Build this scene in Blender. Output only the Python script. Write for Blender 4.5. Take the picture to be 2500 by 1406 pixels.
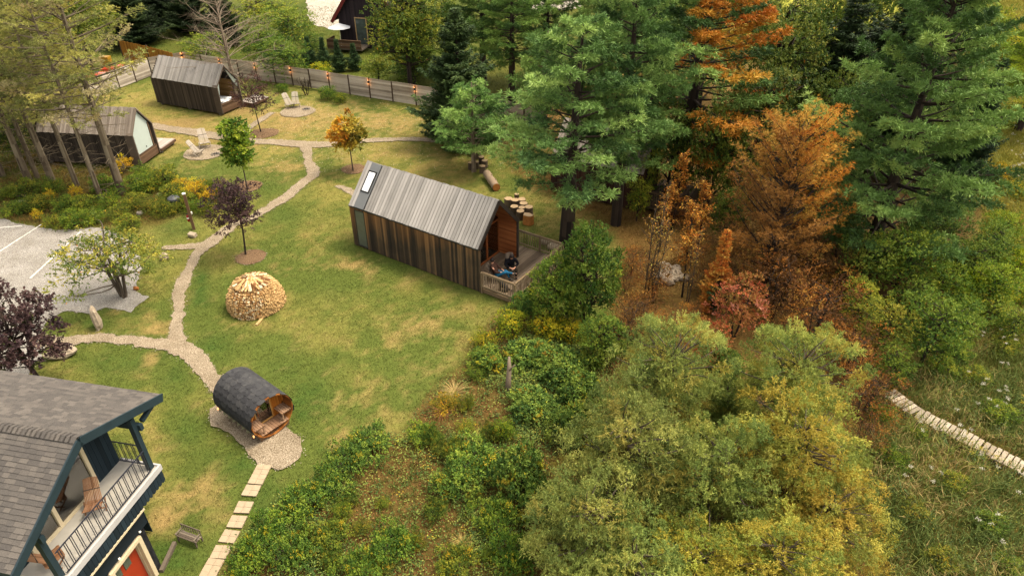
import bpy, math, random
import numpy as np
from mathutils import Vector, Matrix

# ------------------------------------------------------------------ scene, camera, light
sc = bpy.context.scene
for o in list(bpy.data.objects):
    bpy.data.objects.remove(o, do_unlink=True)
COL = sc.collection
R_ = math.radians
CAMH = 20.0
PITCH = R_(33.7)
cam_d = bpy.data.cameras.new('camera')
cam = bpy.data.objects.new('camera', cam_d)
COL.objects.link(cam)
cam_d.lens = 24.0
cam_d.sensor_width = 36.0
cam_d.clip_start = 0.5
cam_d.clip_end = 2000
cam.location = (0, 0, CAMH)
cam.rotation_euler = (R_(90) - PITCH, 0, 0)
sc.camera = cam

SUN_AZ, SUN_EL = 15.0, 64.0      # heading from +X counter-clockwise, elevation
w = bpy.data.worlds.new('World')
sc.world = w
w.use_nodes = True
wn, wl = w.node_tree.nodes, w.node_tree.links
wn.clear()
sky = wn.new('ShaderNodeTexSky')
sky.sky_type = 'NISHITA'
sky.sun_disc = False
sky.sun_elevation = R_(SUN_EL)
sky.sun_rotation = R_(90 - SUN_AZ)
sky.air_density = 1.0
sky.dust_density = 4.0
sky.ozone_density = 0.6
hs = wn.new('ShaderNodeHueSaturation')
hs.inputs['Saturation'].default_value = 0.12
bg = wn.new('ShaderNodeBackground')
bg.inputs['Strength'].default_value = 0.15
wo = wn.new('ShaderNodeOutputWorld')
wl.new(sky.outputs[0], hs.inputs['Color'])
wl.new(hs.outputs[0], bg.inputs['Color'])
wl.new(bg.outputs[0], wo.inputs['Surface'])
sun_d = bpy.data.lights.new('sun', 'SUN')
sun_d.energy = 1.35
sun_d.angle = R_(17)
sun_d.color = (1.0, 0.88, 0.70)
sun = bpy.data.objects.new('sun', sun_d)
COL.objects.link(sun)
_sv = Vector((math.cos(R_(SUN_AZ)) * math.cos(R_(SUN_EL)), math.sin(R_(SUN_AZ)) * math.cos(R_(SUN_EL)), math.sin(R_(SUN_EL))))
sun.rotation_euler = _sv.to_track_quat('Z', 'Y').to_euler()
sc.view_settings.view_transform = 'Standard'
sc.view_settings.look = 'None'
sc.view_settings.exposure = 1.6
sc.view_settings.gamma = 1.0
sc.view_settings.use_white_balance = True     # the photograph is balanced warm
sc.view_settings.white_balance_temperature = 7150
cy = sc.cycles
cy.max_bounces = 6
cy.diffuse_bounces = 4
cy.glossy_bounces = 2
cy.transmission_bounces = 3
cy.transparent_max_bounces = 10
cy.use_adaptive_sampling = False
cy.sample_clamp_indirect = 3.0
cy.adaptive_threshold = 0.012
cy.use_denoising = True
try:
    cy.denoiser = 'OPENIMAGEDENOISE'
    cy.denoising_prefilter = 'ACCURATE'
except Exception:
    pass

# ------------------------------------------------------------------ photo pixel -> place
FPX = 2500 * 24 / 36
_c, _s = math.cos(PITCH), math.sin(PITCH)
def ray(u, v):
    dx = (u - 1250) / FPX
    dy = (v - 703) / FPX
    return (dx, _c - dy * _s, -_s - dy * _c)
def g(u, v, z=0.0):
    r = ray(u, v)
    t = (z - CAMH) / r[2]
    return Vector((r[0] * t, r[1] * t, z))
def depth(p):
    return p[1] * _c - (p[2] - CAMH) * _s
def ppm(p):
    return FPX / depth(p)
def unproj_xy(x, y):
    """ground points (arrays) -> photo pixels"""
    zz = -CAMH
    d = y * _c - zz * _s
    dn = -y * _s - zz * _c
    return 1250 + FPX * x / d, 703 + FPX * dn / d

# ------------------------------------------------------------------ colour, noise
def s2l(c):
    c = np.asarray(c, float) / 255.0
    return np.where(c <= 0.04045, c / 12.92, ((c + 0.055) / 1.055) ** 2.4)
def C3(r, g_, b):
    v = s2l((r, g_, b))
    return (float(v[0]), float(v[1]), float(v[2]), 1.0)
def vnoise(x, y, seed=0):
    x = np.asarray(x, float); y = np.asarray(y, float)
    xi = np.floor(x).astype(np.int64); yi = np.floor(y).astype(np.int64)
    fx = x - xi; fy = y - yi
    fx = fx * fx * (3 - 2 * fx); fy = fy * fy * (3 - 2 * fy)
    def h(a, b):
        n = (a * 374761393 + b * 668265263 + seed * 974711) & 0xffffffff
        n = ((n ^ (n >> 13)) * 1274126177) & 0xffffffff
        return ((n ^ (n >> 16)) & 0xffff) / 65535.0
    return (h(xi, yi) * (1 - fx) + h(xi + 1, yi) * fx) * (1 - fy) + (h(xi, yi + 1) * (1 - fx) + h(xi + 1, yi + 1) * fx) * fy
def fbm(x, y, seed=0, o=4):
    a, t, s = 1.0, 0.0, 0.0
    for i in range(o):
        s = s + a * vnoise(x * 2 ** i, y * 2 ** i, seed + 7 * i); t += a; a *= 0.55
    return s / t
def inpoly(px, py, poly):
    inside = np.zeros(px.shape, bool)
    n = len(poly)
    for i in range(n):
        x1, y1 = poly[i]; x2, y2 = poly[(i + 1) % n]
        if y1 == y2: continue
        c = ((y1 > py) != (y2 > py)) & (px < (x2 - x1) * (py - y1) / (y2 - y1) + x1)
        inside ^= c
    return inside
def polydist(px, py, poly):
    """distance to the polygon outline"""
    d = np.full(px.shape, 1e9)
    n = len(poly)
    for i in range(n):
        x1, y1 = poly[i]; x2, y2 = poly[(i + 1) % n]
        vx, vy = x2 - x1, y2 - y1
        t = np.clip(((px - x1) * vx + (py - y1) * vy) / (vx * vx + vy * vy + 1e-9), 0, 1)
        d = np.minimum(d, np.hypot(px - x1 - t * vx, py - y1 - t * vy))
    return d
def smooth(e0, e1, x):
    t = np.clip((x - e0) / (e1 - e0), 0, 1)
    return t * t * (3 - 2 * t)

# ------------------------------------------------------------------ materials
MATS = {}
class NT:
    def __init__(s, name):
        s.m = bpy.data.materials.new(name); s.m.use_nodes = True
        s.n, s.l = s.m.node_tree.nodes, s.m.node_tree.links
        s.n.clear()
        s.out = s.n.new('ShaderNodeOutputMaterial')
    def add(s, t, **k):
        nd = s.n.new(t)
        for a, b in k.items():
            setattr(nd, a, b)
        return nd
    def lk(s, a, b):
        s.l.new(a, b)
    def attr(s, n):
        a = s.add('ShaderNodeAttribute'); a.attribute_name = n; return a
    def ramp(s, fac, stops):
        r = s.add('ShaderNodeValToRGB')
        e = r.color_ramp.elements
        while len(e) < len(stops): e.new(0.5)
        for i, (p, c) in enumerate(stops):
            e[i].position = p; e[i].color = c
        s.lk(fac, r.inputs[0]); return r.outputs[0]
    def math(s, op, a, b=None):
        m = s.add('ShaderNodeMath', operation=op)
        for i, v in enumerate((a, b)):
            if v is None: continue
            if isinstance(v, (int, float)): m.inputs[i].default_value = v
            else: s.lk(v, m.inputs[i])
        return m.outputs[0]
    def mix(s, fac, a, b, mode='MIX'):
        m = s.add('ShaderNodeMix', data_type='RGBA', blend_type=mode)
        for i, v in ((0, fac), (6, a), (7, b)):
            if isinstance(v, (int, float, tuple)): m.inputs[i].default_value = v
            else: s.lk(v, m.inputs[i])
        return m.outputs[2]
    def noise(s, scale, detail=3, vec=None, rough=0.55):
        n = s.add('ShaderNodeTexNoise'); n.inputs['Scale'].default_value = scale
        n.inputs['Detail'].default_value = detail; n.inputs['Roughness'].default_value = rough
        if vec is not None: s.lk(vec, n.inputs['Vector'])
        return n.outputs['Fac']
    def coord(s, which='Object', scale=(1, 1, 1)):
        t = s.add('ShaderNodeTexCoord'); m = s.add('ShaderNodeMapping')
        m.inputs['Scale'].default_value = scale
        s.lk(t.outputs[which], m.inputs['Vector']); return m.outputs[0]
    def bsdf(s, col, rough=0.8, spec=0.3, bump=None, bstr=0.4, bdist=0.02, **kw):
        b = s.add('ShaderNodeBsdfPrincipled')
        if isinstance(col, tuple): b.inputs['Base Color'].default_value = col
        else: s.lk(col, b.inputs['Base Color'])
        b.inputs['Roughness'].default_value = rough
        b.inputs['Specular IOR Level'].default_value = spec
        for k, v in kw.items(): b.inputs[k.replace('_', ' ')].default_value = v
        if bump is not None:
            bp = s.add('ShaderNodeBump'); bp.inputs['Strength'].default_value = bstr
            bp.inputs['Distance'].default_value = bdist
            s.lk(bump, bp.inputs['Height']); s.lk(bp.outputs[0], b.inputs['Normal'])
        s.lk(b.outputs[0], s.out.inputs[0]); return b

def mat_plain(name, col, rough=0.7, spec=0.3, var=0.18, scale=6, **kw):
    if name in MATS: return MATS[name]
    t = NT(name)
    n = t.noise(scale, 4, t.coord())
    dark = tuple(c * (1 - var) for c in col[:3]) + (1,)
    lite = tuple(min(1, c * (1 + var)) for c in col[:3]) + (1,)
    c = t.ramp(n, [(0.3, dark), (0.7, lite)])
    t.bsdf(c, rough, spec, bump=n, bstr=0.15, **kw)
    MATS[name] = t.m; return t.m

def mat_wood(name, cols, scale=(30, 30, 2), stain=None, rough=0.85, grain=0.35):
    """weathered boards: per-board tone from 'rnd', grain along the board"""
    if name in MATS: return MATS[name]
    t = NT(name)
    a = t.attr('rnd').outputs['Fac']
    vec = t.coord('Object', scale)
    gn = t.noise(1.0, 5, vec, 0.65)
    big = t.noise(0.8, 3, t.coord())
    f = t.math('ADD', t.math('MULTIPLY', a, 0.6), t.math('MULTIPLY', gn, grain))
    f = t.math('ADD', f, t.math('MULTIPLY', t.math('SUBTRACT', big, 0.5), 0.5))
    n = len(cols)
    col = t.ramp(f, [(0.12 + 0.72 * i / max(1, n - 1), c) for i, c in enumerate(cols)])
    if stain:
        col = stain(t, col)
    t.bsdf(col, rough, 0.2, bump=gn, bstr=0.5, bdist=0.01)
    MATS[name] = t.m; return t.m

def mat_leaf(name, green, dead=None, transl=0.25, rough=0.65):
    """green/dead: lists of ramp colours; 'rnd' per leaf, 'clump' per clump, 'dead' 0..1 picks the second ramp"""
    if name in MATS: return MATS[name]
    t = NT(name)
    r = t.attr('rnd').outputs['Fac']; c = t.attr('clump').outputs['Fac']
    f = t.math('ADD', t.math('MULTIPLY', r, 0.34), t.math('MULTIPLY', c, 0.66))
    def rp(cols):
        return t.ramp(f, [(0.1 + 0.8 * i / max(1, len(cols) - 1), k) for i, k in enumerate(cols)])
    col = rp(green)
    if dead:
        col = t.mix(t.attr('dead').outputs['Fac'], col, rp(dead))
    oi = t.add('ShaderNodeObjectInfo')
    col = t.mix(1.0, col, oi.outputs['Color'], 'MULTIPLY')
    b = t.bsdf(col, rough, 0.2)
    tr = t.add('ShaderNodeBsdfTranslucent'); t.lk(col, tr.inputs[0])
    mx = t.add('ShaderNodeMixShader'); mx.inputs[0].default_value = transl
    t.lk(b.outputs[0], mx.inputs[1]); t.lk(tr.outputs[0], mx.inputs[2])
    t.lk(mx.outputs[0], t.out.inputs[0])
    MATS[name] = t.m; return t.m

def mat_emit(name, col, strength):
    if name in MATS: return MATS[name]
    t = NT(name); e = t.add('ShaderNodeEmission')
    e.inputs[0].default_value = col; e.inputs[1].default_value = strength
    t.lk(e.outputs[0], t.out.inputs[0]); MATS[name] = t.m; return t.m

def mat_glass(name, tint=(0.05, 0.06, 0.06, 1), rough=0.05):
    """window pane: part see-through, part reflecting"""
    if name in MATS: return MATS[name]
    t = NT(name)
    gl = t.add('ShaderNodeBsdfGlossy'); gl.inputs['Roughness'].default_value = rough
    tr = t.add('ShaderNodeBsdfTransparent'); tr.inputs[0].default_value = (0.75, 0.8, 0.8, 1)
    fr = t.add('ShaderNodeFresnel'); fr.inputs[0].default_value = 1.6
    f = t.math('ADD', fr.outputs[0], 0.14)
    mx = t.add('ShaderNodeMixShader')
    t.lk(f, mx.inputs[0]); t.lk(tr.outputs[0], mx.inputs[1]); t.lk(gl.outputs[0], mx.inputs[2])
    t.lk(mx.outputs[0], t.out.inputs[0]); MATS[name] = t.m; return t.m

# ------------------------------------------------------------------ objects
def tag(o, label=None, cat=None, group=None, kind=None):
    if label: o['label'] = label
    if cat: o['category'] = cat
    if group: o['group'] = group
    if kind: o['kind'] = kind
    return o
def empty(name, loc=(0, 0, 0), rz=0.0, label=None, cat=None, group=None, scale=1.0):
    o = bpy.data.objects.new(name, None)
    COL.objects.link(o); o.location = loc; o.rotation_euler = (0, 0, rz); o.scale = (scale,) * 3
    o.empty_display_size = 0.2
    return tag(o, label, cat, group)
def link(name, me, parent=None, mat=None):
    o = bpy.data.objects.new(name, me); COL.objects.link(o)
    if parent is not None: o.parent = parent
    if mat is not None and len(me.materials) == 0: me.materials.append(mat)
    return o
def kids(o):
    return [c for c in bpy.data.objects if c.parent == o]
def copy_tree(o, parent=None):
    c = o.copy(); COL.objects.link(c); c.parent = parent
    for ch in kids(o): copy_tree(ch, c)
    return c

def np_mesh(name, V, F, attrs=None, mats=(), smooth_=False, mi=None):
    """V (n,3); F list of arrays (m,k) of equal k each; attrs {name: per-face float}"""
    me = bpy.data.meshes.new(name)
    V = np.asarray(V, np.float32)
    me.vertices.add(len(V)); me.vertices.foreach_set('co', V.ravel())
    if not isinstance(F, list): F = [F]
    F = [np.asarray(f, np.int32) for f in F if len(f)]
    loops = np.concatenate([f.ravel() for f in F])
    tot = np.concatenate([np.full(len(f), f.shape[1], np.int32) for f in F])
    start = np.concatenate([[0], np.cumsum(tot)[:-1]]).astype(np.int32)
    me.loops.add(len(loops)); me.loops.foreach_set('vertex_index', loops)
    me.polygons.add(len(tot)); me.polygons.foreach_set('loop_start', start)
    me.polygons.foreach_set('use_smooth', np.full(len(tot), smooth_, bool))
    if mi is not None: me.polygons.foreach_set('material_index', np.asarray(mi, np.int32))
    for k, a in (attrs or {}).items():
        a = np.asarray(a, np.float32)
        if a.ndim == 1:
            at = me.attributes.new(k, 'FLOAT', 'FACE'); at.data.foreach_set('value', a)
        else:
            if a.shape[1] == 3: a = np.hstack([a, np.ones((len(a), 1), np.float32)])
            at = me.attributes.new(k, 'FLOAT_COLOR', 'FACE'); at.data.foreach_set('color', a.ravel())
    for m in mats: me.materials.append(m)
    me.update(calc_edges=True)
    return me

class MB:
    """collects simple solids into one mesh; every solid carries its own 'rnd'"""
    def __init__(s, seed=1):
        s.v, s.f, s.r, s.m, s.uv = [], [], [], [], []
        s.rng = random.Random(seed); s.mi = 0
    def _add(s, vs, fs, r=None):
        b = len(s.v); s.v += [tuple(p) for p in vs]
        r = s.rng.random() if r is None else r
        for f in fs:
            s.f.append([b + i for i in f]); s.r.append(r); s.m.append(s.mi)
    def box(s, c, size, rot=None, r=None):
        hx, hy, hz = size[0] / 2, size[1] / 2, size[2] / 2
        P = [Vector((x, y, z)) for z in (-hz, hz) for y in (-hy, hy) for x in (-hx, hx)]
        if rot is not None: P = [rot @ p for p in P]
        c = Vector(c)
        s._add([p + c for p in P], [(0, 2, 3, 1), (4, 5, 7, 6), (0, 1, 5, 4), (2, 6, 7, 3), (0, 4, 6, 2), (1, 3, 7, 5)], r)
    def span(s, x0, x1, y0, y1, z0, z1, r=None):
        s.box(((x0 + x1) / 2, (y0 + y1) / 2, (z0 + z1) / 2), (abs(x1 - x0), abs(y1 - y0), abs(z1 - z0)), None, r)
    def beam(s, p0, p1, w_, h_, up=(0, 0, 1), r=None):
        p0, p1 = Vector(p0), Vector(p1); d = p1 - p0; L = d.length
        if L < 1e-6: return
        x = d / L; u = Vector(up); y = u.cross(x)
        if y.length < 1e-4: y = Vector((1, 0, 0)).cross(x)
        if y.length < 1e-4: y = Vector((0, 1, 0)).cross(x)
        y.normalize(); z = x.cross(y)
        s.box((p0 + p1) / 2, (L, w_, h_), Matrix((x, y, z)).transposed(), r)
    def prism(s, poly, ext, r=None):
        """poly: 3D points in one plane, ext: extrude vector"""
        n = len(poly); e = Vector(ext); P = [Vector(p) for p in poly]
        fs = [tuple(range(n))[::-1], tuple(range(n, 2 * n))] + [(i, (i + 1) % n, n + (i + 1) % n, n + i) for i in range(n)]
        s._add(P + [p + e for p in P], fs, r)
    def tube(s, pts, rad, n=8, cap=True, r=None):
        pts = [Vector(p) for p in pts]; vs, fs = [], []
        if isinstance(rad, (int, float)): rad = [rad] * len(pts)
        ref = None
        for i, p in enumerate(pts):
            d = (pts[min(i + 1, len(pts) - 1)] - pts[max(i - 1, 0)]).normalized()
            a = ref if ref is not None else (Vector((0, 0, 1)) if abs(d.z) < 0.9 else Vector((1, 0, 0)))
            x = (a - d * a.dot(d)).normalized(); ref = x; y = d.cross(x)
            for k in range(n):
                t = 2 * math.pi * k / n
                vs.append(p + (x * math.cos(t) + y * math.sin(t)) * rad[i])
        for i in range(len(pts) - 1):
            for k in range(n):
                fs.append((i * n + k, i * n + (k + 1) % n, (i + 1) * n + (k + 1) % n, (i + 1) * n + k))
        if cap:
            fs.append(tuple(range(n))[::-1]); fs.append(tuple(range((len(pts) - 1) * n, len(pts) * n)))
        s._add(vs, fs, r)
    def blob(s, c, rad, seed=0, n=10, m=7, rough=0.15, squash=(1, 1, 1), r=None):
        rg = random.Random(seed); vs, fs = [], []
        ph = [rg.uniform(0, 6.28) for _ in range(4)]
        for j in range(m + 1):
            th = math.pi * j / m
            for k in range(n):
                t = 2 * math.pi * k / n
                q = 1 + rough * (math.sin(2 * t + ph[0]) * math.sin(th + ph[1]) + 0.7 * math.sin(3 * t + ph[2] + 2 * th) + 0.5 * rg.uniform(-1, 1) * (0 < j < m))
                vs.append(Vector(c) + Vector((math.sin(th) * math.cos(t) * squash[0], math.sin(th) * math.sin(t) * squash[1], math.cos(th) * squash[2])) * rad * q)
        for j in range(m):
            for k in range(n):
                a, b_ = j * n + k, j * n + (k + 1) % n
                fs.append((a, a + n, b_ + n, b_))
        s._add(vs, fs, r)
    def build(s, name, mat, parent=None, smooth_=False):
        me = bpy.data.meshes.new(name)
        me.from_pydata(s.v, [], s.f)
        at = me.attributes.new('rnd', 'FLOAT', 'FACE'); at.data.foreach_set('value', np.array(s.r, np.float32))
        mats = mat if isinstance(mat, (list, tuple)) else [mat]
        for m in mats: me.materials.append(m)
        me.polygons.foreach_set('material_index', np.array(s.m, np.int32))
        me.polygons.foreach_set('use_smooth', np.full(len(s.f), smooth_, bool))
        me.update()
        return link(name, me, parent)

KALB = 0.52
def A(r, g_, b, k=1.0):
    v = s2l((r, g_, b)) * KALB * k
    return (float(v[0]), float(v[1]), float(v[2]), 1.0)
def A3(r, g_, b):
    return s2l((r, g_, b)) * KALB

# ------------------------------------------------------------------ zones of the ground, outlined on the photo and laid on the ground plane
LOT = [(-220, 500), (0, 531), (51, 550), (147, 562), (250, 556), (330, 590), (345, 655), (330, 712), (357, 727), (320, 763), (258, 752), (222, 764), (154, 760), (119, 780), (95, 812), (112, 850), (60, 930), (-40, 1010), (-300, 1010)]
UNDER = [(1235, 752), (1165, 830), (1120, 900), (1060, 940), (1015, 1010), (1000, 1060), (860, 1085), (830, 1130), (760, 1180), (690, 1225), (625, 1290), (575, 1340), (545, 1420), (520, 1700), (2200, 1700), (2120, 1180), (1900, 950), (1560, 820), (1450, 790), (1330, 760)]
MARSH = [(2160, 900), (2110, 1030), (2120, 1180), (2200, 1700), (3600, 1700), (2700, -80), (2330, -80), (2400, 200), (2420, 420), (2400, 560), (2330, 690), (2260, 820)]
WOODS = [(1240, 410), (1420, 520), (1500, 560), (1530, 640), (1490, 800), (1560, 830), (1900, 960), (2110, 1030), (2160, 900), (2260, 820), (2330, 690), (2420, 480), (2400, 200), (2330, -80), (1180, -80), (1180, 230), (1230, 330)]
BACK = [(1180, 285), (905, 236), (674, 196), (430, 158), (330, 150), (-200, 100), (-600, -200), (2600, -200), (2400, 100), (1300, 200)]
LEFTW = [(-400, 380), (60, 330), (140, 395), (330, 410), (420, 440), (530, 445), (560, 480), (520, 520), (450, 510), (380, 545), (250, 552), (147, 558), (51, 545), (-40, 528), (-400, 480)]
CLUMP_G = [(850, 1100, 75, 40), (700, 1230, 80, 60), (640, 1330, 90, 60), (790, 1190, 60, 30), (1130, 1150, 90, 80), (1290, 920, 70, 50), (1350, 1030, 90, 60), (960, 1330, 60, 50), (760, 1370, 120, 50), (1200, 1290, 80, 70), (1320, 850, 60, 50), (1400, 900, 70, 60), (900, 1060, 90, 30)]
CLUMP_B = [(960, 1190, 70, 70), (1130, 1010, 90, 55), (1030, 1290, 70, 70), (1060, 1130, 40, 50), (870, 1290, 50, 30), (1110, 1380, 60, 50), (1300, 790, 40, 20)]

def blobs(u, v, L):
    m = np.zeros(u.shape)
    for cu, cv, ru, rv in L:
        m = np.maximum(m, np.exp(-(((u - cu) / ru) ** 2 + ((v - cv) / rv) ** 2)))
    return m

def zone(u, v, poly, soft=12, jit=None):
    m = inpoly(u, v, poly)
    d = polydist(u, v, poly)
    s = np.where(m, d, -d)
    if jit is not None: s = s + jit
    return smooth(-soft, soft, s)

TAN = [(440, 300, 90, 14, 1.0), (540, 320, 60, 10, .7), (700, 300, 90, 22, .9), (640, 350, 60, 10, .5), (850, 300, 130, 20, .6), (470, 345, 70, 14, .9), (590, 270, 30, 12, 1.0), (980, 300, 60, 20, .5),
       (1060, 420, 90, 40, .45), (700, 410, 60, 30, .45), (820, 440, 60, 20, .35), (930, 380, 80, 30, .3), (1250, 600, 60, 40, .4), (1350, 520, 120, 50, .5), (1580, 600, 80, 60, .7),
       (760, 590, 50, 24, .55), (870, 640, 70, 30, .6), (700, 660, 40, 20, .35), (620, 690, 50, 20, .5), (590, 790, 60, 12, .5), (700, 740, 14, 40, .7), (1050, 800, 90, 50, .55), (960, 830, 60, 40, .4), (1130, 740, 60, 30, .35),
       (900, 980, 90, 60, .55), (830, 1060, 50, 40, .5), (470, 1210, 100, 50, .9), (400, 1260, 60, 50, .85), (500, 1170, 50, 30, .5), (370, 890, 22, 26, .8), (340, 920, 30, 14, .5), (370, 1050, 26, 50, .6), (770, 1080, 20, 50, .3),
       (390, 800, 60, 22, 1.0), (360, 770, 30, 20, .7), (190, 800, 50, 12, .4), (520, 1200, 60, 40, .5), (1180, 680, 40, 25, .2), (300, 620, 60, 30, .3)]
LUSH = [(610, 710, 80, 60, .5), (490, 700, 30, 90, .8), (520, 860, 60, 60, .7), (700, 900, 120, 60, .5), (760, 960, 60, 50, .7), (300, 880, 100, 40, .5), (230, 790, 40, 14, .7), (430, 900, 60, 70, .7), (560, 960, 60, 40, .4), (950, 640, 120, 30, .5),
        (700, 520, 60, 30, .7), (660, 460, 70, 30, .6), (440, 560, 60, 25, .7), (730, 1000, 40, 60, .8), (780, 1100, 16, 16, .9), (600, 1130, 60, 40, .6), (640, 1210, 50, 60, .8), (430, 1360, 90, 40, 1.0), (460, 1050, 50, 60, .6), (1140, 700, 60, 20, .5), (720, 380, 30, 14, .4), (860, 240, 160, 14, .5), (480, 1110, 60, 20, .6), (800, 700, 100, 40, .3), (1000, 260, 80, 20, .4), (350, 270, 60, 20, .5)]

def ground_col(x, y):
    u, v = unproj_xy(x, y)
    n1 = fbm(x * .22, y * .22, 3); n2 = fbm(x * .9, y * .9, 11); n3 = fbm(x * 3.1, y * 3.1, 19, 3)
    jit = (n2 - .5) * 30 + (n3 - .5) * 16
    green = A3(106, 119, 56); yel = A3(152, 146, 78); tan = A3(178, 152, 98); lush = A3(72, 102, 44)
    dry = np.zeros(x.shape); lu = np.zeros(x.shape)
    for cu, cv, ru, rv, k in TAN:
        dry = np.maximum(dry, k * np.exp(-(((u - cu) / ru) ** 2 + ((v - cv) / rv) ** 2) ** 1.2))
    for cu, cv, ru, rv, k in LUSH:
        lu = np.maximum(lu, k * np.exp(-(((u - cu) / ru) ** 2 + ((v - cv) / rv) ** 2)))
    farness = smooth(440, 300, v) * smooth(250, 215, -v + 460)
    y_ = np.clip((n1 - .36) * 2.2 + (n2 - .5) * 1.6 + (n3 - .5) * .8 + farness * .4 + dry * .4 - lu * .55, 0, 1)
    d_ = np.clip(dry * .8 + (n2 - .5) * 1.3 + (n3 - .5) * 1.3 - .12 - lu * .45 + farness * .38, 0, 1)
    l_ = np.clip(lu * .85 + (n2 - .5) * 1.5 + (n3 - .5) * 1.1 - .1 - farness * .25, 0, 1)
    c = green[None, :] * (1 - y_[:, None]) + yel[None, :] * y_[:, None]
    c = c * (1 - l_[:, None]) + lush[None, :] * l_[:, None]
    c = c * (1 - d_[:, None]) + tan[None, :] * d_[:, None]
    def blend(c, m, col):
        return c * (1 - m[:, None]) + col * m[:, None]
    # woodland floor: brown needles and tan grass
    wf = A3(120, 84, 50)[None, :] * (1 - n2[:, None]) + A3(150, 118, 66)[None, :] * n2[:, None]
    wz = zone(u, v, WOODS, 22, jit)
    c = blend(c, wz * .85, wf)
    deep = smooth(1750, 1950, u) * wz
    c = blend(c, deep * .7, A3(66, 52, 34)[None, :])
    back = zone(u, v, BACK, 6, jit * .3)
    c = blend(c, back * .9, (A3(70, 90, 36)[None, :] * (1 - n2[:, None]) + A3(110, 112, 50)[None, :] * n2[:, None]))
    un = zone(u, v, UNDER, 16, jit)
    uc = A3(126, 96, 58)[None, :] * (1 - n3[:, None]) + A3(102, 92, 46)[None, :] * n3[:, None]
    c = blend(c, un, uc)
    mz = zone(u, v, MARSH, 20, jit)
    mc = A3(104, 96, 48)[None, :] * (1 - n2[:, None]) + A3(120, 104, 52)[None, :] * n2[:, None]
    c = blend(c, mz, mc)
    fld = np.maximum(smooth(560, 300, v) * smooth(2330, 2400, u), smooth(120, 0, v) * smooth(1600, 1750, u))
    c = blend(c, fld * .95, (A3(150, 156, 60)[None, :] * n2[:, None] + A3(184, 176, 76)[None, :] * (1 - n2[:, None])))
    lz = zone(u, v, LEFTW, 14, jit)
    c = blend(c, lz * .85, (A3(96, 78, 44)[None, :] * (1 - n2[:, None]) + A3(112, 100, 50)[None, :] * n2[:, None]))
    n4 = fbm(x * 9.0, y * 9.0, 23, 2)
    c = c * (0.80 + 0.22 * n3[:, None] + .20 * n4[:, None])
    return c

def axis(a, b, st, far):
    fine = np.arange(a, b, st)
    lo = a - np.array([2, 5, 10, 20, 40, 80, 160, far])[::-1]
    hi = fine[-1] + np.array([2, 5, 10, 20, 40, 80, 160, far])
    return np.concatenate([lo, fine, hi])
gx = axis(-62, 62, 0.22, 700); gy = axis(9, 92, 0.22, 900)
GX, GY = np.meshgrid(gx, gy)
fx, fy = GX.ravel(), GY.ravel()
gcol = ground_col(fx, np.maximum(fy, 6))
gz = (fbm(fx * .35, fy * .35, 5) - .5) * 0.05
nx, ny = len(gx), len(gy)
idx = np.arange(nx * ny).reshape(ny, nx)
GF = np.stack([idx[:-1, :-1], idx[:-1, 1:], idx[1:, 1:], idx[1:, :-1]], -1).reshape(-1, 4)
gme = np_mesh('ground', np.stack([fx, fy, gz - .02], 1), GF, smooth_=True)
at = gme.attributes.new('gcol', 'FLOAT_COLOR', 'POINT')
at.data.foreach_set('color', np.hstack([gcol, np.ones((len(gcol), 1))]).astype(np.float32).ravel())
t = NT('ground_grass')
n = t.noise(9, 5, t.coord(), 0.7); n2 = t.noise(55, 3, t.coord(), 0.7)
f = t.math('ADD', t.math('MULTIPLY', n, .6), t.math('MULTIPLY', n2, .5))
m = t.ramp(f, [(0.35, (0.62, 0.64, 0.62, 1)), (0.75, (1.38, 1.34, 1.3, 1))])
gc = t.attr('gcol').outputs['Color']
t.bsdf(t.mix(1.0, gc, m, 'MULTIPLY'), 0.95, 0.05, bump=f, bstr=0.9, bdist=0.05)
ground = link('ground', gme, None, t.m); tag(ground, kind='structure')

# ------------------------------------------------------------------ gravel
def mat_gravel(name, base, dark, lite):
    t = NT(name)
    v = t.add('ShaderNodeTexVoronoi'); v.inputs['Scale'].default_value = 48
    t.lk(t.coord(), v.inputs['Vector'])
    sep = t.add('ShaderNodeSeparateColor'); t.lk(v.outputs['Color'], sep.inputs[0])
    stones = t.ramp(sep.outputs[0], [(0.0, dark), (0.45, base), (1.0, lite)])
    big = t.noise(0.9, 5, t.coord(), 0.6)
    tone = t.ramp(big, [(0.3, (0.78, 0.76, 0.72, 1)), (0.7, (1.12, 1.12, 1.12, 1))])
    t.bsdf(t.mix(1.0, stones, tone, 'MULTIPLY'), 0.95, 0.1, bump=v.outputs['Distance'], bstr=0.8, bdist=0.03)
    return t.m
M_LOT = mat_gravel('gravel_pale', A(184, 178, 170), A(118, 113, 106), A(226, 220, 212))
M_PATH = mat_gravel('gravel_path', A(184, 164, 138), A(112, 98, 80), A(222, 206, 180))
M_MULCH = mat_gravel('bark_mulch', A(142, 112, 84), A(92, 70, 52), A(184, 152, 120))
M_PALE = mat_gravel('gravel_bright', A(212, 202, 186), A(180, 170, 156), A(228, 220, 206))

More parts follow.
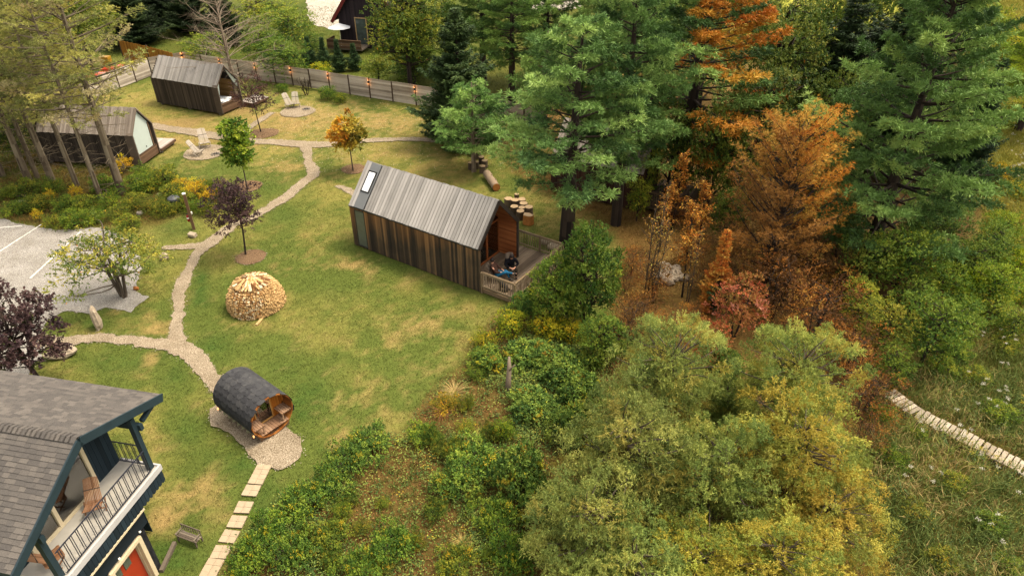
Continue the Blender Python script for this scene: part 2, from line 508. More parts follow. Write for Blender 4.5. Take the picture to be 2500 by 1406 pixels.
def densify(poly, st=0.35):
    out = []
    for i in range(len(poly)):
        a, b = np.array(poly[i], float), np.array(poly[(i + 1) % len(poly)], float)
        k = max(1, int(np.linalg.norm(b - a) / st))
        out += [a + (b - a) * j / k for j in range(k)]
    return np.array(out)
def sheet(name, poly_w, mat, z=0.012, rough=0.25, seed=0, label=None):
    """flat sheet with a ragged outline; poly_w in world xy"""
    P = densify(poly_w, 0.14)
    c = P.mean(0)
    nn = (fbm(P[:, 0] * 1.7, P[:, 1] * 1.7, seed, 4) - .5) * 2 * rough
    # move along the outline normal
    T = np.roll(P, -2, 0) - np.roll(P, 2, 0); N = np.stack([T[:, 1], -T[:, 0]], 1)
    N /= (np.linalg.norm(N, axis=1, keepdims=True) + 1e-9)
    P = P + N * nn[:, None]
    import mathutils.geometry as mg
    tri = mg.tessellate_polygon([[Vector((p[0], p[1], 0)) for p in P]])
    me = bpy.data.meshes.new(name)
    me.from_pydata([(p[0], p[1], z) for p in P], [], [tuple(t_) for t_ in tri])
    for f_ in me.polygons:
        pass
    me.update()
    o = link(name, me, None, mat)
    return tag(o, kind='structure')
def strip(name, px, mat, z, seed=0):
    """px: (u, v, half-width m)"""
    pts = [(g(u, v).x, g(u, v).y, hw * .86) for u, v, hw in px]
    fine = []
    for i in range(len(pts) - 1):
        p0 = np.array(pts[max(i - 1, 0)]); p1 = np.array(pts[i]); p2 = np.array(pts[i + 1]); p3 = np.array(pts[min(i + 2, len(pts) - 1)])
        k = max(3, int(np.linalg.norm(p2[:2] - p1[:2]) / .3))
        for j in range(k):
            t_ = j / k
            fine.append(.5 * ((2 * p1) + (-p0 + p2) * t_ + (2 * p0 - 5 * p1 + 4 * p2 - p3) * t_ ** 2 + (-p0 + 3 * p1 - 3 * p2 + p3) * t_ ** 3))
    fine.append(np.array(pts[-1])); fine = np.array(fine)
    T = np.gradient(fine[:, :2], axis=0); N = np.stack([-T[:, 1], T[:, 0]], 1); N /= np.linalg.norm(N, axis=1, keepdims=True) + 1e-9
    Lf = fine[:, :2] + N * fine[:, 2:3]; Rt = fine[:, :2] - N * fine[:, 2:3]
    n_ = len(fine)
    for side, s_ in ((Lf, 1), (Rt, 2)):
        j1 = (fbm(side[:, 0] * 1.6, side[:, 1] * 1.6, seed + s_, 3) - .5) * .30
        side += N * j1[:, None]
    # subdivide outline finely for a ragged edge
    k = 4
    def up(Q):
        t_ = np.linspace(0, n_ - 1, (n_ - 1) * k + 1)
        return np.stack([np.interp(t_, np.arange(n_), Q[:, 0]), np.interp(t_, np.arange(n_), Q[:, 1])], 1)
    Lf, Rt, N2 = up(Lf), up(Rt), up(N)
    Lf += N2 * ((fbm(Lf[:, 0] * 6, Lf[:, 1] * 6, seed + 5, 2) - .5) * .22)[:, None]
    Rt += N2 * ((fbm(Rt[:, 0] * 6, Rt[:, 1] * 6, seed + 6, 2) - .5) * .22)[:, None]
    m_ = len(Lf)
    V = np.vstack([np.hstack([Lf, np.full((m_, 1), z)]), np.hstack([Rt, np.full((m_, 1), z)])])
    i = np.arange(m_ - 1)
    F = np.stack([i + m_, i + m_ + 1, i + 1, i], 1)
    return tag(link(name, np_mesh(name, V, F), None, mat), kind='structure')
W2 = lambda L: [(g(u, v).x, g(u, v).y) for u, v in L]
ZG = 0.02
sheet('gravel_lot', W2(LOT), M_LOT, ZG, 0.22, 1)
strip('gravel_path', [(95, 832, .5), (165, 832, .42), (245, 825, .38), (330, 832, .36), (400, 842, .42), (450, 853, .55), (485, 880, .5), (508, 912, .42), (530, 938, .38), (545, 960, .36)], M_PATH, ZG + .004, 2)
strip('gravel_path', [(436, 845, .45), (430, 805, .38), (437, 765, .30), (438, 725, .34), (448, 688, .36), (466, 650, .34), (490, 612, .42), (520, 590, .5), (542, 570, .45), (575, 548, .34), (625, 526, .36), (665, 503, .4), (700, 480, .44), (735, 450, .46), (765, 425, .5), (755, 398, .34), (750, 375, .38), (742, 350, .6)], M_PATH, ZG + .008, 3)
strip('gravel_path', [(395, 607, .22), (430, 604, .3), (470, 602, .36), (505, 596, .4), (530, 584, .3)], M_PATH, ZG + .012, 4)
strip('gravel_path', [(365, 306, .5), (400, 313, .6), (460, 322, .66), (530, 333, .66), (600, 344, .6), (690, 349, .62), (742, 353, .75), (800, 353, .6), (850, 350, .35), (900, 344, .4), (960, 342, .42), (1020, 341, .42), (1075, 346, .4), (1130, 352, .4)], M_PATH, ZG + .016, 5)
strip('gravel_path', [(820, 455, .12), (840, 459, .3), (860, 468, .34), (872, 478, .3)], M_PATH, ZG + .004, 6)
strip('gravel_path', [(590, 335, .4), (610, 312, .35), (640, 292, .4), (665, 275, .3)], M_PATH, ZG + .004, 7)
def disc(name, u, v, r, mat, z, seed=0, sq=1.0):
    c = g(u, v)
    P = [(c.x + r * math.cos(a), c.y + r * sq * math.sin(a)) for a in np.linspace(0, 2 * math.pi, 24, endpoint=False)]
    return sheet(name, P, mat, z, 0.12, seed)
disc('gravel_circle', 727, 273, 1.45, M_PATH, ZG + .020, 11)
disc('gravel_circle', 500, 373, 1.5, M_PATH, ZG + .020, 12)
disc('mulch_ring', 605, 455, .95, M_MULCH, ZG + .003, 13)
disc('mulch_ring', 864, 413, .85, M_MULCH, ZG + .003, 14)
disc('mulch_ring', 612, 628, .85, M_MULCH, ZG + .003, 15)
disc('mulch_ring', 643, 326, 1.2, M_MULCH, ZG + .003, 16, .9)
sheet('gravel_bed', W2([(512, 1000), (530, 985), (560, 985), (700, 1045), (733, 1072), (738, 1100), (712, 1138), (690, 1146), (640, 1138), (605, 1112), (600, 1092), (560, 1062), (517, 1040)]), M_PATH, ZG + .02, 0.14, 21)
sheet('gravel_yard', W2([(745, -10), (720, -90), (1000, -110), (1060, -40), (880, 40), (826, 62), (800, 70), (765, 62), (752, 40)]), M_PALE, ZG, 0.4, 22)
sheet('gravel_yard', W2([(1270, 22), (1300, 34), (1420, 20), (1400, -60), (1270, -40)]), M_PALE, ZG, 0.4, 23)
# white lines of the parking bays
M_LINE = mat_plain('line_paint', A(240, 236, 226), .9, .1, .12, 30)
for (a, b) in (((-60, 653), (101, 549)), ((74, 680), (196, 567)), ((-40, 560), (54, 552))):
    p, q = g(*a), g(*b); d = (q - p).normalized(); nrm = Vector((-d.y, d.x, 0))
    n_ = 60; P = [p + (q - p) * i / n_ for i in range(n_ + 1)]
    rg = random.Random(5); Lp = [x + nrm * (.055 + rg.uniform(-.02, .015)) for x in P]; Rp = [x - nrm * (.055 + rg.uniform(-.02, .015)) for x in P]
    V = [(x.x, x.y, ZG + .004) for x in Lp + Rp]; m_ = n_ + 1
    F = [(i + m_, i + 1 + m_, i + 1, i) for i in range(n_)]
    me = bpy.data.meshes.new('parking_line'); me.from_pydata(V, [], F)
    tag(link('parking_line', me, None, M_LINE), kind='structure')

# ------------------------------------------------------------------ wood and building materials
M_ROOFB = mat_wood('roof_boards', [A(148, 143, 138, 1.1), A(172, 167, 161, 1.1), A(186, 180, 174, 1.1), A(198, 192, 186, 1.1)], (14, 1.2, 1.2))
M_ROOFB2 = mat_wood('roof_boards_brown', [A(124, 112, 102, 1.3), A(154, 142, 130, 1.3), A(176, 164, 152, 1.3)], (14, 1.2, 1.2))
def _stain(t, col):
    # new larch colour kept dry under the eaves, blackened below: wear of the boards themselves
    tc = t.add('ShaderNodeTexCoord'); sp = t.add('ShaderNodeSeparateXYZ'); t.lk(tc.outputs['Object'], sp.inputs[0])
    n = t.noise(0.55, 4, t.coord('Object', (1.4, 1, .5)), .6)
    r = t.attr('rnd').outputs['Fac']
    h = t.math('ADD', t.math('MULTIPLY', sp.outputs[2], .5), t.math('MULTIPLY', n, 1.6))
    h = t.math('ADD', h, t.math('MULTIPLY', r, .32))
    h = t.math('SUBTRACT', h, t.math('MULTIPLY', t.math('ADD', sp.outputs[0], 5.5), .075))
    k = t.ramp(h, [(0.0, (0, 0, 0, 1)), (1.0, (1, 1, 1, 1))])
    k = t.ramp(t.math('MULTIPLY', t.math('SUBTRACT', h, 1.2), .9), [(0.35, (0, 0, 0, 1)), (0.95, (.85, .85, .85, 1))])
    warm = t.ramp(r, [(0, A(104, 76, 50)), (.5, A(150, 106, 64)), (1, A(180, 134, 88))])
    return t.mix(k, col, warm)
M_WALLB = mat_wood('charred_boards', [A(46, 41, 35), A(70, 60, 48), A(98, 82, 62), A(140, 112, 80)], (24, 24, 1.6), stain=_stain)
M_WALLD = mat_wood('dark_boards', [A(56, 49, 43), A(80, 70, 62), A(104, 92, 80)], (24, 24, 1.6))
M_CHAR = mat_wood('charred_trim', [A(48, 42, 38), A(70, 60, 52), A(88, 78, 68)], (8, 8, 8))
M_CEDAR = mat_wood('cedar_boards', [A(140, 78, 42, 1.3), A(178, 106, 60, 1.3), A(200, 128, 78, 1.3)], (2, 2, 26))
M_CEDARF = mat_plain('cedar_frame', A(176, 98, 48), .6, .3, .15, 8)
M_DECK = mat_wood('deck_boards', [A(104, 88, 72), A(140, 120, 100), A(172, 150, 126)], (20, 1.5, 20))
M_RAIL = mat_wood('rail_wood', [A(128, 106, 80), A(164, 142, 112), A(196, 174, 144)], (10, 10, 10))
M_TRIM = mat_wood('brown_trim', [A(84, 62, 46), A(116, 88, 66), A(142, 112, 88)], (10, 10, 10))
M_TRIMG = mat_wood('grey_trim', [A(96, 84, 74), A(128, 112, 98), A(150, 134, 118)], (10, 10, 10))
M_PINEB = mat_wood('interior_boards', [A(150, 118, 72, 1.5), A(176, 142, 92, 1.5), A(190, 156, 106, 1.5)], (2, 2, 20))
M_METAL = mat_plain('grey_sheet_metal', A(140, 142, 142), .45, .4, .05, 3, Metallic=0.3)
M_METALD = mat_plain('dark_metal', A(40, 42, 44), .5, .4, .1, 3)
M_SKYL = mat_plain('skylight_sky_reflection', A(250, 250, 250, 1.7), .25, .6, .01, 1)  # sky mirrored in the skylight pane, painted in as a white base colour
M_FROST = mat_plain('shaded_glass', A(110, 116, 104), .2, .6, .12, 2)
M_DARK = mat_plain('dark_interior', A(40, 34, 28), .9, .1, .2, 2)
M_CLOTH = mat_plain('curtain_cloth', A(236, 234, 222, 1.6), .9, .1, .05, 9)
M_CLOTHW = mat_plain('tent_canvas', A(204, 216, 208, 1.2), .8, .1, .03, 3)
M_LINEN = mat_plain('white_linen', A(236, 238, 238, 1.6), .9, .1, .04, 5)
M_GLASS = mat_glass('window_glass')
M_LAMP = mat_emit('lamp_glow', (1.0, .42, .16, 1), .9)
M_STONE = mat_plain('pale_stone', A(196, 178, 154), .9, .15, .2, 7)
M_STONEG = mat_plain('grey_stone', A(150, 140, 128), .9, .15, .2, 7)

def board_wall(mb, p0, along, length, zlo, ztop, nrm, bw=0.14, th=0.022, gap=0.008, holes=(), horizontal=False):
    """boards standing on p0 + along; ztop(s) gives the top; holes: (s0, s1, z0, z1); nrm points outwards"""
    p0 = Vector(p0); a = Vector(along); n_ = Vector(nrm)
    if not horizontal:
        k = max(1, round(length / bw)); w_ = length / k
        for i in range(k):
            s0, s1 = i * w_, (i + 1) * w_ - gap
            zt = min(ztop(s0 + .005), ztop(s1 - .005)); off = mb.rng.uniform(0, .008)
            spans = [(zlo, zt)]
            for h0, h1, hz0, hz1 in holes:
                if h0 - w_ * .5 < (s0 + s1) / 2 < h1 + w_ * .5 and h0 < (s0 + s1) / 2 < h1:
                    spans = [(zlo, hz0), (hz1, zt)]
            r = mb.rng.random()
            for z0, z1 in spans:
                if z1 - z0 < .03: continue
                q = p0 + a * ((s0 + s1) / 2) + n_ * (th / 2 + off)
                mb.box((q.x, q.y, (z0 + z1) / 2), (s1 - s0, th, z1 - z0), Matrix((a, n_, Vector((0, 0, 1)))).transposed(), r)
    else:
        z = zlo; zmax = max(ztop(s) for s in np.linspace(0, length, 30))
        while z < zmax - .02:
            z1 = min(z + bw - gap, zmax); ss = [s for s in np.linspace(0, length, 200) if ztop(s) >= (z + z1) / 2]
            if not ss: break
            s0, s1 = ss[0], ss[-1]; off = mb.rng.uniform(0, .006)
            if s1 - s0 > .05:
                q = p0 + a * ((s0 + s1) / 2) + n_ * (th / 2 + off)
                mb.box((q.x, q.y, (z + z1) / 2), (s1 - s0, th, z1 - z), Matrix((a, n_, Vector((0, 0, 1)))).transposed())
            z += bw

def curtain(name, x, y0, y1, z0, z1, parent, mat, gather=None, n=26, amp=.035):
    """hanging cloth in the plane x; gather(z)->(y0,y1)"""
    V, F = [], []; m = 10
    for j in range(m + 1):
        z = z0 + (z1 - z0) * j / m
        a, b = gather(j / m) if gather else (y0, y1)
        for i in range(n + 1):
            V.append((x + amp * math.sin(i * 1.9), a + (b - a) * i / n, z))
    for j in range(m):
        for i in range(n):
            k = j * (n + 1) + i; F.append((k, k + 1, k + n + 2, k + n + 1))
    me = bpy.data.meshes.new(name); me.from_pydata(V, [], F)
    me.polygons.foreach_set('use_smooth', [True] * len(F)); me.update()
    o = link(name, me, parent, mat)
    sm = o.modifiers.new('cloth', 'SOLIDIFY'); sm.thickness = .006
    return o

def gable_roof(root, L, Wd, ez, rz_, mat, x0=0.0, over=.03, bw=0.2, panel=None, th=.035):
    """roof of boards laid up the slope; x from -L to x0; eaves at y=-over and Wd+over"""
    mb = MB(7); half = Wd / 2
    sl = (rz_ - ez) / half
    for side in (0, 1):
        k = round((L + .04) / bw); w_ = (L + .04) / k
        for i in range(k):
            a, b = x0 - (i + 1) * w_ + .026, x0 - i * w_
            if panel and side == 0 and panel[0] < (a + b) / 2 < panel[1]: continue
            ylo = -over - mb.rng.uniform(0, .02); off = mb.rng.uniform(0, .012) + .05
            lo = Vector(((a + b) / 2, ylo, ez + sl * ylo + off)); hi = Vector(((a + b) / 2, half - .01, rz_ + off + mb.rng.uniform(0, .03)))
            if side: lo.y = Wd - lo.y; hi.y = Wd - hi.y
            mb.beam(lo, hi, b - a, th, (0, 0, 1))
    r = mb.build('roof', mat, root)
    # closed underlay so nothing shines through the gaps
    u = MB(8)
    for side in (0, 1):
        y0, y1 = (0, half) if side == 0 else (Wd, half)
        pts = [(x0 - .03, y0, ez), (x0 - .03, y1, rz_), (x0 - .03, y1, rz_ - .1), (x0 - .03, y0, ez - .1)]
        u.prism(pts, (-L + .06, 0, 0))
    u.build('roof_deck', M_METALD, r)
    return r, sl

# ------------------------------------------------------------------ main cabin
MC = empty('cabin', (-1.675, 29.586, 0), R_(-33.45), 'large weathered board cabin with plank roof, skylight and open porch on the lawn', 'cabin')
L0, W0, EZ, RZ = 8.96, 3.6, 2.6, 4.52
wl_ = lambda s: EZ
holes = [(.36, 1.08, .12, 2.42)]      # measured from the rear corner
mb = MB(11)
board_wall(mb, (-L0, 0, 0), (1, 0, 0), L0, .04, wl_, (0, -1, 0), .135, holes=holes)
mb.span(-L0 + .02, -L0 + .34, -.002, .06, .05, EZ - .06)
mb.build('wall', M_WALLB, MC)
mb = MB(12)
gt = lambda s: EZ + (RZ - EZ) * (1 - abs(s - W0 / 2) / (W0 / 2)) - .05
board_wall(mb, (-L0, W0, 0), (0, -1, 0), W0, .04, gt, (-1, 0, 0), .14)
mb.build('wall', M_WALLD, MC)
mb = MB(13)
board_wall(mb, (0, W0, 0), (-1, 0, 0), L0, .04, wl_, (0, 1, 0), .14)
mb.build('wall', M_WALLD, MC)
roof, sl = gable_roof(MC, L0, W0, EZ, RZ, M_ROOFB, .02, .05, .2, (-8.66, -7.86))
# metal strip with the skylight
half = W0 / 2
def slope_pt(x, d, off=0.0):
    """point on the near slope: d 0 at the ridge, 1 at the eave"""
    return Vector((x, half * (1 - d), RZ + (EZ - RZ) * d + off))
mb = MB(14)
mb.beam(slope_pt(-8.26, 1.02, .045), slope_pt(-8.26, 0.0, .045), .80, .03)
mp = mb.build('roof_panel', M_METAL, roof)
mb = MB(15)
for xx in (-8.52, -7.98):
    mb.beam(slope_pt(xx, .20, .09), slope_pt(xx, .66, .09), .06, .07)
for dd in (.20, .66):
    mb.beam(slope_pt(-8.55, dd, .09), slope_pt(-7.95, dd, .09), .06, .07, (0, .3, 1))
sk = mb.build('skylight', M_METALD, MC)
mb = MB(16); mb.beam(slope_pt(-8.25, .215, .09), slope_pt(-8.25, .645, .09), .47, .02); mb.build('pane', M_SKYL, sk)
# eave drip strip and edge boards
mb = MB(17)
mb.beam((-L0, -.055, EZ - .03), (.02, -.055, EZ - .03), .03, .09)
mb.build('eave_strip', M_METALD, MC)
mb = MB(18)
for sgn in (0, 1):
    y0 = -.04 if sgn == 0 else W0 + .04
    mb.beam((.045, y0, EZ - .03), (.045, half, RZ - .01), .05, .22, (0, 0, 1))
mb.build('barge_board', M_CHAR, MC)
mb = MB(19)
mb.span(-.02, .05, -.04, .08, .04, EZ - .05); mb.build('corner_board', M_WALLB, MC)
mb = MB(20)
mb.span(-.10, .05, W0 - .06, W0 + .05, .04, EZ - .04); mb.build('corner_board', M_CHAR, MC)
# tall shaded window in the near wall
mb = MB(21)
x0_, x1_ = -L0 + .36, -L0 + 1.08
for a in (x0_, x1_): mb.span(a - .025, a + .025, -.035, .0, .12, 2.42)
for z in (.13, 2.41): mb.span(x0_ + .025, x1_ - .025, -.035, .0, z - .03, z + .03)
win = mb.build('window', M_METALD, MC)
mb = MB(22); mb.span(x0_ + .025, x1_ - .025, -.02, -.008, .16, 2.38); mb.build('pane', M_FROST, win)
# porch recess
RC = -1.18
mb = MB(23)
board_wall(mb, (RC, W0 - .10, 0), (1, 0, 0), -RC - .02, .36, lambda s: EZ + .02, (0, -1, 0), .10, .02, .006, horizontal=True)
mb.build('porch_side_wall', M_CEDAR, MC)
mb = MB(24)
board_wall(mb, (RC, .10, 0), (1, 0, 0), -RC - .02, .36, lambda s: EZ + .02, (0, 1, 0), .10, .02, .006, horizontal=True)
for side in (0, 1):   # sloping porch ceiling
    for i in range(16):
        a = i / 16; b = (i + .92) / 16
        y_a = (.02 + (half - .02) * a) if side == 0 else W0 - (.02 + (half - .02) * a)
        y_b = (.02 + (half - .02) * b) if side == 0 else W0 - (.02 + (half - .02) * b)
        f_ = lambda y: EZ + (RZ - EZ) * (1 - abs(y - half) / half) - .12
        mb.beam((RC / 2, y_a, f_(y_a)), (RC / 2, y_b, f_(y_b)), -RC - .02, .015)
mb.build('porch_ceiling', M_CEDAR, MC)
f_in = lambda y: EZ + (RZ - EZ) * (1 - abs(y - half) / half) - .13
mb = MB(25)   # glazed wall: cedar frames
for y in (.12, 1.16, 1.22, 2.3, 2.36, W0 - .16):
    mb.span(RC - .04, RC + .04, y - .035, y + .035, .42, min(f_in(y), 2.44))
mb.span(RC - .05, RC + .05, .12, W0 - .12, .36, .45)
mb.span(RC - .045, RC + .045, .12, W0 - .12, 2.40, 2.50)
for y0, y1 in ((.12, half), (W0 - .12, half)):
    mb.beam((RC, y0, f_in(y0) - .03), (RC, y1, f_in(y1) - .03), .08, .08)
mb.span(RC - .035, RC + .035, half - .035, half + .035, 2.5, f_in(half) - .05)
dr = mb.build('glass_door', M_CEDARF, MC)
mb = MB(26)
mb.span(RC - .006, RC + .006, .16, W0 - .16, .45, 2.40)
mb.prism([(RC, .2, 2.5), (RC, W0 - .2, 2.5), (RC, W0 - .2, f_in(W0 - .2) - .05), (RC, half, f_in(half) - .05), (RC, .2, f_in(.2) - .05)], (.01, 0, 0))
mb.build('pane', M_GLASS, dr)
curtain('curtain', RC - .16, 2.62, 3.3, .5, 3.0, MC, M_CLOTH, lambda t_: (2.72 - .05 * t_, 3.12 + .22 * t_ if t_ < .8 else 3.3), 22, .04)
mb = MB(27)   # floor inside and a dark back partition
mb.span(-5.2, RC - .06, .05, W0 - .12, .28, .34); mb.build('floor', M_CEDAR, MC)
mb = MB(28)
board_wall(mb, (-5.2, .06, 0), (0, 1, 0), W0 - .12, .34, lambda s: EZ, (1, 0, 0), .2)
mb.build('partition', M_PINEB, MC)
# bed and table glimpsed inside
# ------------------------------------------------------------------ deck of the main cabin
DK = empty('deck', (-1.675, 29.586, 0), R_(-33.45), 'grey timber deck with baluster railing at the porch of the large cabin', 'deck')
FZ = .35
mb = MB(31)
DX, DYF = 2.15, 4.78
def deck_boards(mb, x0, x1, y0, y1, z, bw=.14):
    k = int((x1 - x0) / bw)
    for i in range(k):
        a = x0 + i * (x1 - x0) / k
        mb.span(a, a + (x1 - x0) / k - .012, y0, y1 - mb.rng.uniform(0, .015), z - .035, z + mb.rng.uniform(-.003, .003))
deck_boards(mb, RC + .06, .02, .14, W0 - .12, FZ)
deck_boards(mb, .03, DX, 0.06, DYF, FZ)
deck_boards(mb, -.78, .02, W0 + .10, DYF, FZ)
mb.build('deck_boards', M_DECK, DK)
mb = MB(32)
mb.beam((.08, .02, FZ - .17), (DX, .02, FZ - .17), .05, .24)
mb.beam((DX, .05, FZ - .17), (DX, DYF, FZ - .17), .05, .24)
mb.beam((-.78, DYF, FZ - .17), (DX - .03, DYF, FZ - .17), .05, .24)
mb.beam((1.1, .1, FZ - .16), (1.1, DYF - .1, FZ - .16), .05, .2)
mb.build('joist_frame', M_RAIL, DK)
def railing(root, pts, z0, h=.95, post_every=1.8, mat=M_RAIL, bal=.135, seed=1, posts_at_ends=(True, True)):
    """straight runs of rail between pts: posts, two rails, balusters, each a part"""
    for (p, q) in zip(pts[:-1], pts[1:]):
        p, q = Vector(p), Vector(q); L = (q - p).length; d = (q - p) / L
        m1 = MB(seed)
        m1.beam(p + d * .045 + Vector((0, 0, z0 + h)), q - d * .045 + Vector((0, 0, z0 + h)), .11, .04)
        m1.beam(p + d * .045 + Vector((0, 0, z0 + h - .075)), q - d * .045 + Vector((0, 0, z0 + h - .075)), .04, .08)
        m1.beam(p + d * .045 + Vector((0, 0, z0 + .1)), q - d * .045 + Vector((0, 0, z0 + .1)), .04, .08)
        m1.build('rail', mat, root)
        m2 = MB(seed + 1); k = int(L / bal)
        for i in range(1, k):
            c = p + d * (L * i / k)
            if post_every and abs((L * i / k) % post_every) < .03: continue
            m2.beam(c + Vector((0, 0, z0 + .142)), c + Vector((0, 0, z0 + h - .117)), .032, .032, (1, 0, 0))
        m2.build('balusters', mat, root)
    allp = []
    for j, p in enumerate(pts):
        if (j == 0 and not posts_at_ends[0]) or (j == len(pts) - 1 and not posts_at_ends[1]): continue
        allp.append(Vector(p))
    for (p, q) in zip(pts[:-1], pts[1:]):
        p, q = Vector(p), Vector(q); L = (q - p).length
        if post_every and L > post_every * 1.4:
            k = round(L / post_every)
            for i in range(1, k): allp.append(p + (q - p) * i / k)
    for p in allp:
        m = MB(seed + 3); m.span(p.x - .05, p.x + .05, p.y - .05, p.y + .05, max(.0, z0 - .34), z0 + h - .02)
        m.build('post', mat, root)
railing(DK, [(.14, .0, 0), (DX + .02, .0, 0)], FZ)
railing(DK, [(DX + .02, .0, 0), (DX + .02, DYF + .02, 0)], FZ, posts_at_ends=(False, True))
railing(DK, [(-.75, DYF + .02, 0), (DX + .02, DYF + .02, 0)], FZ, posts_at_ends=(True, False), post_every=1.45)

# ------------------------------------------------------------------ two small sleeping cabins
def small_cabin(loc, rz, label, dl, seed, closed):
    c = empty('cabin', loc, rz, label, 'cabin', None)
    L, Wd, ez, rz_ = 7.2, 2.45, 2.42, 3.9
    rf, sl_ = gable_roof(c, L, Wd, ez, rz_, M_ROOFB2 if closed else M_ROOFB, .25, .06, .15)
    hf = Wd / 2; z0 = .16
    gtp = lambda s: ez + (rz_ - ez) * (1 - abs(s - hf) / hf) - .05
    m = MB(seed); board_wall(m, (-L, 0, 0), (1, 0, 0), L + .2, z0, lambda s: ez - .01, (0, -1, 0), .14); m.build('wall', M_WALLD, c)
    m = MB(seed + 1); board_wall(m, (.2, Wd, 0), (-1, 0, 0), L + .2, z0, lambda s: ez - .01, (0, 1, 0), .14); m.build('wall', M_WALLD, c)
    m = MB(seed + 2); board_wall(m, (-L, Wd, 0), (0, -1, 0), Wd, z0, gtp, (-1, 0, 0), .14); m.build('wall', M_WALLD, c)
    # plank frame round the open gable
    m = MB(seed + 3)
    m.span(-.35, .28, -.045, .045, z0, ez - .02); m.span(-.35, .28, Wd - .045, Wd + .045, z0, ez - .02)
    for y0 in (-.03, Wd + .03):
        m.beam((.0, y0, ez - .02), (.0, hf, rz_ - .03), .56, .09)
    m.build('gable_frame', M_TRIMG, c)
    m = MB(seed + 4)
    for k in range(4):
        m.span(.14, .19, .05, Wd - .05, z0 + .005 + k * .16, z0 + .155 + k * .16)
    m.span(-.16, .21, .05, Wd - .05, z0 + .66, z0 + .70)
    m.build('sill_wall', M_TRIM, c)
    m = MB(seed + 5)   # inside: floor, back, lining
    m.span(-3.4, -.02, .05, Wd - .05, z0 + .02, z0 + .07)
    m.build('floor', M_PINEB, c)
    m = MB(seed + 6)
    board_wall(m, (-3.4, .06, 0), (0, 1, 0), Wd - .12, z0 + .08, lambda s: gtp(s + .06) - .16, (1, 0, 0), .14, horizontal=True)
    board_wall(m, (-3.38, Wd - .05, 0), (1, 0, 0), 3.0, z0 + .08, lambda s: ez - .1, (0, -1, 0), .14, horizontal=True)
    board_wall(m, (-3.38, .05, 0), (1, 0, 0), 3.0, z0 + .08, lambda s: ez - .1, (0, 1, 0), .14, horizontal=True)
    m.build('lining', M_PINEB, c)
    for xx in (-6.8, -3.6, -.2):
        for yy in (.15, Wd - .15):
            m = MB(seed + 7); m.span(xx - .1, xx + .1, yy - .1, yy + .1, 0, z0 + .02); m.build('footing', M_STONEG, c)
    fg = lambda y: ez + (rz_ - ez) * (1 - abs(y - hf) / hf) - .12
    if closed:
        m = MB(seed + 8)
        m.prism([(.10, .08, z0 + .71), (.10, Wd - .38, z0 + .71), (.10, Wd - .30, fg(Wd - .30)), (.10, hf, fg(hf)), (.10, .08, fg(.08))], (.02, 0, 0))
        m.build('canvas_front', M_CLOTHW, c)
        m = MB(seed + 9)
        m.span(.06, .18, Wd - .36, Wd - .26, z0 + .71, fg(Wd - .3) - .05); m.build('door_post', M_TRIM, c)
        m = MB(seed + 10); m.span(.125, .15, 1.28, 1.34, 1.05, 1.14); m.build('latch', M_METALD, c)
    else:
        for (ya, yb, s_) in ((.06, .42, 1), (Wd - .06, Wd - .60, -1)):
            V = []; F = []; n_ = 8; mm = 8
            zt = 3.2; zb = z0 + 1.15 if s_ == 1 else z0 + 1.7
            # tied-back cloth, wide on top and gathered to the side
            for j in range(mm + 1):
                t_ = j / mm; z = zb + (3.55 - zb) * t_
                ww = .06 + abs(yb - ya) * (t_ ** .8) * (1.35 if s_ == 1 else 1.7)
                for i in range(n_ + 1):
                    y = ya + s_ * ww * i / n_; zz = min(z, fg(min(max(y, .05), Wd - .05)) - .02)
                    V.append((.12 + .03 * math.sin(i * 2.1), y, zz))
            for j in range(mm):
                for i in range(n_):
                    k = j * (n_ + 1) + i; F.append((k, k + 1, k + n_ + 2, k + n_ + 1))
            me = bpy.data.meshes.new('curtain'); me.from_pydata(V, [], F); me.update()
            o = link('curtain', me, c, M_CLOTHW); o.modifiers.new('cloth', 'SOLIDIFY').thickness = .01
        m = MB(seed + 11); m.span(-3.25, -3.14, 1.18, 1.28, 2.05, 2.28); m.build('wall_lamp', mat_emit('lamp_white', (1, .85, .65, 1), 2.2), c)
        b = empty('bed', loc, rz, 'white made bed seen through the open gable of the far small cabin', 'bed')
        m = MB(seed + 12); m.span(-2.3, -.12, .16, Wd - .2, z0 + .09, z0 + .52); m.build('bed_base', M_TRIM, b)
        m = MB(seed + 13)
        m.blob((-1.2, 1.16, z0 + .66), 1.0, 4, 20, 10, .02, (1.12, 1.02, .17)); m.build('duvet', M_LINEN, b, True)
        for yy in (.72, 1.55):
            m = MB(seed + 14); m.blob((-.42, yy, z0 + .80), .36, 6, 12, 8, .05, (.7, 1, .30)); m.build('pillow', M_LINEN, b, True)
    return c
CA = small_cabin((-24.7, 56.4, 0), R_(-23.5), 'small dark board cabin with open gable showing a white bed, by the plank fence', 1, 40, False)
CB = small_cabin((-26.75, 45.55, 0), R_(-6.5), 'small dark cabin closed by a white canvas front, half behind the tall left pines', 1, 60, True)
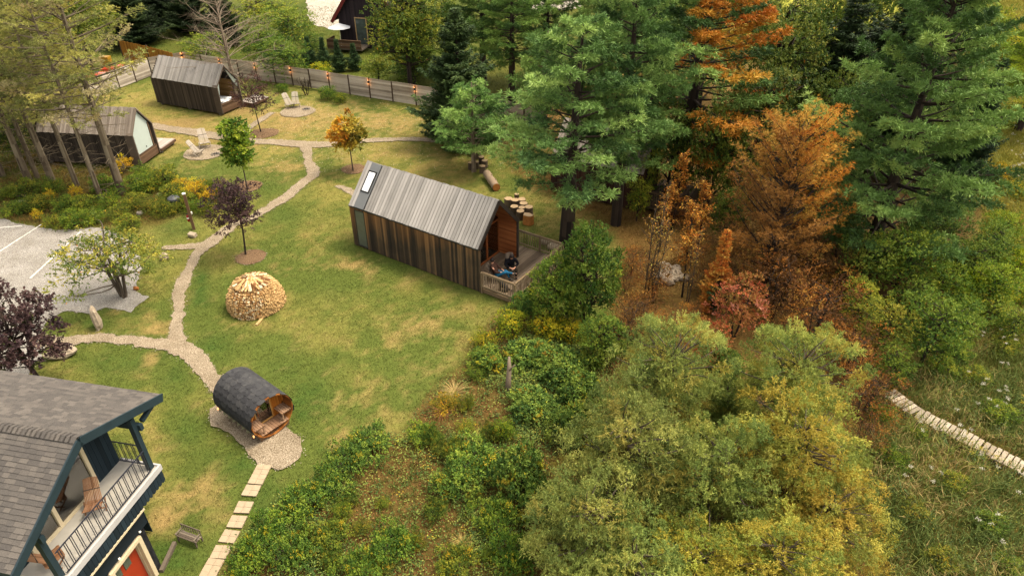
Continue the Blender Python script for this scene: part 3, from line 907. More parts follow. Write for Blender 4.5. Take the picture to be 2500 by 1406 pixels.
def small_deck(loc, rz, x0, x1, y0, y1, z, label, mat):
    d = empty('deck', loc, rz, label, 'deck')
    m = MB(71); deck_boards(m, x0, x1, y0, y1, z, .14)
    m.build('deck_boards', mat, d)
    m = MB(72)
    for yy in (y0 + .04, (y0 + y1) / 2, y1 - .04): m.beam((x0 + .02, yy, z - .11), (x1 - .02, yy, z - .11), .05, .14)
    m.beam((x1 + .02, y0, z - .12), (x1 + .02, y1, z - .12), .04, .16)
    m.beam((x0, y0 - .03, z - .12), (x1, y0 - .03, z - .12), .04, .16)
    m.build('joist_frame', M_TRIM, d)
    for xx in (x0 + .2, x1 - .2):
        for yy in (y0 + .2, y1 - .2):
            m = MB(73); m.span(xx - .09, xx + .09, yy - .09, yy + .09, 0, z - .18); m.build('footing', M_STONEG, d)
M_DECKP = mat_wood('pale_deck_boards', [A(176, 158, 146), A(214, 200, 188), A(232, 222, 212)], (1.5, 20, 20))
small_deck((-24.7, 56.4, 0), R_(-23.5), -.35, 1.25, 2.62, 4.6, .40, 'pale plank deck beside the small cabin with the bed', M_DECKP)
small_deck((-26.75, 45.55, 0), R_(-6.5), -1.9, .30, 2.62, 4.6, .40, 'pale plank deck beside the small cabin with the white canvas front', M_DECKP)

# cabin hidden in the wood behind the big pines, and its railed deck
P1, P0 = g(1560, 518), g(1405, 482)
hd = math.atan2(P1.y - P0.y, P1.x - P0.x)
def hidden_cabin():
    c = empty('cabin', P1, hd, 'brown plank cabin half hidden in the trees behind the two big pine trunks', 'cabin')
    L, Wd, ez, rz_ = 6.2, 3.4, 2.6, 4.5
    gable_roof(c, L, Wd, ez, rz_, M_ROOFB2, .02, .06, .2)
    M_RW = mat_wood('red_brown_boards', [A(50, 32, 26), A(78, 50, 40), A(104, 72, 56)], (24, 24, 1.6))
    hf = Wd / 2; gtp = lambda s: ez + (rz_ - ez) * (1 - abs(s - hf) / hf) - .05
    m = MB(81); board_wall(m, (-L, 0, 0), (1, 0, 0), L, .1, lambda s: ez, (0, -1, 0), .15); m.build('wall', M_RW, c)
    m = MB(82); board_wall(m, (0, 0, 0), (0, 1, 0), Wd, .1, gtp, (1, 0, 0), .15); m.build('wall', M_RW, c)
    m = MB(83); board_wall(m, (-L, Wd, 0), (0, -1, 0), Wd, .1, gtp, (-1, 0, 0), .15); m.build('wall', M_RW, c)
    d = empty('deck', P1, hd, 'old railed timber deck strewn with leaves under the orange saplings', 'deck')
    m = MB(84); deck_boards(m, .05, 3.0, .3, 4.4, .5); m.build('deck_boards', mat_wood('old_deck_boards', [A(70, 56, 44), A(104, 84, 66), A(128, 106, 86)], (20, 1.5, 20)), d)
    M_OR = mat_wood('old_rail_wood', [A(84, 70, 54), A(118, 98, 76), A(140, 118, 92)], (10, 10, 10))
    m = MB(85); m.beam((.1, .28, .36), (3.0, .28, .36), .05, .2); m.beam((3.0, .3, .36), (3.0, 4.4, .36), .05, .2); m.build('joist_frame', M_OR, d)
    railing(d, [(.1, .26, 0), (3.05, .26, 0)], .5, mat=M_OR)
    railing(d, [(3.05, .26, 0), (3.05, 4.4, 0)], .5, mat=M_OR, posts_at_ends=(False, True))
    railing(d, [(1.2, 4.42, 0), (3.05, 4.42, 0)], .5, mat=M_OR, posts_at_ends=(True, False))
hidden_cabin()

# ------------------------------------------------------------------ fence of grey planks with lit lamps
M_FENCE = mat_wood('fence_planks', [A(124, 112, 100, 1.6), A(158, 146, 132, 1.6), A(184, 172, 158, 1.6), A(200, 188, 174, 1.6)], (1.5, 1.5, 20))
M_FPOST = mat_wood('fence_post_wood', [A(84, 66, 52), A(112, 90, 72)], (10, 10, 2))
fence_px = [(205, 250), (372, 186), (455, 172), (545, 187), (674, 203), (760, 216), (905, 240), (1075, 268), (1230, 298), (1330, 325)]
fw = [g(*q) for q in fence_px]
def fence_run(name, pts, label, z=1.75, mat=M_FENCE, pm=M_FPOST, gap=2.35, plank=.16):
    f_ = empty(name, pts[0], 0, label, 'fence'); o0 = pts[0]
    posts = []
    m = MB(90)
    for p, q in zip(pts[:-1], pts[1:]):
        p, q = p - o0, q - o0; L = (q - p).length; d = (q - p) / L
        k = max(1, round(L / gap))
        nrm = Vector((d.y, -d.x, 0))
        for i in range(k):
            a, b = p + d * (L * i / k), p + d * (L * (i + 1) / k)
            posts.append(a)
            hh = z + m.rng.uniform(-.04, .04)
            nz = int(hh / plank)
            for j in range(nz):
                zc = .06 + (j + .5) * hh / nz
                m.beam(a + Vector((0, 0, zc)) + nrm * m.rng.uniform(0, .006), b + Vector((0, 0, zc)) + nrm * m.rng.uniform(0, .006), .022, hh / nz - .012)
    posts.append(pts[-1] - o0)
    m.build('planks', mat, f_)
    for a in posts:
        mm = MB(91); mm.span(a.x - .055, a.x + .055, a.y - .055, a.y + .055, 0, z + .07); mm.build('post', pm, f_)
    return [a + o0 for a in posts]
fence_run('fence', fw[:2], 'grey plank fence running behind the left pines', 1.7)
posts = fence_run('fence', fw[1:], 'long grey horizontal plank fence across the back of the lawn')
def fence_lamp(p, label, toward=Vector((-.45, -.9, 0))):
    q = p + toward.normalized() * .09
    o = empty('wall_lamp', (q.x, q.y, 0), math.atan2(toward.y, toward.x), label, 'lamp', 'small orange glowing lamps on the fence posts')
    m = MB(1); m.tube([(.03, 0, 1.36), (.03, 0, 1.60)], .05, 10); m.build('lamp_body', M_METALD, o)
    m = MB(2); m.span(-.03, .0, -.05, .05, 1.40, 1.56); m.build('bracket', M_METALD, o)
    for z0, z1 in ((1.605, 1.64), (1.32, 1.355)):
        m = MB(3); m.tube([(.03, 0, z0), (.03, 0, z1)], .045, 10); m.build('bulb', M_LAMP, o)
        l = bpy.data.lights.new('lamp_light', 'POINT'); l.energy = 1.1; l.color = (1, .45, .16); l.shadow_soft_size = .05
        lo = bpy.data.objects.new('lamp_light', l); COL.objects.link(lo); lo.parent = o; lo.location = (.05, 0, z1 + .05 if z0 > 1.5 else z0 - .05)
LAMPS = [(440, 'leftmost, over the ridge of the small cabin'), (540, 'at the gable peak of the small cabin'), (626, 'nearest right of the small cabin'), (716, 'straight above the two lawn chairs'), (809, 'above the green shrub at the fence foot'), (903, 'right of the green shrub, above the orange sapling'), (998, 'next left of the white-framed panel'), (1195, 'in the gap between the spruce and the big pine')]
for u_, ds in LAMPS:
    best = min(posts, key=lambda p: abs(1250 + FPX * p.x / depth((p.x, p.y, 1.5)) - u_))
    fence_lamp(best, 'glowing orange fence lamp ' + ds)
b = min(posts, key=lambda p: abs(1250 + FPX * p.x / depth((p.x, p.y, 1.2)) - 1045))
fr = empty('framed_panel', (b.x - .04, b.y - .1, 0), R_(-27), 'white-framed narrow panel hung on the plank fence near the spruce', 'panel')
m = MB(4)
for xx in (-.16, .16): m.span(xx - .03, xx + .03, -.06, -.02, .85, 1.55)
for zz in (.88, 1.52): m.span(-.13, .13, -.06, -.02, zz - .03, zz + .03)
m.build('frame', mat_plain('cream_paint', A(236, 216, 180), .6, .3, .05), fr)
m = MB(5); m.span(-.13, .13, -.045, -.03, .91, 1.49); m.build('board', M_TRIMG, fr)
# orange reed fence
M_REED = mat_wood('reed_fence', [A(150, 96, 30), A(196, 134, 52), A(222, 160, 74)], (30, 30, 2))
rf_ = [g(305, 150), g(372, 166), g(436, 184)]
def reed():
    o = empty('fence', rf_[0], 0, 'orange reed screen fence behind the small cabin with the bed', 'fence'); o0 = rf_[0]
    for i, (p, q) in enumerate(zip(rf_[:-1], rf_[1:])):
        d = (q - p).normalized(); m = MB(100 + i); L = (q - p).length - .08
        board_wall(m, p - o0, d, L, .05, lambda s: 2.15 + .03 * math.sin(s * 9), (d.y, -d.x, 0), .09, .02, .004)
        m.build('reed_panel', M_REED, o)
        mm = MB(9); a = p - o0; mm.span(a.x - .06, a.x + .06, a.y - .06, a.y + .06, 0, 2.25); mm.build('post', M_FPOST, o)
reed()

# ------------------------------------------------------------------ slatted stick chairs
M_CHAIRG = mat_wood('silvered_slats', [A(176, 160, 142), A(206, 192, 174), A(226, 214, 198)], (10, 10, 2))
M_CHAIRB = mat_wood('brown_slats', [A(140, 96, 66), A(172, 124, 90), A(196, 150, 116)], (10, 10, 2))
def stick_chair(loc, face, label, mat=M_CHAIRG, sc_=1.0, group='slatted stick chairs'):
    """face: heading the sitter looks; fan of slats for the back, a shorter fan for the seat"""
    c = empty('chair', loc, face, label, 'chair', group, sc_)
    n_ = 11; m = MB(5); m2 = MB(6)
    for i in range(n_):
        t_ = (i - (n_ - 1) / 2) / ((n_ - 1) / 2)
        # back slat: runs from under the seat front up and backwards
        lo = Vector((.02, t_ * .27, .27)); hi = Vector((-.55, t_ * .21, 1.10 - .05 * abs(t_)))
        m.beam(lo, hi, .032, .02, (1, 0, .5))
        s0 = Vector((.40, t_ * .27, .40)); s1 = Vector((-.22, t_ * .24, .27))
        m2.beam(s0, s1, .032, .02, (0, 0, 1))
    m.build('backrest', mat, c); m2.build('seat', mat, c)
    for rod in ([(-.01, -.33, .27), (-.01, .33, .27)], [(.30, -.31, .36), (.30, .31, .36)], [(-.30, -.27, .74), (-.30, .27, .74)]):
        m = MB(7); m.tube(rod, .015, 6); m.build('cross_rod', M_METALD, c)
    for sy in (-1, 1):
        m = MB(8); m.beam((.36, sy * .30, .38), (-.02, sy * .30, .0), .03, .045); m.build('leg', mat, c)
        m = MB(9); m.beam((.16, sy * .335, .0), (-.16, sy * .335, .36), .03, .045); m.build('leg', mat, c)
    return c
def chair_px(u, v, face_deg, label, z=0.0, **k):
    p = g(u, v, z); return stick_chair(p, R_(face_deg), label, **k)
chair_px(708, 264, -42, 'silvered slat chair at the far gravel circle, the left one of the pair', sc_=1.1)
chair_px(723, 262, -80, 'silvered slat chair at the far gravel circle, the right one facing the lawn', sc_=1.1)
chair_px(484, 380, -8, 'silvered slat chair low on the left side of the near gravel circle', sc_=1.05)
chair_px(502, 360, -62, 'silvered slat chair with tall fanned back at the near gravel circle', sc_=1.2)
for (u, v, la) in ((748, 268, 'small ring of fire stones on the far gravel circle'), (527, 378, 'small ring of fire stones on the near gravel circle')):
    p = g(u, v); o = empty('fire_ring', p, 0, la, 'fire ring')
    m = MB(3)
    for k in range(9):
        a = k * .7; m.blob((.28 * math.cos(a), .28 * math.sin(a), .04), .09, k, 7, 5, .2, (1, 1, .7))
    m.build('stones', M_STONEG, o, True)
    m = MB(4)
    for k in range(4): m.tube([(.2 * math.cos(k * 1.6), .2 * math.sin(k * 1.6), .03), (-.2 * math.cos(k * 1.6), -.2 * math.sin(k * 1.6), .09)], .025, 6)
    m.build('charred_sticks', M_METALD, o)

# ------------------------------------------------------------------ barrel sauna
def barrel():
    R, Lb, zc = .91, 2.56, 1.0
    o = empty('barrel_sauna', (-9.374, 19.461, 0), -.671, 'black shingled barrel sauna with open wooden porch on its gravel bed', 'sauna')
    M_SH = NT('black_shingles')
    t = M_SH; vr = t.add('ShaderNodeTexVoronoi'); vr.inputs['Scale'].default_value = 7.5
    t.lk(t.coord(), vr.inputs['Vector']); sp = t.add('ShaderNodeSeparateColor'); t.lk(vr.outputs['Color'], sp.inputs[0])
    a = t.attr('rnd').outputs['Fac']
    c = t.ramp(t.math('ADD', t.math('MULTIPLY', a, .45), t.math('MULTIPLY', sp.outputs[0], .4)), [(0, A(64, 64, 67)), (.5, A(80, 80, 82)), (1, A(100, 99, 98))])
    nz = t.noise(160, 2, t.coord()); t.bsdf(c, .95, .08, bump=nz, bstr=.4, bdist=.01)
    # shingles: overlapping hexagonal tabs round the upper part of the shell
    m = MB(3); rows = 15; a0, a1 = R_(-24), R_(204)
    for j in range(rows):
        aa = a0 + (a1 - a0) * j / rows; ab = a0 + (a1 - a0) * (j + 1.25) / rows
        side = 1 if (aa + ab) / 2 < math.pi / 2 else -1
        wid = .30
        k = int((Lb + .1) / wid) + 1
        for i in range(k):
            x0 = -Lb - .04 + (i - (.5 if j % 2 else 0)) * wid; x1 = x0 + wid - .006
            x0c, x1c = max(x0, -Lb - .04), min(x1, .05)
            if x1c - x0c < .03: continue
            # the lower edge has cut corners
            lo, hi = (aa, ab) if side > 0 else (ab, aa)
            rl, rh = R + .046, R + .038
            pts = []
            cut = .22
            for (x, q) in ((x0c, hi), (x1c, hi), (x1c, lo + (hi - lo) * cut), (x1c - .06, lo), (x0c + .06, lo), (x0c, lo + (hi - lo) * cut)):
                tt = (q - lo) / (hi - lo); rr = rl + (rh - rl) * tt
                pts.append(Vector((x, rr * math.cos(q), zc + rr * math.sin(q))))
            n_ = (pts[1] - pts[0]).cross(pts[2] - pts[0]).normalized()
            mid = (lo + hi) / 2
            if n_.dot(Vector((0, math.cos(mid), math.sin(mid)))) < 0: pts.reverse(); n_ = -n_
            m.prism(pts, n_ * .008)
    sh = m.build('shingles', M_SH.m, o)
    # ridge strip
    # staves: the wooden cylinder
    M_ST = mat_wood('stave_wood', [A(120, 68, 28), A(172, 104, 46), A(200, 132, 66)], (2, 20, 20))
    m = MB(4); n_ = 44
    for k in range(n_):
        q = 2 * math.pi * (k + .5) / n_
        rot = Matrix((Vector((1, 0, 0)), Vector((0, -math.sin(q), math.cos(q))), Vector((0, math.cos(q), math.sin(q))))).transposed()
        m.box((-Lb / 2, (R - .0) * math.cos(q), zc + R * math.sin(q)), (Lb, 2 * math.pi * R / n_ * .985, .04), rot)
    m.build('staves', M_ST, o)
    # green drip edge under the shingles on both sides
    m = MB(12)
    for s_ in (1, -1):
        for i in range(8):
            x0 = -Lb + i * Lb / 8
            m.prism([(x0, s_ * .86, zc - .40), (x0 + .30, s_ * .86, zc - .40), (x0 + .15, s_ * .95, zc - .52)], (0, 0, .012))
    m.build('felt_edge', mat_plain('felt_edge', A(150, 146, 116), .9, .1, .1), o)
    # hoops
    m = MB(5)
    for xx in (-.12, -Lb + .12, -.9):
        pts = [(xx, (R + .03) * math.cos(q), zc + (R + .03) * math.sin(q)) for q in np.linspace(R_(205), R_(335), 14)]
        m.tube(pts, .012, 6)
    m.build('hoop', M_METALD, o)
    # partition wall set back in the barrel, with door opening
    M_OR = mat_wood('sauna_front_boards', [A(170, 92, 26), A(206, 124, 44), A(226, 150, 70)], (20, 20, 2))
    xb = -.62
    m = MB(6); bw = .1
    k = int(2 * R / bw)
    for i in range(k):
        y = -R + (i + .5) * 2 * R / k; hh = math.sqrt(max(0, (R - .04) ** 2 - y * y))
        if abs(y + .05) < .34: m.span(xb, xb + .03, y - bw / 2 + .003, y + bw / 2 - .003, zc + .60, zc + hh) if hh > .62 else None; continue
        m.span(xb, xb + .03, y - bw / 2 + .003, y + bw / 2 - .003, zc - hh, zc + hh)
    m.build('end_wall', M_OR, o)
    m = MB(7)
    m.span(xb + .0, xb + .05, -.43, -.385, zc - .55, zc + .62); m.span(xb, xb + .05, .29, .335, zc - .55, zc + .62); m.span(xb, xb + .05, -.385, .29, zc + .57, zc + .62); m.span(xb, xb + .05, -.385, .29, zc - .6, zc - .55)
    dr_ = m.build('door', mat_plain('pale_door_frame', A(214, 160, 90), .6, .2, .1), o)
    m = MB(8); m.span(xb + .012, xb + .024, -.385, .29, zc - .55, zc + .57); m.build('pane', M_GLASS, dr_)
    m = MB(9); m.tube([(xb + .09, -.30, zc - .12), (xb + .09, -.30, zc + .2)], .015, 6); m.build('handle', M_CEDARF, dr_)
    m = MB(10); m.prism([(-Lb + .05, (R - .04) * math.cos(q), zc + (R - .04) * math.sin(q)) for q in np.linspace(0, 2 * math.pi, 24, endpoint=False)], (.03, 0, 0))
    m.build('end_wall', M_OR, o)
    # porch floor and two benches
    M_BN = mat_wood('bench_slats', [A(150, 112, 84), A(178, 140, 110), A(200, 164, 134)], (2, 20, 20))
    zf = zc - .62
    m = MB(13)
    for i in range(10):
        y = -.60 + i * .125; m.span(xb + .05, .0, y, y + .112, zf - .03, zf)
    m.build('porch_floor', M_BN, o)
    for s_ in (-1, 1):
        m = MB(14)
        for i in range(5):
            y0 = s_ * (.84 - i * .092); m.span(-.56, -.02, min(y0, y0 - s_ * .078), max(y0, y0 - s_ * .078), zc - .23, zc - .20)
        m.span(-.10, -.05, min(s_ * .82, s_ * .42), max(s_ * .82, s_ * .42), zc - .29, zc - .235)
        m.span(-.10, -.05, min(s_ * .42, s_ * .47), max(s_ * .42, s_ * .47), zf + .002, zc - .29)
        m.build('bench', M_BN, o)
    # cradles
    for xx in (-.18, -1.3, -Lb + .22):
        m = MB(15)
        m.prism([(xx, -.62, 0), (xx, -.52, 0), (xx, -.36, .08), (xx, .36, .08), (xx, .52, 0), (xx, .62, 0), (xx, .78, .42), (xx, .55, .24), (xx, .25, .07 + .06), (xx, -.25, .07 + .06), (xx, -.55, .24), (xx, -.78, .42)], (.08, 0, 0))
        m.build('cradle', M_TRIM, o)
    # two small lamps at the lower edge
    for xx in (-Lb + .06, -.03):
        m = MB(16); m.tube([(xx, -.93, zc - .44), (xx, -.93, zc - .36)], .03, 8); m.build('lamp', M_LAMP, o)
barrel()

# ------------------------------------------------------------------ round woodpile: every log in the outer shell
M_ENDG = mat_plain('log_end_grain', A(236, 196, 140), .9, .1, .3, 9)
M_SPLIT = mat_plain('split_wood', A(232, 190, 132), .9, .1, .28, 7)
M_BARKL = mat_plain('log_bark', A(140, 98, 62), .95, .1, .3, 9)
M_LOGV = []
for k in range(6):
    rg = random.Random(40 + k)
    kind = k % 3
    if kind == 0: poly = [(0, -.055, -.03), (0, .055, -.035), (0, .005, .055)]
    elif kind == 1: poly = [(0, -.045, -.04), (0, .045, -.045), (0, .06, .015), (0, -.03, .045)]
    else: poly = [(0, .05 * math.cos(a), .047 * math.sin(a)) for a in np.linspace(0, 6.28, 8)[:-1]]
    m = MB(k); m.prism([(p[0] + .0, p[1] * rg.uniform(.85, 1.15), p[2] * rg.uniform(.85, 1.15)) for p in poly], (-.36, 0, 0))
    m.m = [0, 0] + [1] * (len(poly) - 1) + [2]
    cols = [A(240, 206, 158, 1.25), A(228, 188, 132, 1.2), A(212, 164, 108, 1.1), A(246, 222, 182, 1.3), A(196, 146, 94), A(234, 194, 136, 1.2)]
    o = m.build('firewood_log', [mat_plain('log_end_%d' % k, cols[k], .9, .1, .25, 12), mat_plain('log_side_%d' % k, tuple(c * .86 for c in cols[k][:3]) + (1,), .9, .1, .25, 12), M_BARKL])
    M_LOGV.append(o.data); bpy.data.objects.remove(o)
def woodpile():
    c0 = g(628, 742); c0.z = 0
    rg = random.Random(3); front, rest = [], []
    layers = 14; Hh = 1.62
    for j in range(layers):
        z = .06 + j * .094
        r = 1.42 * math.sqrt(max(.05, 1 - (max(0, z - .12) / 1.5) ** 2.1))
        n_ = int(2 * math.pi * r / .108)
        for i in range(n_):
            a = 2 * math.pi * (i + rg.random() * .3 + (j % 2) * .5) / n_
            rr = r + rg.uniform(-.045, .045)
            p = (rr * math.cos(a), rr * math.sin(a), z + rg.uniform(-.012, .012))
            tilt = rg.uniform(-.1, .1) ; roll = rg.uniform(0, 6.28)
            dirc = Vector((math.cos(a), math.sin(a), tilt)).normalized()
            front.append((-math.sin(a) + z * .2, p, a + rg.uniform(-.08, .08), tilt, roll, rg.randrange(6), 1.0))
    for j in range(3):      # capping logs laid radially on top
        r = (.90, .66, .40)[j]; z = (1.37, 1.46, 1.53)[j]
        n_ = int(2 * math.pi * r / .13)
        for i in range(n_):
            a = 2 * math.pi * (i + rg.random() * .5) / n_
            front.append((1.4 + .3 * j - .2 * math.sin(a), (r * math.cos(a), r * math.sin(a), z - .02), a + rg.uniform(-.3, .3), rg.uniform(-.5, -.15), rg.uniform(0, 6.28), rg.choice((0, 3, 1, 5)), rg.uniform(1.0, 1.3)))
    front.sort(key=lambda t_: -t_[0])
    ind, rest = front[:296], front[296:]
    for sc_, p, a, tilt, roll, k, s in ind:
        o = bpy.data.objects.new('firewood_log', M_LOGV[k]); COL.objects.link(o)
        o.location = c0 + Vector(p); o.rotation_euler = (Matrix.Rotation(a, 3, 'Z') @ Matrix.Rotation(-tilt, 3, 'Y') @ Matrix.Rotation(roll, 3, 'X')).to_euler()
        o.scale = (s, s, s)
        tag(o, 'split firewood log stacked in the round domed woodpile on the lawn', 'firewood', 'split logs of the round woodpile')
    V, F, MI, off = [], [], [], 0
    fl = []
    for sc_, p, a, tilt, roll, k, s in rest:
        M = Matrix.Translation(Vector(p)) @ Matrix.Rotation(a, 4, 'Z') @ Matrix.Rotation(-tilt, 4, 'Y') @ Matrix.Rotation(roll, 4, 'X') @ Matrix.Scale(s, 4)
        me = M_LOGV[k]
        for v in me.vertices: V.append(tuple(M @ v.co))
        for f_ in me.polygons: F.append([i + off for i in f_.vertices]); MI.append(0)
        off += len(me.vertices)
    m = MB(1); m.v = V; m.f = F; m.r = [0] * len(F); m.m = MI
    m.mi = 0
    m.tube([(0, 0, .0), (0, 0, .5), (0, 0, 1.1), (0, 0, 1.42)], [1.1, 1.1, .95, .5], 20)
    o = m.build('firewood', [M_SPLIT]); o.location = c0
    tag(o, 'mass of split firewood packed behind and inside the round woodpile', 'firewood', kind='stuff')
    o = MB(2); o.span(-.28, .28, -.06, .06, 0, .05); st = o.build('firewood_stick', M_SPLIT); st.location = g(633, 786); st.rotation_euler = (0, 0, R_(80))
    tag(st, 'single pale split stick lying on the grass in front of the woodpile', 'firewood')
woodpile()

# ------------------------------------------------------------------ stumps and logs
M_STTOP = mat_plain('stump_top', A(206, 176, 138), .9, .1, .2, 8)
M_STBARK = mat_wood('stump_bark', [A(84, 70, 58), A(118, 100, 82), A(140, 120, 98)], (14, 14, 2))
M_STORG = mat_plain('fresh_cut_wood', A(226, 150, 84), .9, .1, .22, 6)
def stump(u, v, zt, r, label, split=False, seed=0):
    p = g(u, v, zt); rg = random.Random(seed)
    o = empty('log_stump', (p.x, p.y, 0), rg.uniform(0, 6), label, 'stump', 'sawn stumps standing on the grass')
    n_ = 14; pr_ = [r * rg.uniform(.9, 1.08) for _ in range(n_)]
    if split: pr_ = [x * (.55 if 2 <= i <= 6 else 1) for i, x in enumerate(pr_)]
    ring = lambda z, s: [(s * pr_[k] * math.cos(6.283 * k / n_), s * pr_[k] * math.sin(6.283 * k / n_), z) for k in range(n_)]
    m = MB(seed); V = ring(0, 1.06) + ring(zt, .97)
    m._add(V, [(k, (k + 1) % n_, n_ + (k + 1) % n_, n_ + k) for k in range(n_)]); m.build('bark', M_STORG if split else M_STBARK, o, False)
    m = MB(seed + 1); m._add(ring(zt + .004, .955) + [(0, 0, zt + .008)], [(k, (k + 1) % n_, n_) for k in range(n_)]); m.build('cut_top', M_STTOP, o)
    return o
ST = [(680, 945, 'leftmost stump of the cluster'), (778, 965, 'second stump from the left in the back row'), (880, 955, 'rightmost stump of the back row'), (905, 1015, 'stump just below the rightmost of the back row'), (770, 1060, 'stump on the left of the middle row'), (878, 1078, 'small stump in the middle of the cluster'), (985, 1070, 'rightmost stump of the middle row'), (860, 1130, 'tall stump in front, left of the orange one')]
for i, (x, y, d) in enumerate(ST): stump(1130 + x * .1636, 330 + y * .1636, .55, .27 if i != 5 else .22, d + ' beside the large cabin', False, i)
stump(1130 + 980 * .1636, 330 + 1180 * .1636, .62, .34, 'split orange-faced stump at the front of the cluster', True, 20)
stump(1130 + 805 * .1636, 330 + 880 * .1636, .75, .15, 'dark narrow stump behind the cluster beside the large cabin', False, 21)
for i, (u, v, d) in enumerate(((1167, 371, 'topmost of the flat stump stools right of the slim trunk'), (1175, 383, 'second flat stump stool right of the slim trunk'), (1150, 397, 'flat stump stool left of the slim trunk'), (1162, 395, 'flat stump stool touching the slim trunk'), (1178, 405, 'lowest of the flat stump stools, by the lying log'), (1183, 392, 'flat stump stool under the pine boughs'))):
    stump(u, v, .5, .22, d, False, 30 + i)
def lying_log(a, b, r, label, rad2=None):
    p, q = g(*a, r), g(*b, r); o = empty('log', p, 0, label, 'log')
    m = MB(6); d = q - p; pts = [d * (i / 6) + Vector((.02 * math.sin(i * 2), .02 * math.cos(i * 3), 0)) for i in range(7)]
    m.tube(pts, [r * (1 + .05 * math.sin(i * 2.3)) for i in range(7)], 14, cap=False)
    for i in (2, 4): m.tube([pts[i], pts[i] + Vector((.18, -.1, r + .08))], .03, 6)
    m.build('bark', mat_wood('log_bark_pale', [A(126, 104, 84), A(160, 136, 112), A(184, 160, 134)], (6, 6, 6)), o, True)
    m = MB(7); dn = d.normalized(); 
    m.tube([d * 1.001 - dn * .02, d * 1.001 + dn * .012], r * .93, 14); m.tube([dn * -.012, dn * .02], r * .93, 14)
    m.build('cut_end', M_STORG, o)
lying_log((1188, 424), (1212, 458), .27, 'long pale log with orange sawn end lying by the slim trunk')

# ------------------------------------------------------------------ rocks
def rock(u, v, r, label, sq=(1, 1, .6), mat=M_STONE, seed=0, rz=0):
    p = g(u, v); m = MB(seed); m.blob((0, 0, r * sq[2] * .7), r, seed, 11, 7, .16, sq)
    o = m.build('rock', mat, None, False); o.location = (p.x, p.y, 0); o.rotation_euler = (0, 0, rz)
    tag(o, label, 'rock'); return o
rock(402, 633, .25, 'pale boulder at the right side of the crab apple tree', (.9, .8, 1), M_STONE, 1)
rock(154, 868, .52, 'wide tan boulder beside the dark purple tree', (1.3, .7, .5), M_STONE, 2, .2)
rock(243, 800, .52, 'upright pale stone slab on the grass edge of the gravel lot', (.42, .5, 1.35), M_STONE, 3, .4)
rock(57, 500, .26, 'pale round rock in the weeds above the gravel lot', (1, .8, .7), M_STONE, 4)
rock(342, 524, .22, 'small grey rock in the weeds near the signpost', (1, .8, .6), M_STONEG, 5)
rock(390, 478, .18, 'small grey rock in the weeds left of the post', (1, .8, .6), M_STONEG, 6)
rock(333, 707, .14, 'small orange-brown rock beside the crab apple trunk', (1, .8, .8), mat_plain('rust_stone', A(190, 120, 60), .9), 7)
rock(1331, 596, .25, 'pale rock behind the far deck railing', (1, .7, .9), M_STONE, 8)
rock(1352, 607, .34, 'wide pale rock beside the big pine trunk', (1.2, .7, .7), M_STONE, 9)
rock(51, 480, .2, 'flat pale stone among the weeds on the far left', (1.5, .6, .5), M_STONEG, 10)
p = g(471, 578); m = MB(3); m.box((0, 0, .13), (.5, .3, .24), Matrix.Rotation(.25, 3, 'X')); o = m.build('stone_block', M_STONE); o.location = p; o.rotation_euler = (0, 0, R_(-22))
tag(o, 'tan rectangular stone block at the foot of the wooden post', 'stone block')
bv = o.modifiers.new('worn', 'BEVEL'); bv.width = .03
rgk = random.Random(9)
HEAP = ['topmost', 'left', 'right', 'front', 'back', 'far right', 'far left', 'lowest']
for i in range(8):
    a = i * .8; q = g(1638, 672)
    rr = .85 * math.sqrt((i + .5) / 8)
    m = MB(i); m.blob((0, 0, .12), .34, i + 50, 9, 6, .22, (1.1, .8, .6)); o = m.build('rock', M_STONE)
    o.location = (q.x + rr * math.cos(i * 2.4), q.y + rr * 1.1 * math.sin(i * 2.4), 0)
    tag(o, HEAP[i] + ' pale stone of the heap under the rusty saplings', 'rock', 'pale stones heaped in the clearing')

# ------------------------------------------------------------------ post with extinguisher, kettle
p = g(474, 560); o = empty('signpost', p, R_(20), 'tall square timber post with a pale cap at the path fork', 'post')
m = MB(1); m.span(-.08, .08, -.08, .08, 0, 2.35); m.build('post', mat_wood('post_wood', [A(120, 92, 66), A(150, 118, 88), A(176, 144, 112)], (10, 10, 2)), o)
m = MB(2); m.span(-.09, .09, -.09, .09, 2.352, 2.40); m.build('cap', M_CLOTH, o)
m = MB(3); m.span(.085, .15, -.05, .05, 1.02, 1.16); m.build('switch_box', M_CLOTH, o)
e = empty('fire_extinguisher', p + Vector((-.15, -.02, 0)), 0, 'red fire extinguisher hung on the timber post', 'extinguisher')
m = MB(4); m.tube([(0, 0, .55), (0, 0, .58), (0, 0, .92), (0, 0, .98), (0, 0, 1.0)], [.06, .08, .08, .05, .02], 12); m.build('cylinder', mat_plain('red_paint', A(190, 30, 30), .35, .5, .05), e, True)
m = MB(5); m.tube([(0, 0, 1.0), (0, 0, 1.05)], .025, 8); m.beam((-.07, 0, 1.07), (.05, 0, 1.06), .02, .02); m.build('valve', M_METALD, e)
m = MB(6); m.tube([(0, 0, .74), (0, 0, .84)], .083, 12); m.build('paper_band', M_CLOTH, e)
q = g(432, 514); o = empty('kettle_grill', q, 0, 'dark grey round lidded kettle grill in the weeds left of the post', 'grill')
m = MB(7); m.tube([(0, 0, .55), (0, 0, .60), (0, 0, .72), (0, 0, .80)], [.12, .28, .38, .39], 18); m.build('bowl', M_METALD, o, True)
m = MB(8); m.tube([(0, 0, .802), (0, 0, .90), (0, 0, .98), (0, 0, 1.02)], [.39, .36, .22, .03], 18); m.tube([(0, 0, 1.02), (0, 0, 1.08)], .04, 8); m.build('lid', mat_plain('grill_lid', A(86, 88, 92), .5, .4), o, True)
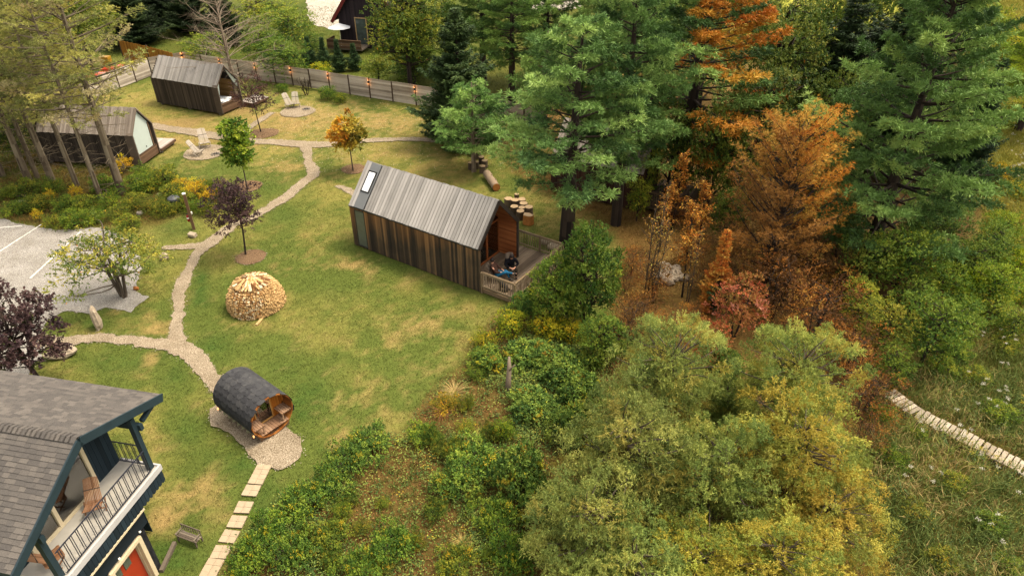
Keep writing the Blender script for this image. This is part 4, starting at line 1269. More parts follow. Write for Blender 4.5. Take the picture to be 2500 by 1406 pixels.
for k in range(3):
    m = MB(9); a = k * 2.1; m.tube([(.15 * math.cos(a), .15 * math.sin(a), .6), (.32 * math.cos(a), .32 * math.sin(a), 0)], .015, 6); m.build('leg', M_METALD, o)

# ------------------------------------------------------------------ paving slabs, bench
M_PAVE = mat_plain('paver_stone', A(200, 178, 148), .9, .15, .1, 5)
PV = [(634.6, 1158.8, .92, 'long slab nearest the gravel bed'), (614, 1198, .5, 'second slab from the gravel bed'), (595.5, 1239, .5, 'third slab from the gravel bed'), (579, 1274, .5, 'fourth slab from the gravel bed'), (560.6, 1310, .5, 'fifth slab from the gravel bed, crossed by a creeper'), (540, 1348, .5, 'sixth slab from the gravel bed, against the hedge'), (521.5, 1380.7, .48, 'second slab from the bottom of the photo'), (505, 1412, .48, 'slab at the very bottom edge of the photo')]
ph_ = math.atan2(g(505, 1412).y - g(634, 1158).y, g(505, 1412).x - g(634, 1158).x)
for i, (u, v, L, d) in enumerate(PV):
    m = MB(i); rg = random.Random(i)
    k = 2 if L < .8 else 4
    for a in range(k):
        for b_ in range(2):
            m.span(-L / 2 + a * L / k + .004, -L / 2 + (a + 1) * L / k - .004, -.28 + b_ * .28 + .004, b_ * .28 - .004, 0, .05 + rg.uniform(-.003, .003))
    o = m.build('paving_slab', M_PAVE); o.location = g(u, v); o.rotation_euler = (0, 0, ph_ + rg.uniform(-.05, .05))
    tag(o, 'tan paving slab, ' + d, 'paving slab', 'tan paving slabs leading to the sauna')
M_OLDW = mat_wood('old_grey_wood', [A(96, 84, 72), A(130, 116, 100), A(158, 144, 126)], (8, 8, 8))
p = g(470, 1316); o = empty('garden_bench', p, R_(-20), 'low grey weathered garden bench on the grass near the blue house', 'bench', None, .68)
m = MB(2)
for k in range(4): m.span(-.62, .62, -.02 - k * .1, .065 - k * .1, .38, .41)
m.build('seat', M_OLDW, o)
m = MB(3)
for k in range(9): m.span(-.58 + k * .14, -.54 + k * .14, .10, .13, .44, .78)
m.span(-.62, .62, .095, .135, .78, .84)
m.build('backrest', M_OLDW, o)
for xx in (-.55, .55):
    for yy in (-.30, .10):
        m = MB(4); m.span(xx - .03, xx + .03, yy - .03, yy + .03, 0, .375); m.build('leg', M_OLDW, o)
    m = MB(5); m.span(xx - .035, xx + .035, -.36, .09, .56, .60); m.span(xx - .03, xx + .03, -.34, -.28, .415, .56); m.build('armrest', M_OLDW, o)
a, b = g(428, 1326), g(395, 1396); m = MB(8); m.beam(a, b, .12, .14); o = m.build('timber_edging', M_OLDW); o.location = (0, 0, .05)
tag(o, 'short grey timber edging on the grass beside the blue house corner', 'edging')

# ------------------------------------------------------------------ boardwalk through the marsh
M_BW = mat_wood('boardwalk_planks', [A(150, 136, 116), A(188, 172, 150), A(212, 196, 174)], (6, 6, 6))
BW = [((2168, 957), (2238, 1006), 'far end section emerging from the brown shrubs'), ((2240, 1008), (2398, 1088), 'middle section crossing the reeds'), ((2400, 1090), (2500, 1142), 'section cut by the right photo edge'), ((2503, 1144), (2620, 1204), 'nearest section at the right photo edge')]
for i, (a, b, d) in enumerate(BW):
    p, q = g(*a, .3), g(*b, .3); L = (q - p).length; o = empty('boardwalk_section', (p.x, p.y, 0), math.atan2(q.y - p.y, q.x - p.x), 'weathered plank boardwalk, ' + d, 'boardwalk', 'boardwalk sections in the marsh')
    m = MB(20 + i); k = int(L / .19)
    for j in range(k):
        x = j * L / k; w_ = .37 + m.rng.uniform(-.03, .03)
        m.box((x + .085, m.rng.uniform(-.02, .02), .30 + m.rng.uniform(-.008, .008)), (.158, 2 * w_, .035), Matrix.Rotation(m.rng.uniform(-.012, .012), 3, 'Z'))
    m.build('planks', M_BW, o)
    m = MB(30)
    for yy in (-.3, .3): m.span(0, L, yy - .04, yy + .04, .12, .278)
    m.build('stringer', M_OLDW, o)
    for xx in (.2, L - .2):
        m = MB(31); m.span(xx - .06, xx + .06, -.4, .4, 0, .118); m.build('sleeper', M_OLDW, o)

# ------------------------------------------------------------------ blue house with balcony
def blue_house():
    h = empty('house', (-11.13, 14.52, 0), R_(-11.3), 'dark blue gabled house with grey shingle roof, balcony and red door', 'house')
    M_BLUE = mat_wood('blue_boards', [A(24, 38, 46), A(34, 50, 60), A(44, 62, 72)], (20, 20, 1.5))
    M_BLUET = mat_plain('blue_trim', A(40, 60, 68), .6, .3, .12, 4)
    M_BLUED = mat_plain('dark_blue_panel', A(22, 36, 48), .6, .3, .12, 6)
    M_BSH = mat_wood('black_shingle_wall', [A(26, 26, 30), A(38, 38, 42), A(50, 50, 54)], (8, 8, 8))
    M_CREAM = mat_plain('cream_trim', A(244, 224, 186), .6, .3, .05, 3)
    M_RED = mat_plain('red_door_paint', A(188, 62, 34), .45, .4, .08, 3)
    M_FLOOR = mat_plain('grey_balcony_floor', A(204, 198, 186), .8, .2, .07, 4)
    M_FASC = mat_plain('white_edge_board', A(214, 210, 208), .6, .3, .06, 3)
    M_IRON = mat_plain('blue_iron', A(44, 48, 62), .5, .5, .1, 5)
    # roof: ridge along x at y=-1.85
    RY, RZh = -1.85, 6.76; YF, ZF = 1.15, 5.60; YN, ZN = -4.80, 5.22; XR = .12; XL = -9.5
    sh = NT('roof_shingles'); t = sh
    at_ = t.attr('rnd').outputs['Fac']
    big = t.noise(.5, 3, t.coord()); fine = t.noise(70, 3, t.coord())
    f = t.math('ADD', t.math('MULTIPLY', at_, .75), t.math('MULTIPLY', big, .35))
    c = t.ramp(f, [(.1, A(80, 77, 76)), (.45, A(94, 90, 87)), (.75, A(108, 102, 97)), (1, A(124, 117, 110))])
    c = t.mix(.22, c, t.ramp(fine, [(.35, A(74, 70, 66)), (.65, A(176, 166, 156))]))
    t.bsdf(c, .95, .1, bump=fine, bstr=.5, bdist=.006)
    for nm, (y1, z1) in (('near', (YN, ZN)), ('far', (YF, ZF))):
        ridge = Vector((0, RY, RZh)); ev = Vector((0, y1, z1)); d = (ev - ridge); L = d.length; d /= L
        n_ = Vector((1, 0, 0)).cross(d); 
        if n_.z < 0: n_ = -n_
        V, F, Rr = [], [], []; rg = random.Random(5)
        row = .135; k = int(L / row) + 1
        for j in range(k):
            s0, s1 = j * row, min((j + 1) * row, L)
            x = XR
            while x > XL:
                w_ = rg.choice((.16, .2, .26, .32)); x2 = x - w_
                th = .012 + rg.random() * .008
                P = [ridge + d * s0 + n_ * .045, ridge + d * s1 + n_ * (.045 + th)]
                b = len(V)
                drop = rg.choice((0, 0, .012))
                s1b = min(s1 + drop, L)
                lo = ridge + d * s1b + n_ * (.045 + th); lo2 = ridge + d * s1b + n_ * .035
                V += [(x, P[0].y, P[0].z), (x2 + .004, P[0].y, P[0].z), (x2 + .004, lo.y, lo.z), (x, lo.y, lo.z), (x, lo2.y, lo2.z), (x2 + .004, lo2.y, lo2.z)]
                fc = [(b, b + 1, b + 2, b + 3), (b + 3, b + 2, b + 5, b + 4)]
                F += fc; q = rg.random(); Rr += [q, q * .3]; x = x2
        me = np_mesh('roof', V, np.array(F), {'rnd': Rr}, [sh.m])
        r_ = link('roof', me, h)
        m = MB(3)
        m.prism([(XR - .02, RY, RZh + .03), (XR - .02, y1, z1 + .03), (XR - .02, y1, z1 - .12), (XR - .02, RY, RZh - .12)], (XL - XR, 0, 0))
        m.build('soffit', M_BLUET, r_)
    m = MB(4)   # ridge caps
    x = XR
    while x > XL:
        for yy, zz in ((YN, ZN), (YF, ZF)):
            d = (Vector((0, yy, zz)) - Vector((0, RY, RZh))).normalized()
            a = Vector((x, RY, RZh + .085)); b = a + d * .17
            m.prism([a, a + Vector((-.20, 0, 0)), b + Vector((-.20, 0, 0)), b], (0, 0, .012))
        x -= .145
    m.build('ridge_cap', sh.m, h)
    # barge boards
    for (y1, z1) in ((YN, ZN), (YF, ZF)):
        m = MB(5); m.beam((XR + .02, RY, RZh - .06), (XR + .02, y1, z1 - .06), .05, .26); m.build('barge_board', M_BLUET, h)
    # carved bracket end at the far eave
    m = MB(6); m.span(-1.1, XR - .02, .05, .17, 5.18, 5.40); m.beam((-.05, .30, 5.32), (-.05, .85, 5.44), .12, .12); m.build('plate_beam', M_BLUET, h)
    m = MB(7); m.span(-1.1, XR - .02, -3.86, -3.74, 5.12, 5.34); m.build('plate_beam', M_BLUET, h)
    # posts
    ZB = 3.6
    for yy in (-.02, -3.80):
        m = MB(8); m.span(-.16, .0, yy - .08, yy + .08, ZB + .01, 5.72 if yy > -1 else 5.5); m.build('post', M_BLUET, h)
    # balcony floor, edge
    m = MB(9); m.span(-1.24, .10, -3.95, .10, ZB - .12, ZB); m.build('balcony_floor', M_FLOOR, h)
    m = MB(10); m.span(.102, .17, -3.95, .16, ZB - .16, ZB + .05); m.span(-1.24, .10, .102, .16, ZB - .16, ZB + .05); m.build('edge_board', M_FASC, h)
    m = MB(11)
    for i in range(27):
        y = .14 - (i + .5) * .152
        m.span(.11, .135, y - .07, y + .07, ZB - .60 - m.rng.uniform(0, .03), ZB - .165)
        m.span(.11, .13, y - .04, y + .04, ZB - .66, ZB - .60)
    for i in range(8):
        x = -.02 - i * .152; m.span(x - .07, x + .07, .11, .135, ZB - .62, ZB - .165)
    m.build('balcony_skirt', M_BLUE, h)
    # body of the house
    m = MB(12)
    board_wall(m, (-1.26, -3.92, 0), (0, 1, 0), 4.0, ZB - .05, lambda s: 5.9 - abs(s - 2.05) * .1 + .25, (1, 0, 0), .16, holes=[(.55, 3.02, ZB + .04, 5.25)])
    m.build('gable_wall', M_BLUE, h)
    m = MB(13)
    board_wall(m, (XL, .10, 0), (1, 0, 0), -1.26 - XL, .02, lambda s: 5.3, (0, 1, 0), .2)
    board_wall(m, (XL, -3.95, 0), (1, 0, 0), -1.26 - XL, .02, lambda s: 5.2, (0, -1, 0), .2)
    m.build('side_wall', M_BLUE, h)
    # lower gable: smooth band above, shingled wall below
    m = MB(14); m.span(-1.3, -.10, -3.9, -.86, 2.08, ZB - .125); m.build('band_panel', M_BLUED, h)
    m = MB(15)
    nrow = 16
    for j in range(nrow):
        z0 = .02 + j * 2.04 / nrow
        for (a, b) in ((-3.9, -2.62), (-1.30, -1.02)):
            y = a
            while y < b - .02:
                w_ = min(m.rng.uniform(.14, .26), b - y); m.box((-.16, y + w_ / 2, z0 + .06), (.03, w_ - .006, .135), Matrix.Rotation(-.09, 3, 'Y')); y += w_
        x = -.2
        while x > -1.3:
            w_ = min(m.rng.uniform(.14, .26), x + 1.3) ; m.box((x - w_ / 2, -1.0, z0 + .06), (w_ - .006, .03, .135)); x -= max(w_, .05)
    m.span(-1.28, -.19, -3.88, -2.62, .02, 2.05); m.span(-1.28, -.19, -1.30, -1.03, .02, 2.05); m.span(-1.28, -.6, -2.62, -1.30, .02, 2.05)
    m.build('shingled_wall', M_BSH, h)
    m = MB(16)
    m.span(-.2, -.06, -1.42, -1.28, .02, 1.98); m.span(-.2, -.06, -2.66, -2.52, .02, 1.98); m.span(-.2, -.06, -2.52, -1.42, 1.86, 1.98)
    m.span(-.32, -.2, -1.44, -1.40, .02, 1.86); m.build('door_frame', M_CREAM, h)
    m = MB(17); m.span(-.34, -.29, -2.52, -1.45, .04, 1.85); dr_ = m.build('door', M_RED, h)
    m = MB(18)
    for a in (-2.3, -1.9): m.span(-.288, -.27, a - .13, a + .13, 1.25, 1.62)
    m.build('pane', M_FROST, dr_)
    m = MB(19); m.tube([(-.27, -2.42, .95), (-.22, -2.42, .95)], .03, 8); m.build('handle', M_METAL, dr_)
    m = MB(20); m.span(.10, .14, -3.9, -.95, ZB - .74, ZB - .675); m.build('cream_strip', M_CREAM, h)
    for yy in (-1.25, -2.2):
        m = MB(21); m.blob((-.07, yy, 2.12), .04, 1, 8, 6, 0); m.build('bulb', M_CLOTH, h, True)
    # window wall
    wx = -1.22
    m = MB(22)
    for y in (-3.36, -2.42, -.94):
        m.span(wx - .04, wx + .06, y - .055, y + .055, ZB + .07, 5.3 if y > -3 else 5.2)
    m.span(wx - .04, wx + .07, -3.36, -.94, ZB + .0, ZB + .07)
    m.span(wx - .04, wx + .05, -3.3, -1.0, 5.2, 5.28)
    wn_ = m.build('window', M_CREAM, h)
    m = MB(23); m.span(wx - .01, wx, -3.3, -1.0, ZB + .08, 5.2); m.build('pane', M_GLASS, wn_)
    curtain('curtain', wx - .12, -1.62, -1.0, ZB + .15, 5.2, h, M_CLOTH, None, 16, .035)
    curtain('curtain', wx - .12, -3.34, -3.12, ZB + .10, 5.2, h, M_CLOTH, None, 8, .03)
    m = MB(24); m.span(-5, wx - .3, -3.7, -.1, ZB, ZB + .02); m.build('room_floor', mat_plain('room_floor', A(160, 140, 110), .6), h)
    m = MB(25); m.span(-5.05, -5.0, -3.7, -.1, ZB + .03, 5.8); m.build('room_wall', mat_plain('room_wall', A(110, 100, 84), .9), h)
    m = MB(26); m.span(-2.6, -1.75, -2.2, -1.1, ZB + .03, ZB + .42); m.span(-2.6, -2.4, -2.2, -1.1, ZB + .43, ZB + .85); 
    sofa = m.build('sofa', mat_plain('sofa_cloth', A(70, 62, 54), .9)); sofa.parent = None
    sofa.matrix_world = h.matrix_basis.copy(); sofa.location = h.location; sofa.rotation_euler = h.rotation_euler
    tag(sofa, 'dark sofa behind the balcony window of the blue house', 'sofa')
    # iron railing
    def iron(p, q, n_):
        p, q = Vector(p), Vector(q); d = (q - p).normalized()
        m = MB(27); m.beam(p + Vector((0, 0, .90)), q + Vector((0, 0, .90)), .035, .022); m.beam(p + Vector((0, 0, .07)), q + Vector((0, 0, .07)), .03, .02)
        m.build('rail', M_IRON, h)
        m = MB(28)
        for i in range(n_):
            c = p + (q - p) * ((i + .5) / n_)
            for s_ in (-.03, .03):
                m.beam(c + d * s_ + Vector((0, 0, .082)), c + d * s_ + Vector((0, 0, .888)), .016, .016, (1, 0, 0))
        m.build('balusters', M_IRON, h)
    iron((.04, -.12, ZB), (.04, -3.70, ZB), 17)
    iron((-.18, .04, ZB), (-1.2, .04, ZB), 5)
    # chairs on the balcony
    def lp(x, y, z): return h.matrix_basis @ Vector((x, y, z)) if False else Matrix.Translation((-11.13, 14.52, 0)) @ Matrix.Rotation(R_(-11.3), 4, 'Z') @ Vector((x, y, z))
    stick_chair(lp(-.62, -1.72, ZB + .02), R_(-11.3 - 60), 'brown slatted chair turned towards the balcony window of the blue house', M_CHAIRB, .82, 'brown slatted chairs on the balcony')
    stick_chair(lp(-.52, -3.55, ZB + .02), R_(-11.3 + 60), 'brown slatted chair at the bottom left end of the balcony', M_CHAIRB, .82, 'brown slatted chairs on the balcony')
blue_house()

# ------------------------------------------------------------------ dark house at the top, with umbrella
def top_house():
    p = g(836, 116); rz = R_(-14)
    h = empty('house', p, rz, 'dark brown house with red-edged gable and small balcony at the top of the photo', 'house')
    M_DB = mat_wood('dark_brown_siding', [A(44, 36, 40), A(56, 46, 50), A(68, 56, 58)], (8, 8, 8))
    M_RED = mat_plain('red_barge', A(120, 34, 30), .6, .3, .12, 3)
    W_, ez, rz_, D = 7.0, 3.5, 8.2, 8.0
    gt_ = lambda s: ez + (rz_ - ez) * (1 - abs(s - W_ / 2) / (W_ / 2))
    m = MB(1); board_wall(m, (0, 0, 0), (1, 0, 0), W_, .1, gt_, (0, -1, 0), .22); m.build('wall', M_DB, h)
    m = MB(2); board_wall(m, (0, D, 0), (0, -1, 0), D, .1, lambda s: ez, (-1, 0, 0), .22); m.build('wall', M_DB, h)
    m = MB(3)
    for x0 in (-.55, W_ + .55):
        zz = ez - .55 * (rz_ - ez) / (W_ / 2)
        m.prism([(x0, -.5, zz), (W_ / 2, -.5, rz_ + .02), (W_ / 2, -.5, rz_ + .2), (x0, -.5, zz + .2)], (0, D + .5, 0))
    m.build('roof', mat_plain('dark_roof', A(70, 60, 56), .9), h)
    for x0 in (-.6, W_ + .6):
        zz = ez - .6 * (rz_ - ez) / (W_ / 2)
        m = MB(4); m.beam((x0, -.55, zz + .06), (W_ / 2, -.55, rz_ + .06), .08, .36); m.build('barge_board', M_RED, h)
    m = MB(5); m.span(1.9, 2.0, -.10, -.025, .3, 3.3); m.span(3.2, 3.3, -.10, -.025, .3, 3.3); m.span(2.0, 3.2, -.10, -.025, 3.2, 3.3)
    d = m.build('door', mat_plain('tan_trim', A(206, 172, 122), .6), h)
    m = MB(6); m.span(2.0, 3.2, -.06, -.05, .3, 3.2); m.build('pane', mat_plain('dim_pane', A(84, 96, 92), .15, .6, .3, 2), d)
    m = MB(7); m.span(-.6, 3.4, -2.2, -.12, .35, .5); m.build('balcony_floor', M_OLDW, h)
    m = MB(8)
    for z in (.52, .8, 1.08): m.span(-.6, 3.4, -2.24, -2.20, z, z + .25)
    m.span(-.6, 3.4, -2.28, -2.16, 1.34, 1.40)
    for z in (.52, .8, 1.08): m.span(-.64, -.6, -2.2, -.3, z, z + .25)
    m.build('balcony_wall', M_TRIM, h)
    u = empty('parasol', h.matrix_basis @ Vector((0, 0, 0)), rz, 'open pale blue-white parasol in front of the dark house at the top', 'parasol')
    P = Matrix.Translation(p) @ Matrix.Rotation(rz, 4, 'Z') @ Vector((.55, -1.2, 0)); u.location = (P.x, P.y, 0)
    m = MB(9); m.tube([(0, 0, .5), (0, 0, 2.75)], .03, 8); m.build('pole', M_CLOTH, u)
    m = MB(10); V = [(0, 0, 2.86)]; n_ = 8
    for k in range(n_): V.append((1.25 * math.cos(k * math.pi / 4), 1.25 * math.sin(k * math.pi / 4), 2.42))
    m._add(V, [(0, 1 + k, 1 + (k + 1) % n_) for k in range(n_)])
    cv = m.build('canopy', mat_plain('parasol_cloth', A(236, 238, 242), .8, .2, .06, 2), u); cv.modifiers.new('cloth', 'SOLIDIFY').thickness = .02
top_house()
# timber frame shelter top left
p = g(60, 86); s_ = empty('timber_shelter', p, R_(-12), 'tan A-frame timber shelter with reed side at the top left', 'shelter')
m = MB(1); m.beam((-3.2, 0, 0), (-1.7, 0, 3.2), .2, .16, (0, 1, 0)); m.beam((-.9, 0, 0), (-1.7, 0, 3.2), .2, .16, (0, 1, 0)); m.beam((-1.7, 0, 3.2), (3.6, .3, 3.3), .16, .16); m.build('frame', mat_plain('tan_timber', A(190, 140, 76), .8, .2, .2), s_)
m = MB(2); board_wall(m, (-1.0, -.1, 0), (1, 0, 0), 4.6, .1, lambda s: 3.1 - .05 * s, (0, -1, 0), .1); m.build('reed_side', mat_wood('tan_reed', [A(140, 104, 60), A(172, 132, 84), A(196, 156, 104)], (30, 30, 2)), s_)
# kayaks and crate beyond the left fence
def kayak(u, v, L, rz, mat, label):
    p = g(u, v, .5); o = empty('kayak', (p.x, p.y, 0), R_(rz), label, 'kayak')
    m = MB(1); k = 9; xs = np.linspace(-L / 2, L / 2, k)
    m.tube([(x, 0, .55 + .05 * (2 * x / L) ** 2) for x in xs], [.02 + .34 * (1 - abs(2 * x / L) ** 2.2) for x in xs], 12)
    m.build('hull', mat, o, True)
    m = MB(2); m.blob((0, 0, .84), .3, 2, 12, 6, 0, (1.5, .7, .25)); m.build('cockpit', M_METALD, o, True)
    for x in (-.8, .8):
        m = MB(3); m.span(x - .06, x + .06, -.4, .4, 0, .28); m.build('stand', M_OLDW, o)
M_KR = mat_plain('red_hull', A(226, 66, 34), .4, .4, .05); M_KY = mat_plain('yellow_hull', A(214, 210, 60), .4, .4, .05)
kayak(238, 186, 3.0, 40, M_KR, 'red kayak beyond the left fence, the lower one')
kayak(278, 168, 2.4, 38, M_KR, 'shorter red kayak beyond the left fence, behind the lower one')
kayak(304, 158, 1.8, 35, M_KY, 'small lime yellow boat beyond the left fence')
p = g(262, 160); m = MB(2)
for z in (0, .3, .6): m.span(-.45, .45, -.35, .35, .05 + z, .30 + z)
o = m.build('crate', mat_plain('yellow_plastic', A(226, 168, 56), .5, .4, .06)); o.location = p; tag(o, 'yellow slatted crate stack beside the red kayaks', 'crate')

# ------------------------------------------------------------------ people and dog
def skin(name, joints, edges, mat, parent, sub=1, loc=None):
    """joints: (x, y, z, r)"""
    me = bpy.data.meshes.new(name)
    me.from_pydata([j[:3] for j in joints], edges, [])
    me.materials.append(mat)
    o = link(name, me, parent)
    sk_ = o.modifiers.new('skin', 'SKIN'); sk_.use_smooth_shade = True
    layer = me.skin_vertices[0].data
    for i, j in enumerate(joints):
        r = j[3]; layer[i].radius = (r, r) if not isinstance(r, tuple) else r
        layer[i].use_root = (i == 0)
    sb = o.modifiers.new('smooth', 'SUBSURF'); sb.levels = sub; sb.render_levels = sub
    return o
M_SKINC = mat_plain('skin', A(226, 166, 136, 1.5), .6, .3, .05, 8)
M_HAIR = mat_plain('dark_hair', A(42, 30, 26), .6, .3, .15, 20)
M_BLK = mat_plain('black_fleece', A(32, 32, 38), .95, .1, .2, 10)
M_BRN = mat_plain('brown_sweater', A(92, 66, 56), .95, .1, .15, 10)
M_JEANS = mat_plain('blue_jeans', A(44, 118, 156, 1.2), .9, .1, .15, 12)
M_TRS = mat_plain('dark_olive_trousers', A(58, 52, 44), .9, .1, .15, 12)
M_SHOE = mat_plain('grey_shoe', A(120, 112, 104), .7, .2, .1, 8)
M_SHOED = mat_plain('black_shoe', A(30, 28, 30), .7, .2, .1, 8)
def hand(J, E, wrist_i, d, palmn, curl=.5, sgn=1):
    """append a palm, four unequal fingers and a thumb to a skin graph, starting at the wrist joint"""
    w_ = Vector(J[wrist_i][:3]); d = Vector(d).normalized(); n_ = Vector(palmn).normalized(); s_ = d.cross(n_).normalized() * sgn
    pc = w_ + d * .045; J.append((*pc, .028)); pi = len(J) - 1; E.append((wrist_i, pi))
    pe = w_ + d * .085; J.append((*pe, .024)); pj = len(J) - 1; E.append((pi, pj))
    for k, L in enumerate((.066, .076, .070, .054)):
        off = s_ * (.030 - .020 * k)
        a = pe + off + d * .012; J.append((*a, .010)); ai = len(J) - 1; E.append((pj, ai))
        b = a + (d * .8 + n_ * curl * .6).normalized() * L * .5; J.append((*b, .0085)); E.append((ai, ai + 1))
        c = b + (d * .4 + n_ * curl * 1.5).normalized() * L * .5; J.append((*c, .007)); E.append((ai + 1, ai + 2))
    a = pc + s_ * .032 + d * .01; J.append((*a, .012)); ai = len(J) - 1; E.append((pi, ai))
    b = a + (s_ * .6 + d * .7 + n_ * .4).normalized() * .05; J.append((*b, .009)); E.append((ai, ai + 1))
def person(loc, face, label, P, top, bottom, shoe, hair_long):
    """P: dict of joint positions in the sitter's frame (x forward, y left, z up from the deck)"""
    o = empty('person', loc, face, label, 'person')
    V3 = lambda k: Vector(P[k])
    # skin body: pelvis root, spine, neck, head; arms with hands; legs
    J = [(*P['pelvis'], .11), (*P['waist'], .105), (*P['chest'], .115), (*P['neck'], .05), (*P['head'], .088)]
    E = [(0, 1), (1, 2), (2, 3), (3, 4)]
    up = (V3('head') - V3('neck')).normalized(); f = Vector(P['look']).normalized()
    J.append((*(V3('head') + up * .085), .07)); E.append((4, 5))
    J.append((*(V3('head') - up * .045 + f * .045), .045)); E.append((4, 6))   # jaw
    for sd in ('L', 'R'):
        s_ = 1 if sd == 'L' else -1
        b = len(J)
        J.append((*P['sho' + sd], .052)); E.append((2, b))
        J.append((*P['elb' + sd], .040)); E.append((b, b + 1))
        J.append((*P['wri' + sd], .026)); E.append((b + 1, b + 2))
        hand(J, E, b + 2, P['hand' + sd], P['palm' + sd], .7, s_)
        b = len(J)
        J.append((*P['hip' + sd], .085)); E.append((0, b))
        J.append((*P['kne' + sd], .058)); E.append((b, b + 1))
        J.append((*P['ank' + sd], .038)); E.append((b + 1, b + 2))
        J.append((*P['toe' + sd], .034)); E.append((b + 2, b + 3))
    body = skin('body', J, E, M_SKINC, o, 1)
    # face: nose, eyes, mouth, ears
    hd = V3('head'); sdv = up.cross(f).normalized()
    m = MB(1); m.blob(hd + f * .088, .016, 1, 7, 5, 0, (1, 1, 1.4)); m.build('nose', M_SKINC, body, True)
    m = MB(2)
    for s_ in (-1, 1): m.blob(hd + f * .078 + sdv * .032 * s_ + up * .018, .011, 1, 7, 5, 0)
    m.blob(hd + f * .082 - up * .045, .014, 1, 7, 5, 0, (1, 1.2, .4)); m.build('eyes_and_mouth', M_HAIR, body, True)
    m = MB(3)
    for s_ in (-1, 1): m.blob(hd + sdv * .086 * s_, .022, 1, 7, 5, 0, (.6, .5, 1.2))
    m.build('ear', M_SKINC, body, True)
    # hair
    m = MB(4); m.blob(hd - f * .028 + up * .040, .112, 3, 14, 9, .05, (1, 1, .95))
    if hair_long: m.blob(hd - f * .06 - up * .09, .10, 4, 12, 8, .08, (.7, 1.05, 1.3))
    else: m.blob(hd - f * .05 + up * .15, .05, 5, 10, 7, .08)
    m.build('hair', M_HAIR, o, True)
    # clothes follow the body
    J2 = [(*P['pelvis'], .155), (*P['waist'], .155), (*P['chest'], .175), (*(V3('neck') - up * .02), .065)]; E2 = [(0, 1), (1, 2), (2, 3)]
    for sd in ('L', 'R'):
        b = len(J2); J2.append((*P['sho' + sd], .095)); E2.append((2, b))
        J2.append((*P['elb' + sd], .075)); E2.append((b, b + 1)); J2.append((*(V3('elb' + sd) * .1 + V3('wri' + sd) * .9), .042)); E2.append((b + 1, b + 2))
    skin('sweater', J2, E2, top, o, 1)
    J3 = [(*P['pelvis'], .14)]; E3 = []
    for sd in ('L', 'R'):
        b = len(J3); J3.append((*P['hip' + sd], .105)); E3.append((0, b)); J3.append((*P['kne' + sd], .078)); E3.append((b, b + 1)); J3.append((*(V3('kne' + sd) * .08 + V3('ank' + sd) * .92), .052)); E3.append((b + 1, b + 2))
    skin('trousers', J3, E3, bottom, o, 1)
    for sd in ('L', 'R'):
        a, t_ = V3('ank' + sd), V3('toe' + sd)
        skin('shoe', [(*(a + (a - t_) * .25), .045), (*a, .05), (*t_, .042)], [(0, 1), (1, 2)], shoe, o, 1)
    o.scale = (1.1,) * 3
    return o
def decp(lx, ly, z=0.355):
    v = Matrix.Translation((-1.675, 29.586, 0)) @ Matrix.Rotation(R_(-33.45), 4, 'Z') @ Vector((lx, ly, z)); return v
PB = dict(pelvis=(0, 0, .43), waist=(.03, 0, .56), chest=(.10, 0, .78), neck=(.17, 0, .97), head=(.24, 0, 1.09), look=(.9, 0, -.35),
          shoL=(.12, .20, .87), shoR=(.12, -.20, .87), elbL=(.20, .32, .66), elbR=(.20, -.32, .66), wriL=(.42, .11, .60), wriR=(.42, -.11, .60),
          handL=(.5, -.6, .0), handR=(.5, .6, .0), palmL=(-.2, -.4, -.9), palmR=(-.2, .4, -.9),
          hipL=(.06, .11, .42), hipR=(.06, -.11, .42), kneL=(.50, .17, .50), kneR=(.50, -.20, .50), ankL=(.50, .15, .09), ankR=(.62, -.19, .09), toeL=(.66, .17, .05), toeR=(.79, -.22, .05))
p1 = decp(.66, 1.92)
person(p1, R_(-78), 'person in black fleece sitting forward with hands together, facing the lawn', PB, M_BLK, M_TRS, M_SHOED, True)
stick_chair(decp(.60, 2.04), R_(-78), 'grey slatted chair on the deck under the person in black', M_TRIMG, .9, 'slatted chairs on the deck')
m = MB(3); pc_ = p1 + Matrix.Rotation(R_(-78), 3, 'Z') @ Vector((.49, 0, .60)); m.tube([(0, 0, -.04), (0, 0, .05)], .035, 10); o = m.build('cup', M_CLOTH); o.location = pc_; tag(o, 'small pale cup held in both hands by the person in black', 'cup')
PR = dict(pelvis=(0, 0, .38), waist=(-.07, 0, .52), chest=(-.17, 0, .74), neck=(-.22, 0, .94), head=(-.19, 0, 1.07), look=(1, .2, -.05),
          shoL=(-.17, .19, .84), shoR=(-.17, -.19, .84), elbL=(.02, .26, .62), elbR=(.02, -.26, .60), wriL=(.24, .12, .58), wriR=(.24, -.10, .56),
          handL=(.7, -.5, -.1), handR=(.7, .5, -.1), palmL=(-.1, -.3, -.9), palmR=(-.1, .3, -.9),
          hipL=(.07, .11, .38), hipR=(.07, -.11, .38), kneL=(.44, .12, .54), kneR=(.46, -.06, .57), ankL=(.62, .10, .14), ankR=(.80, .12, .42), toeL=(.80, .10, .07), toeR=(.95, .12, .46))
p2 = decp(.40, .98)
person(p2, R_(-14), 'person in brown sweater and blue jeans leaning back with crossed legs', PR, M_BRN, M_JEANS, M_SHOE, False)
stick_chair(decp(.36, .95), R_(-14), 'grey slatted chair on the deck under the person in blue jeans', M_TRIMG, .9, 'slatted chairs on the deck')
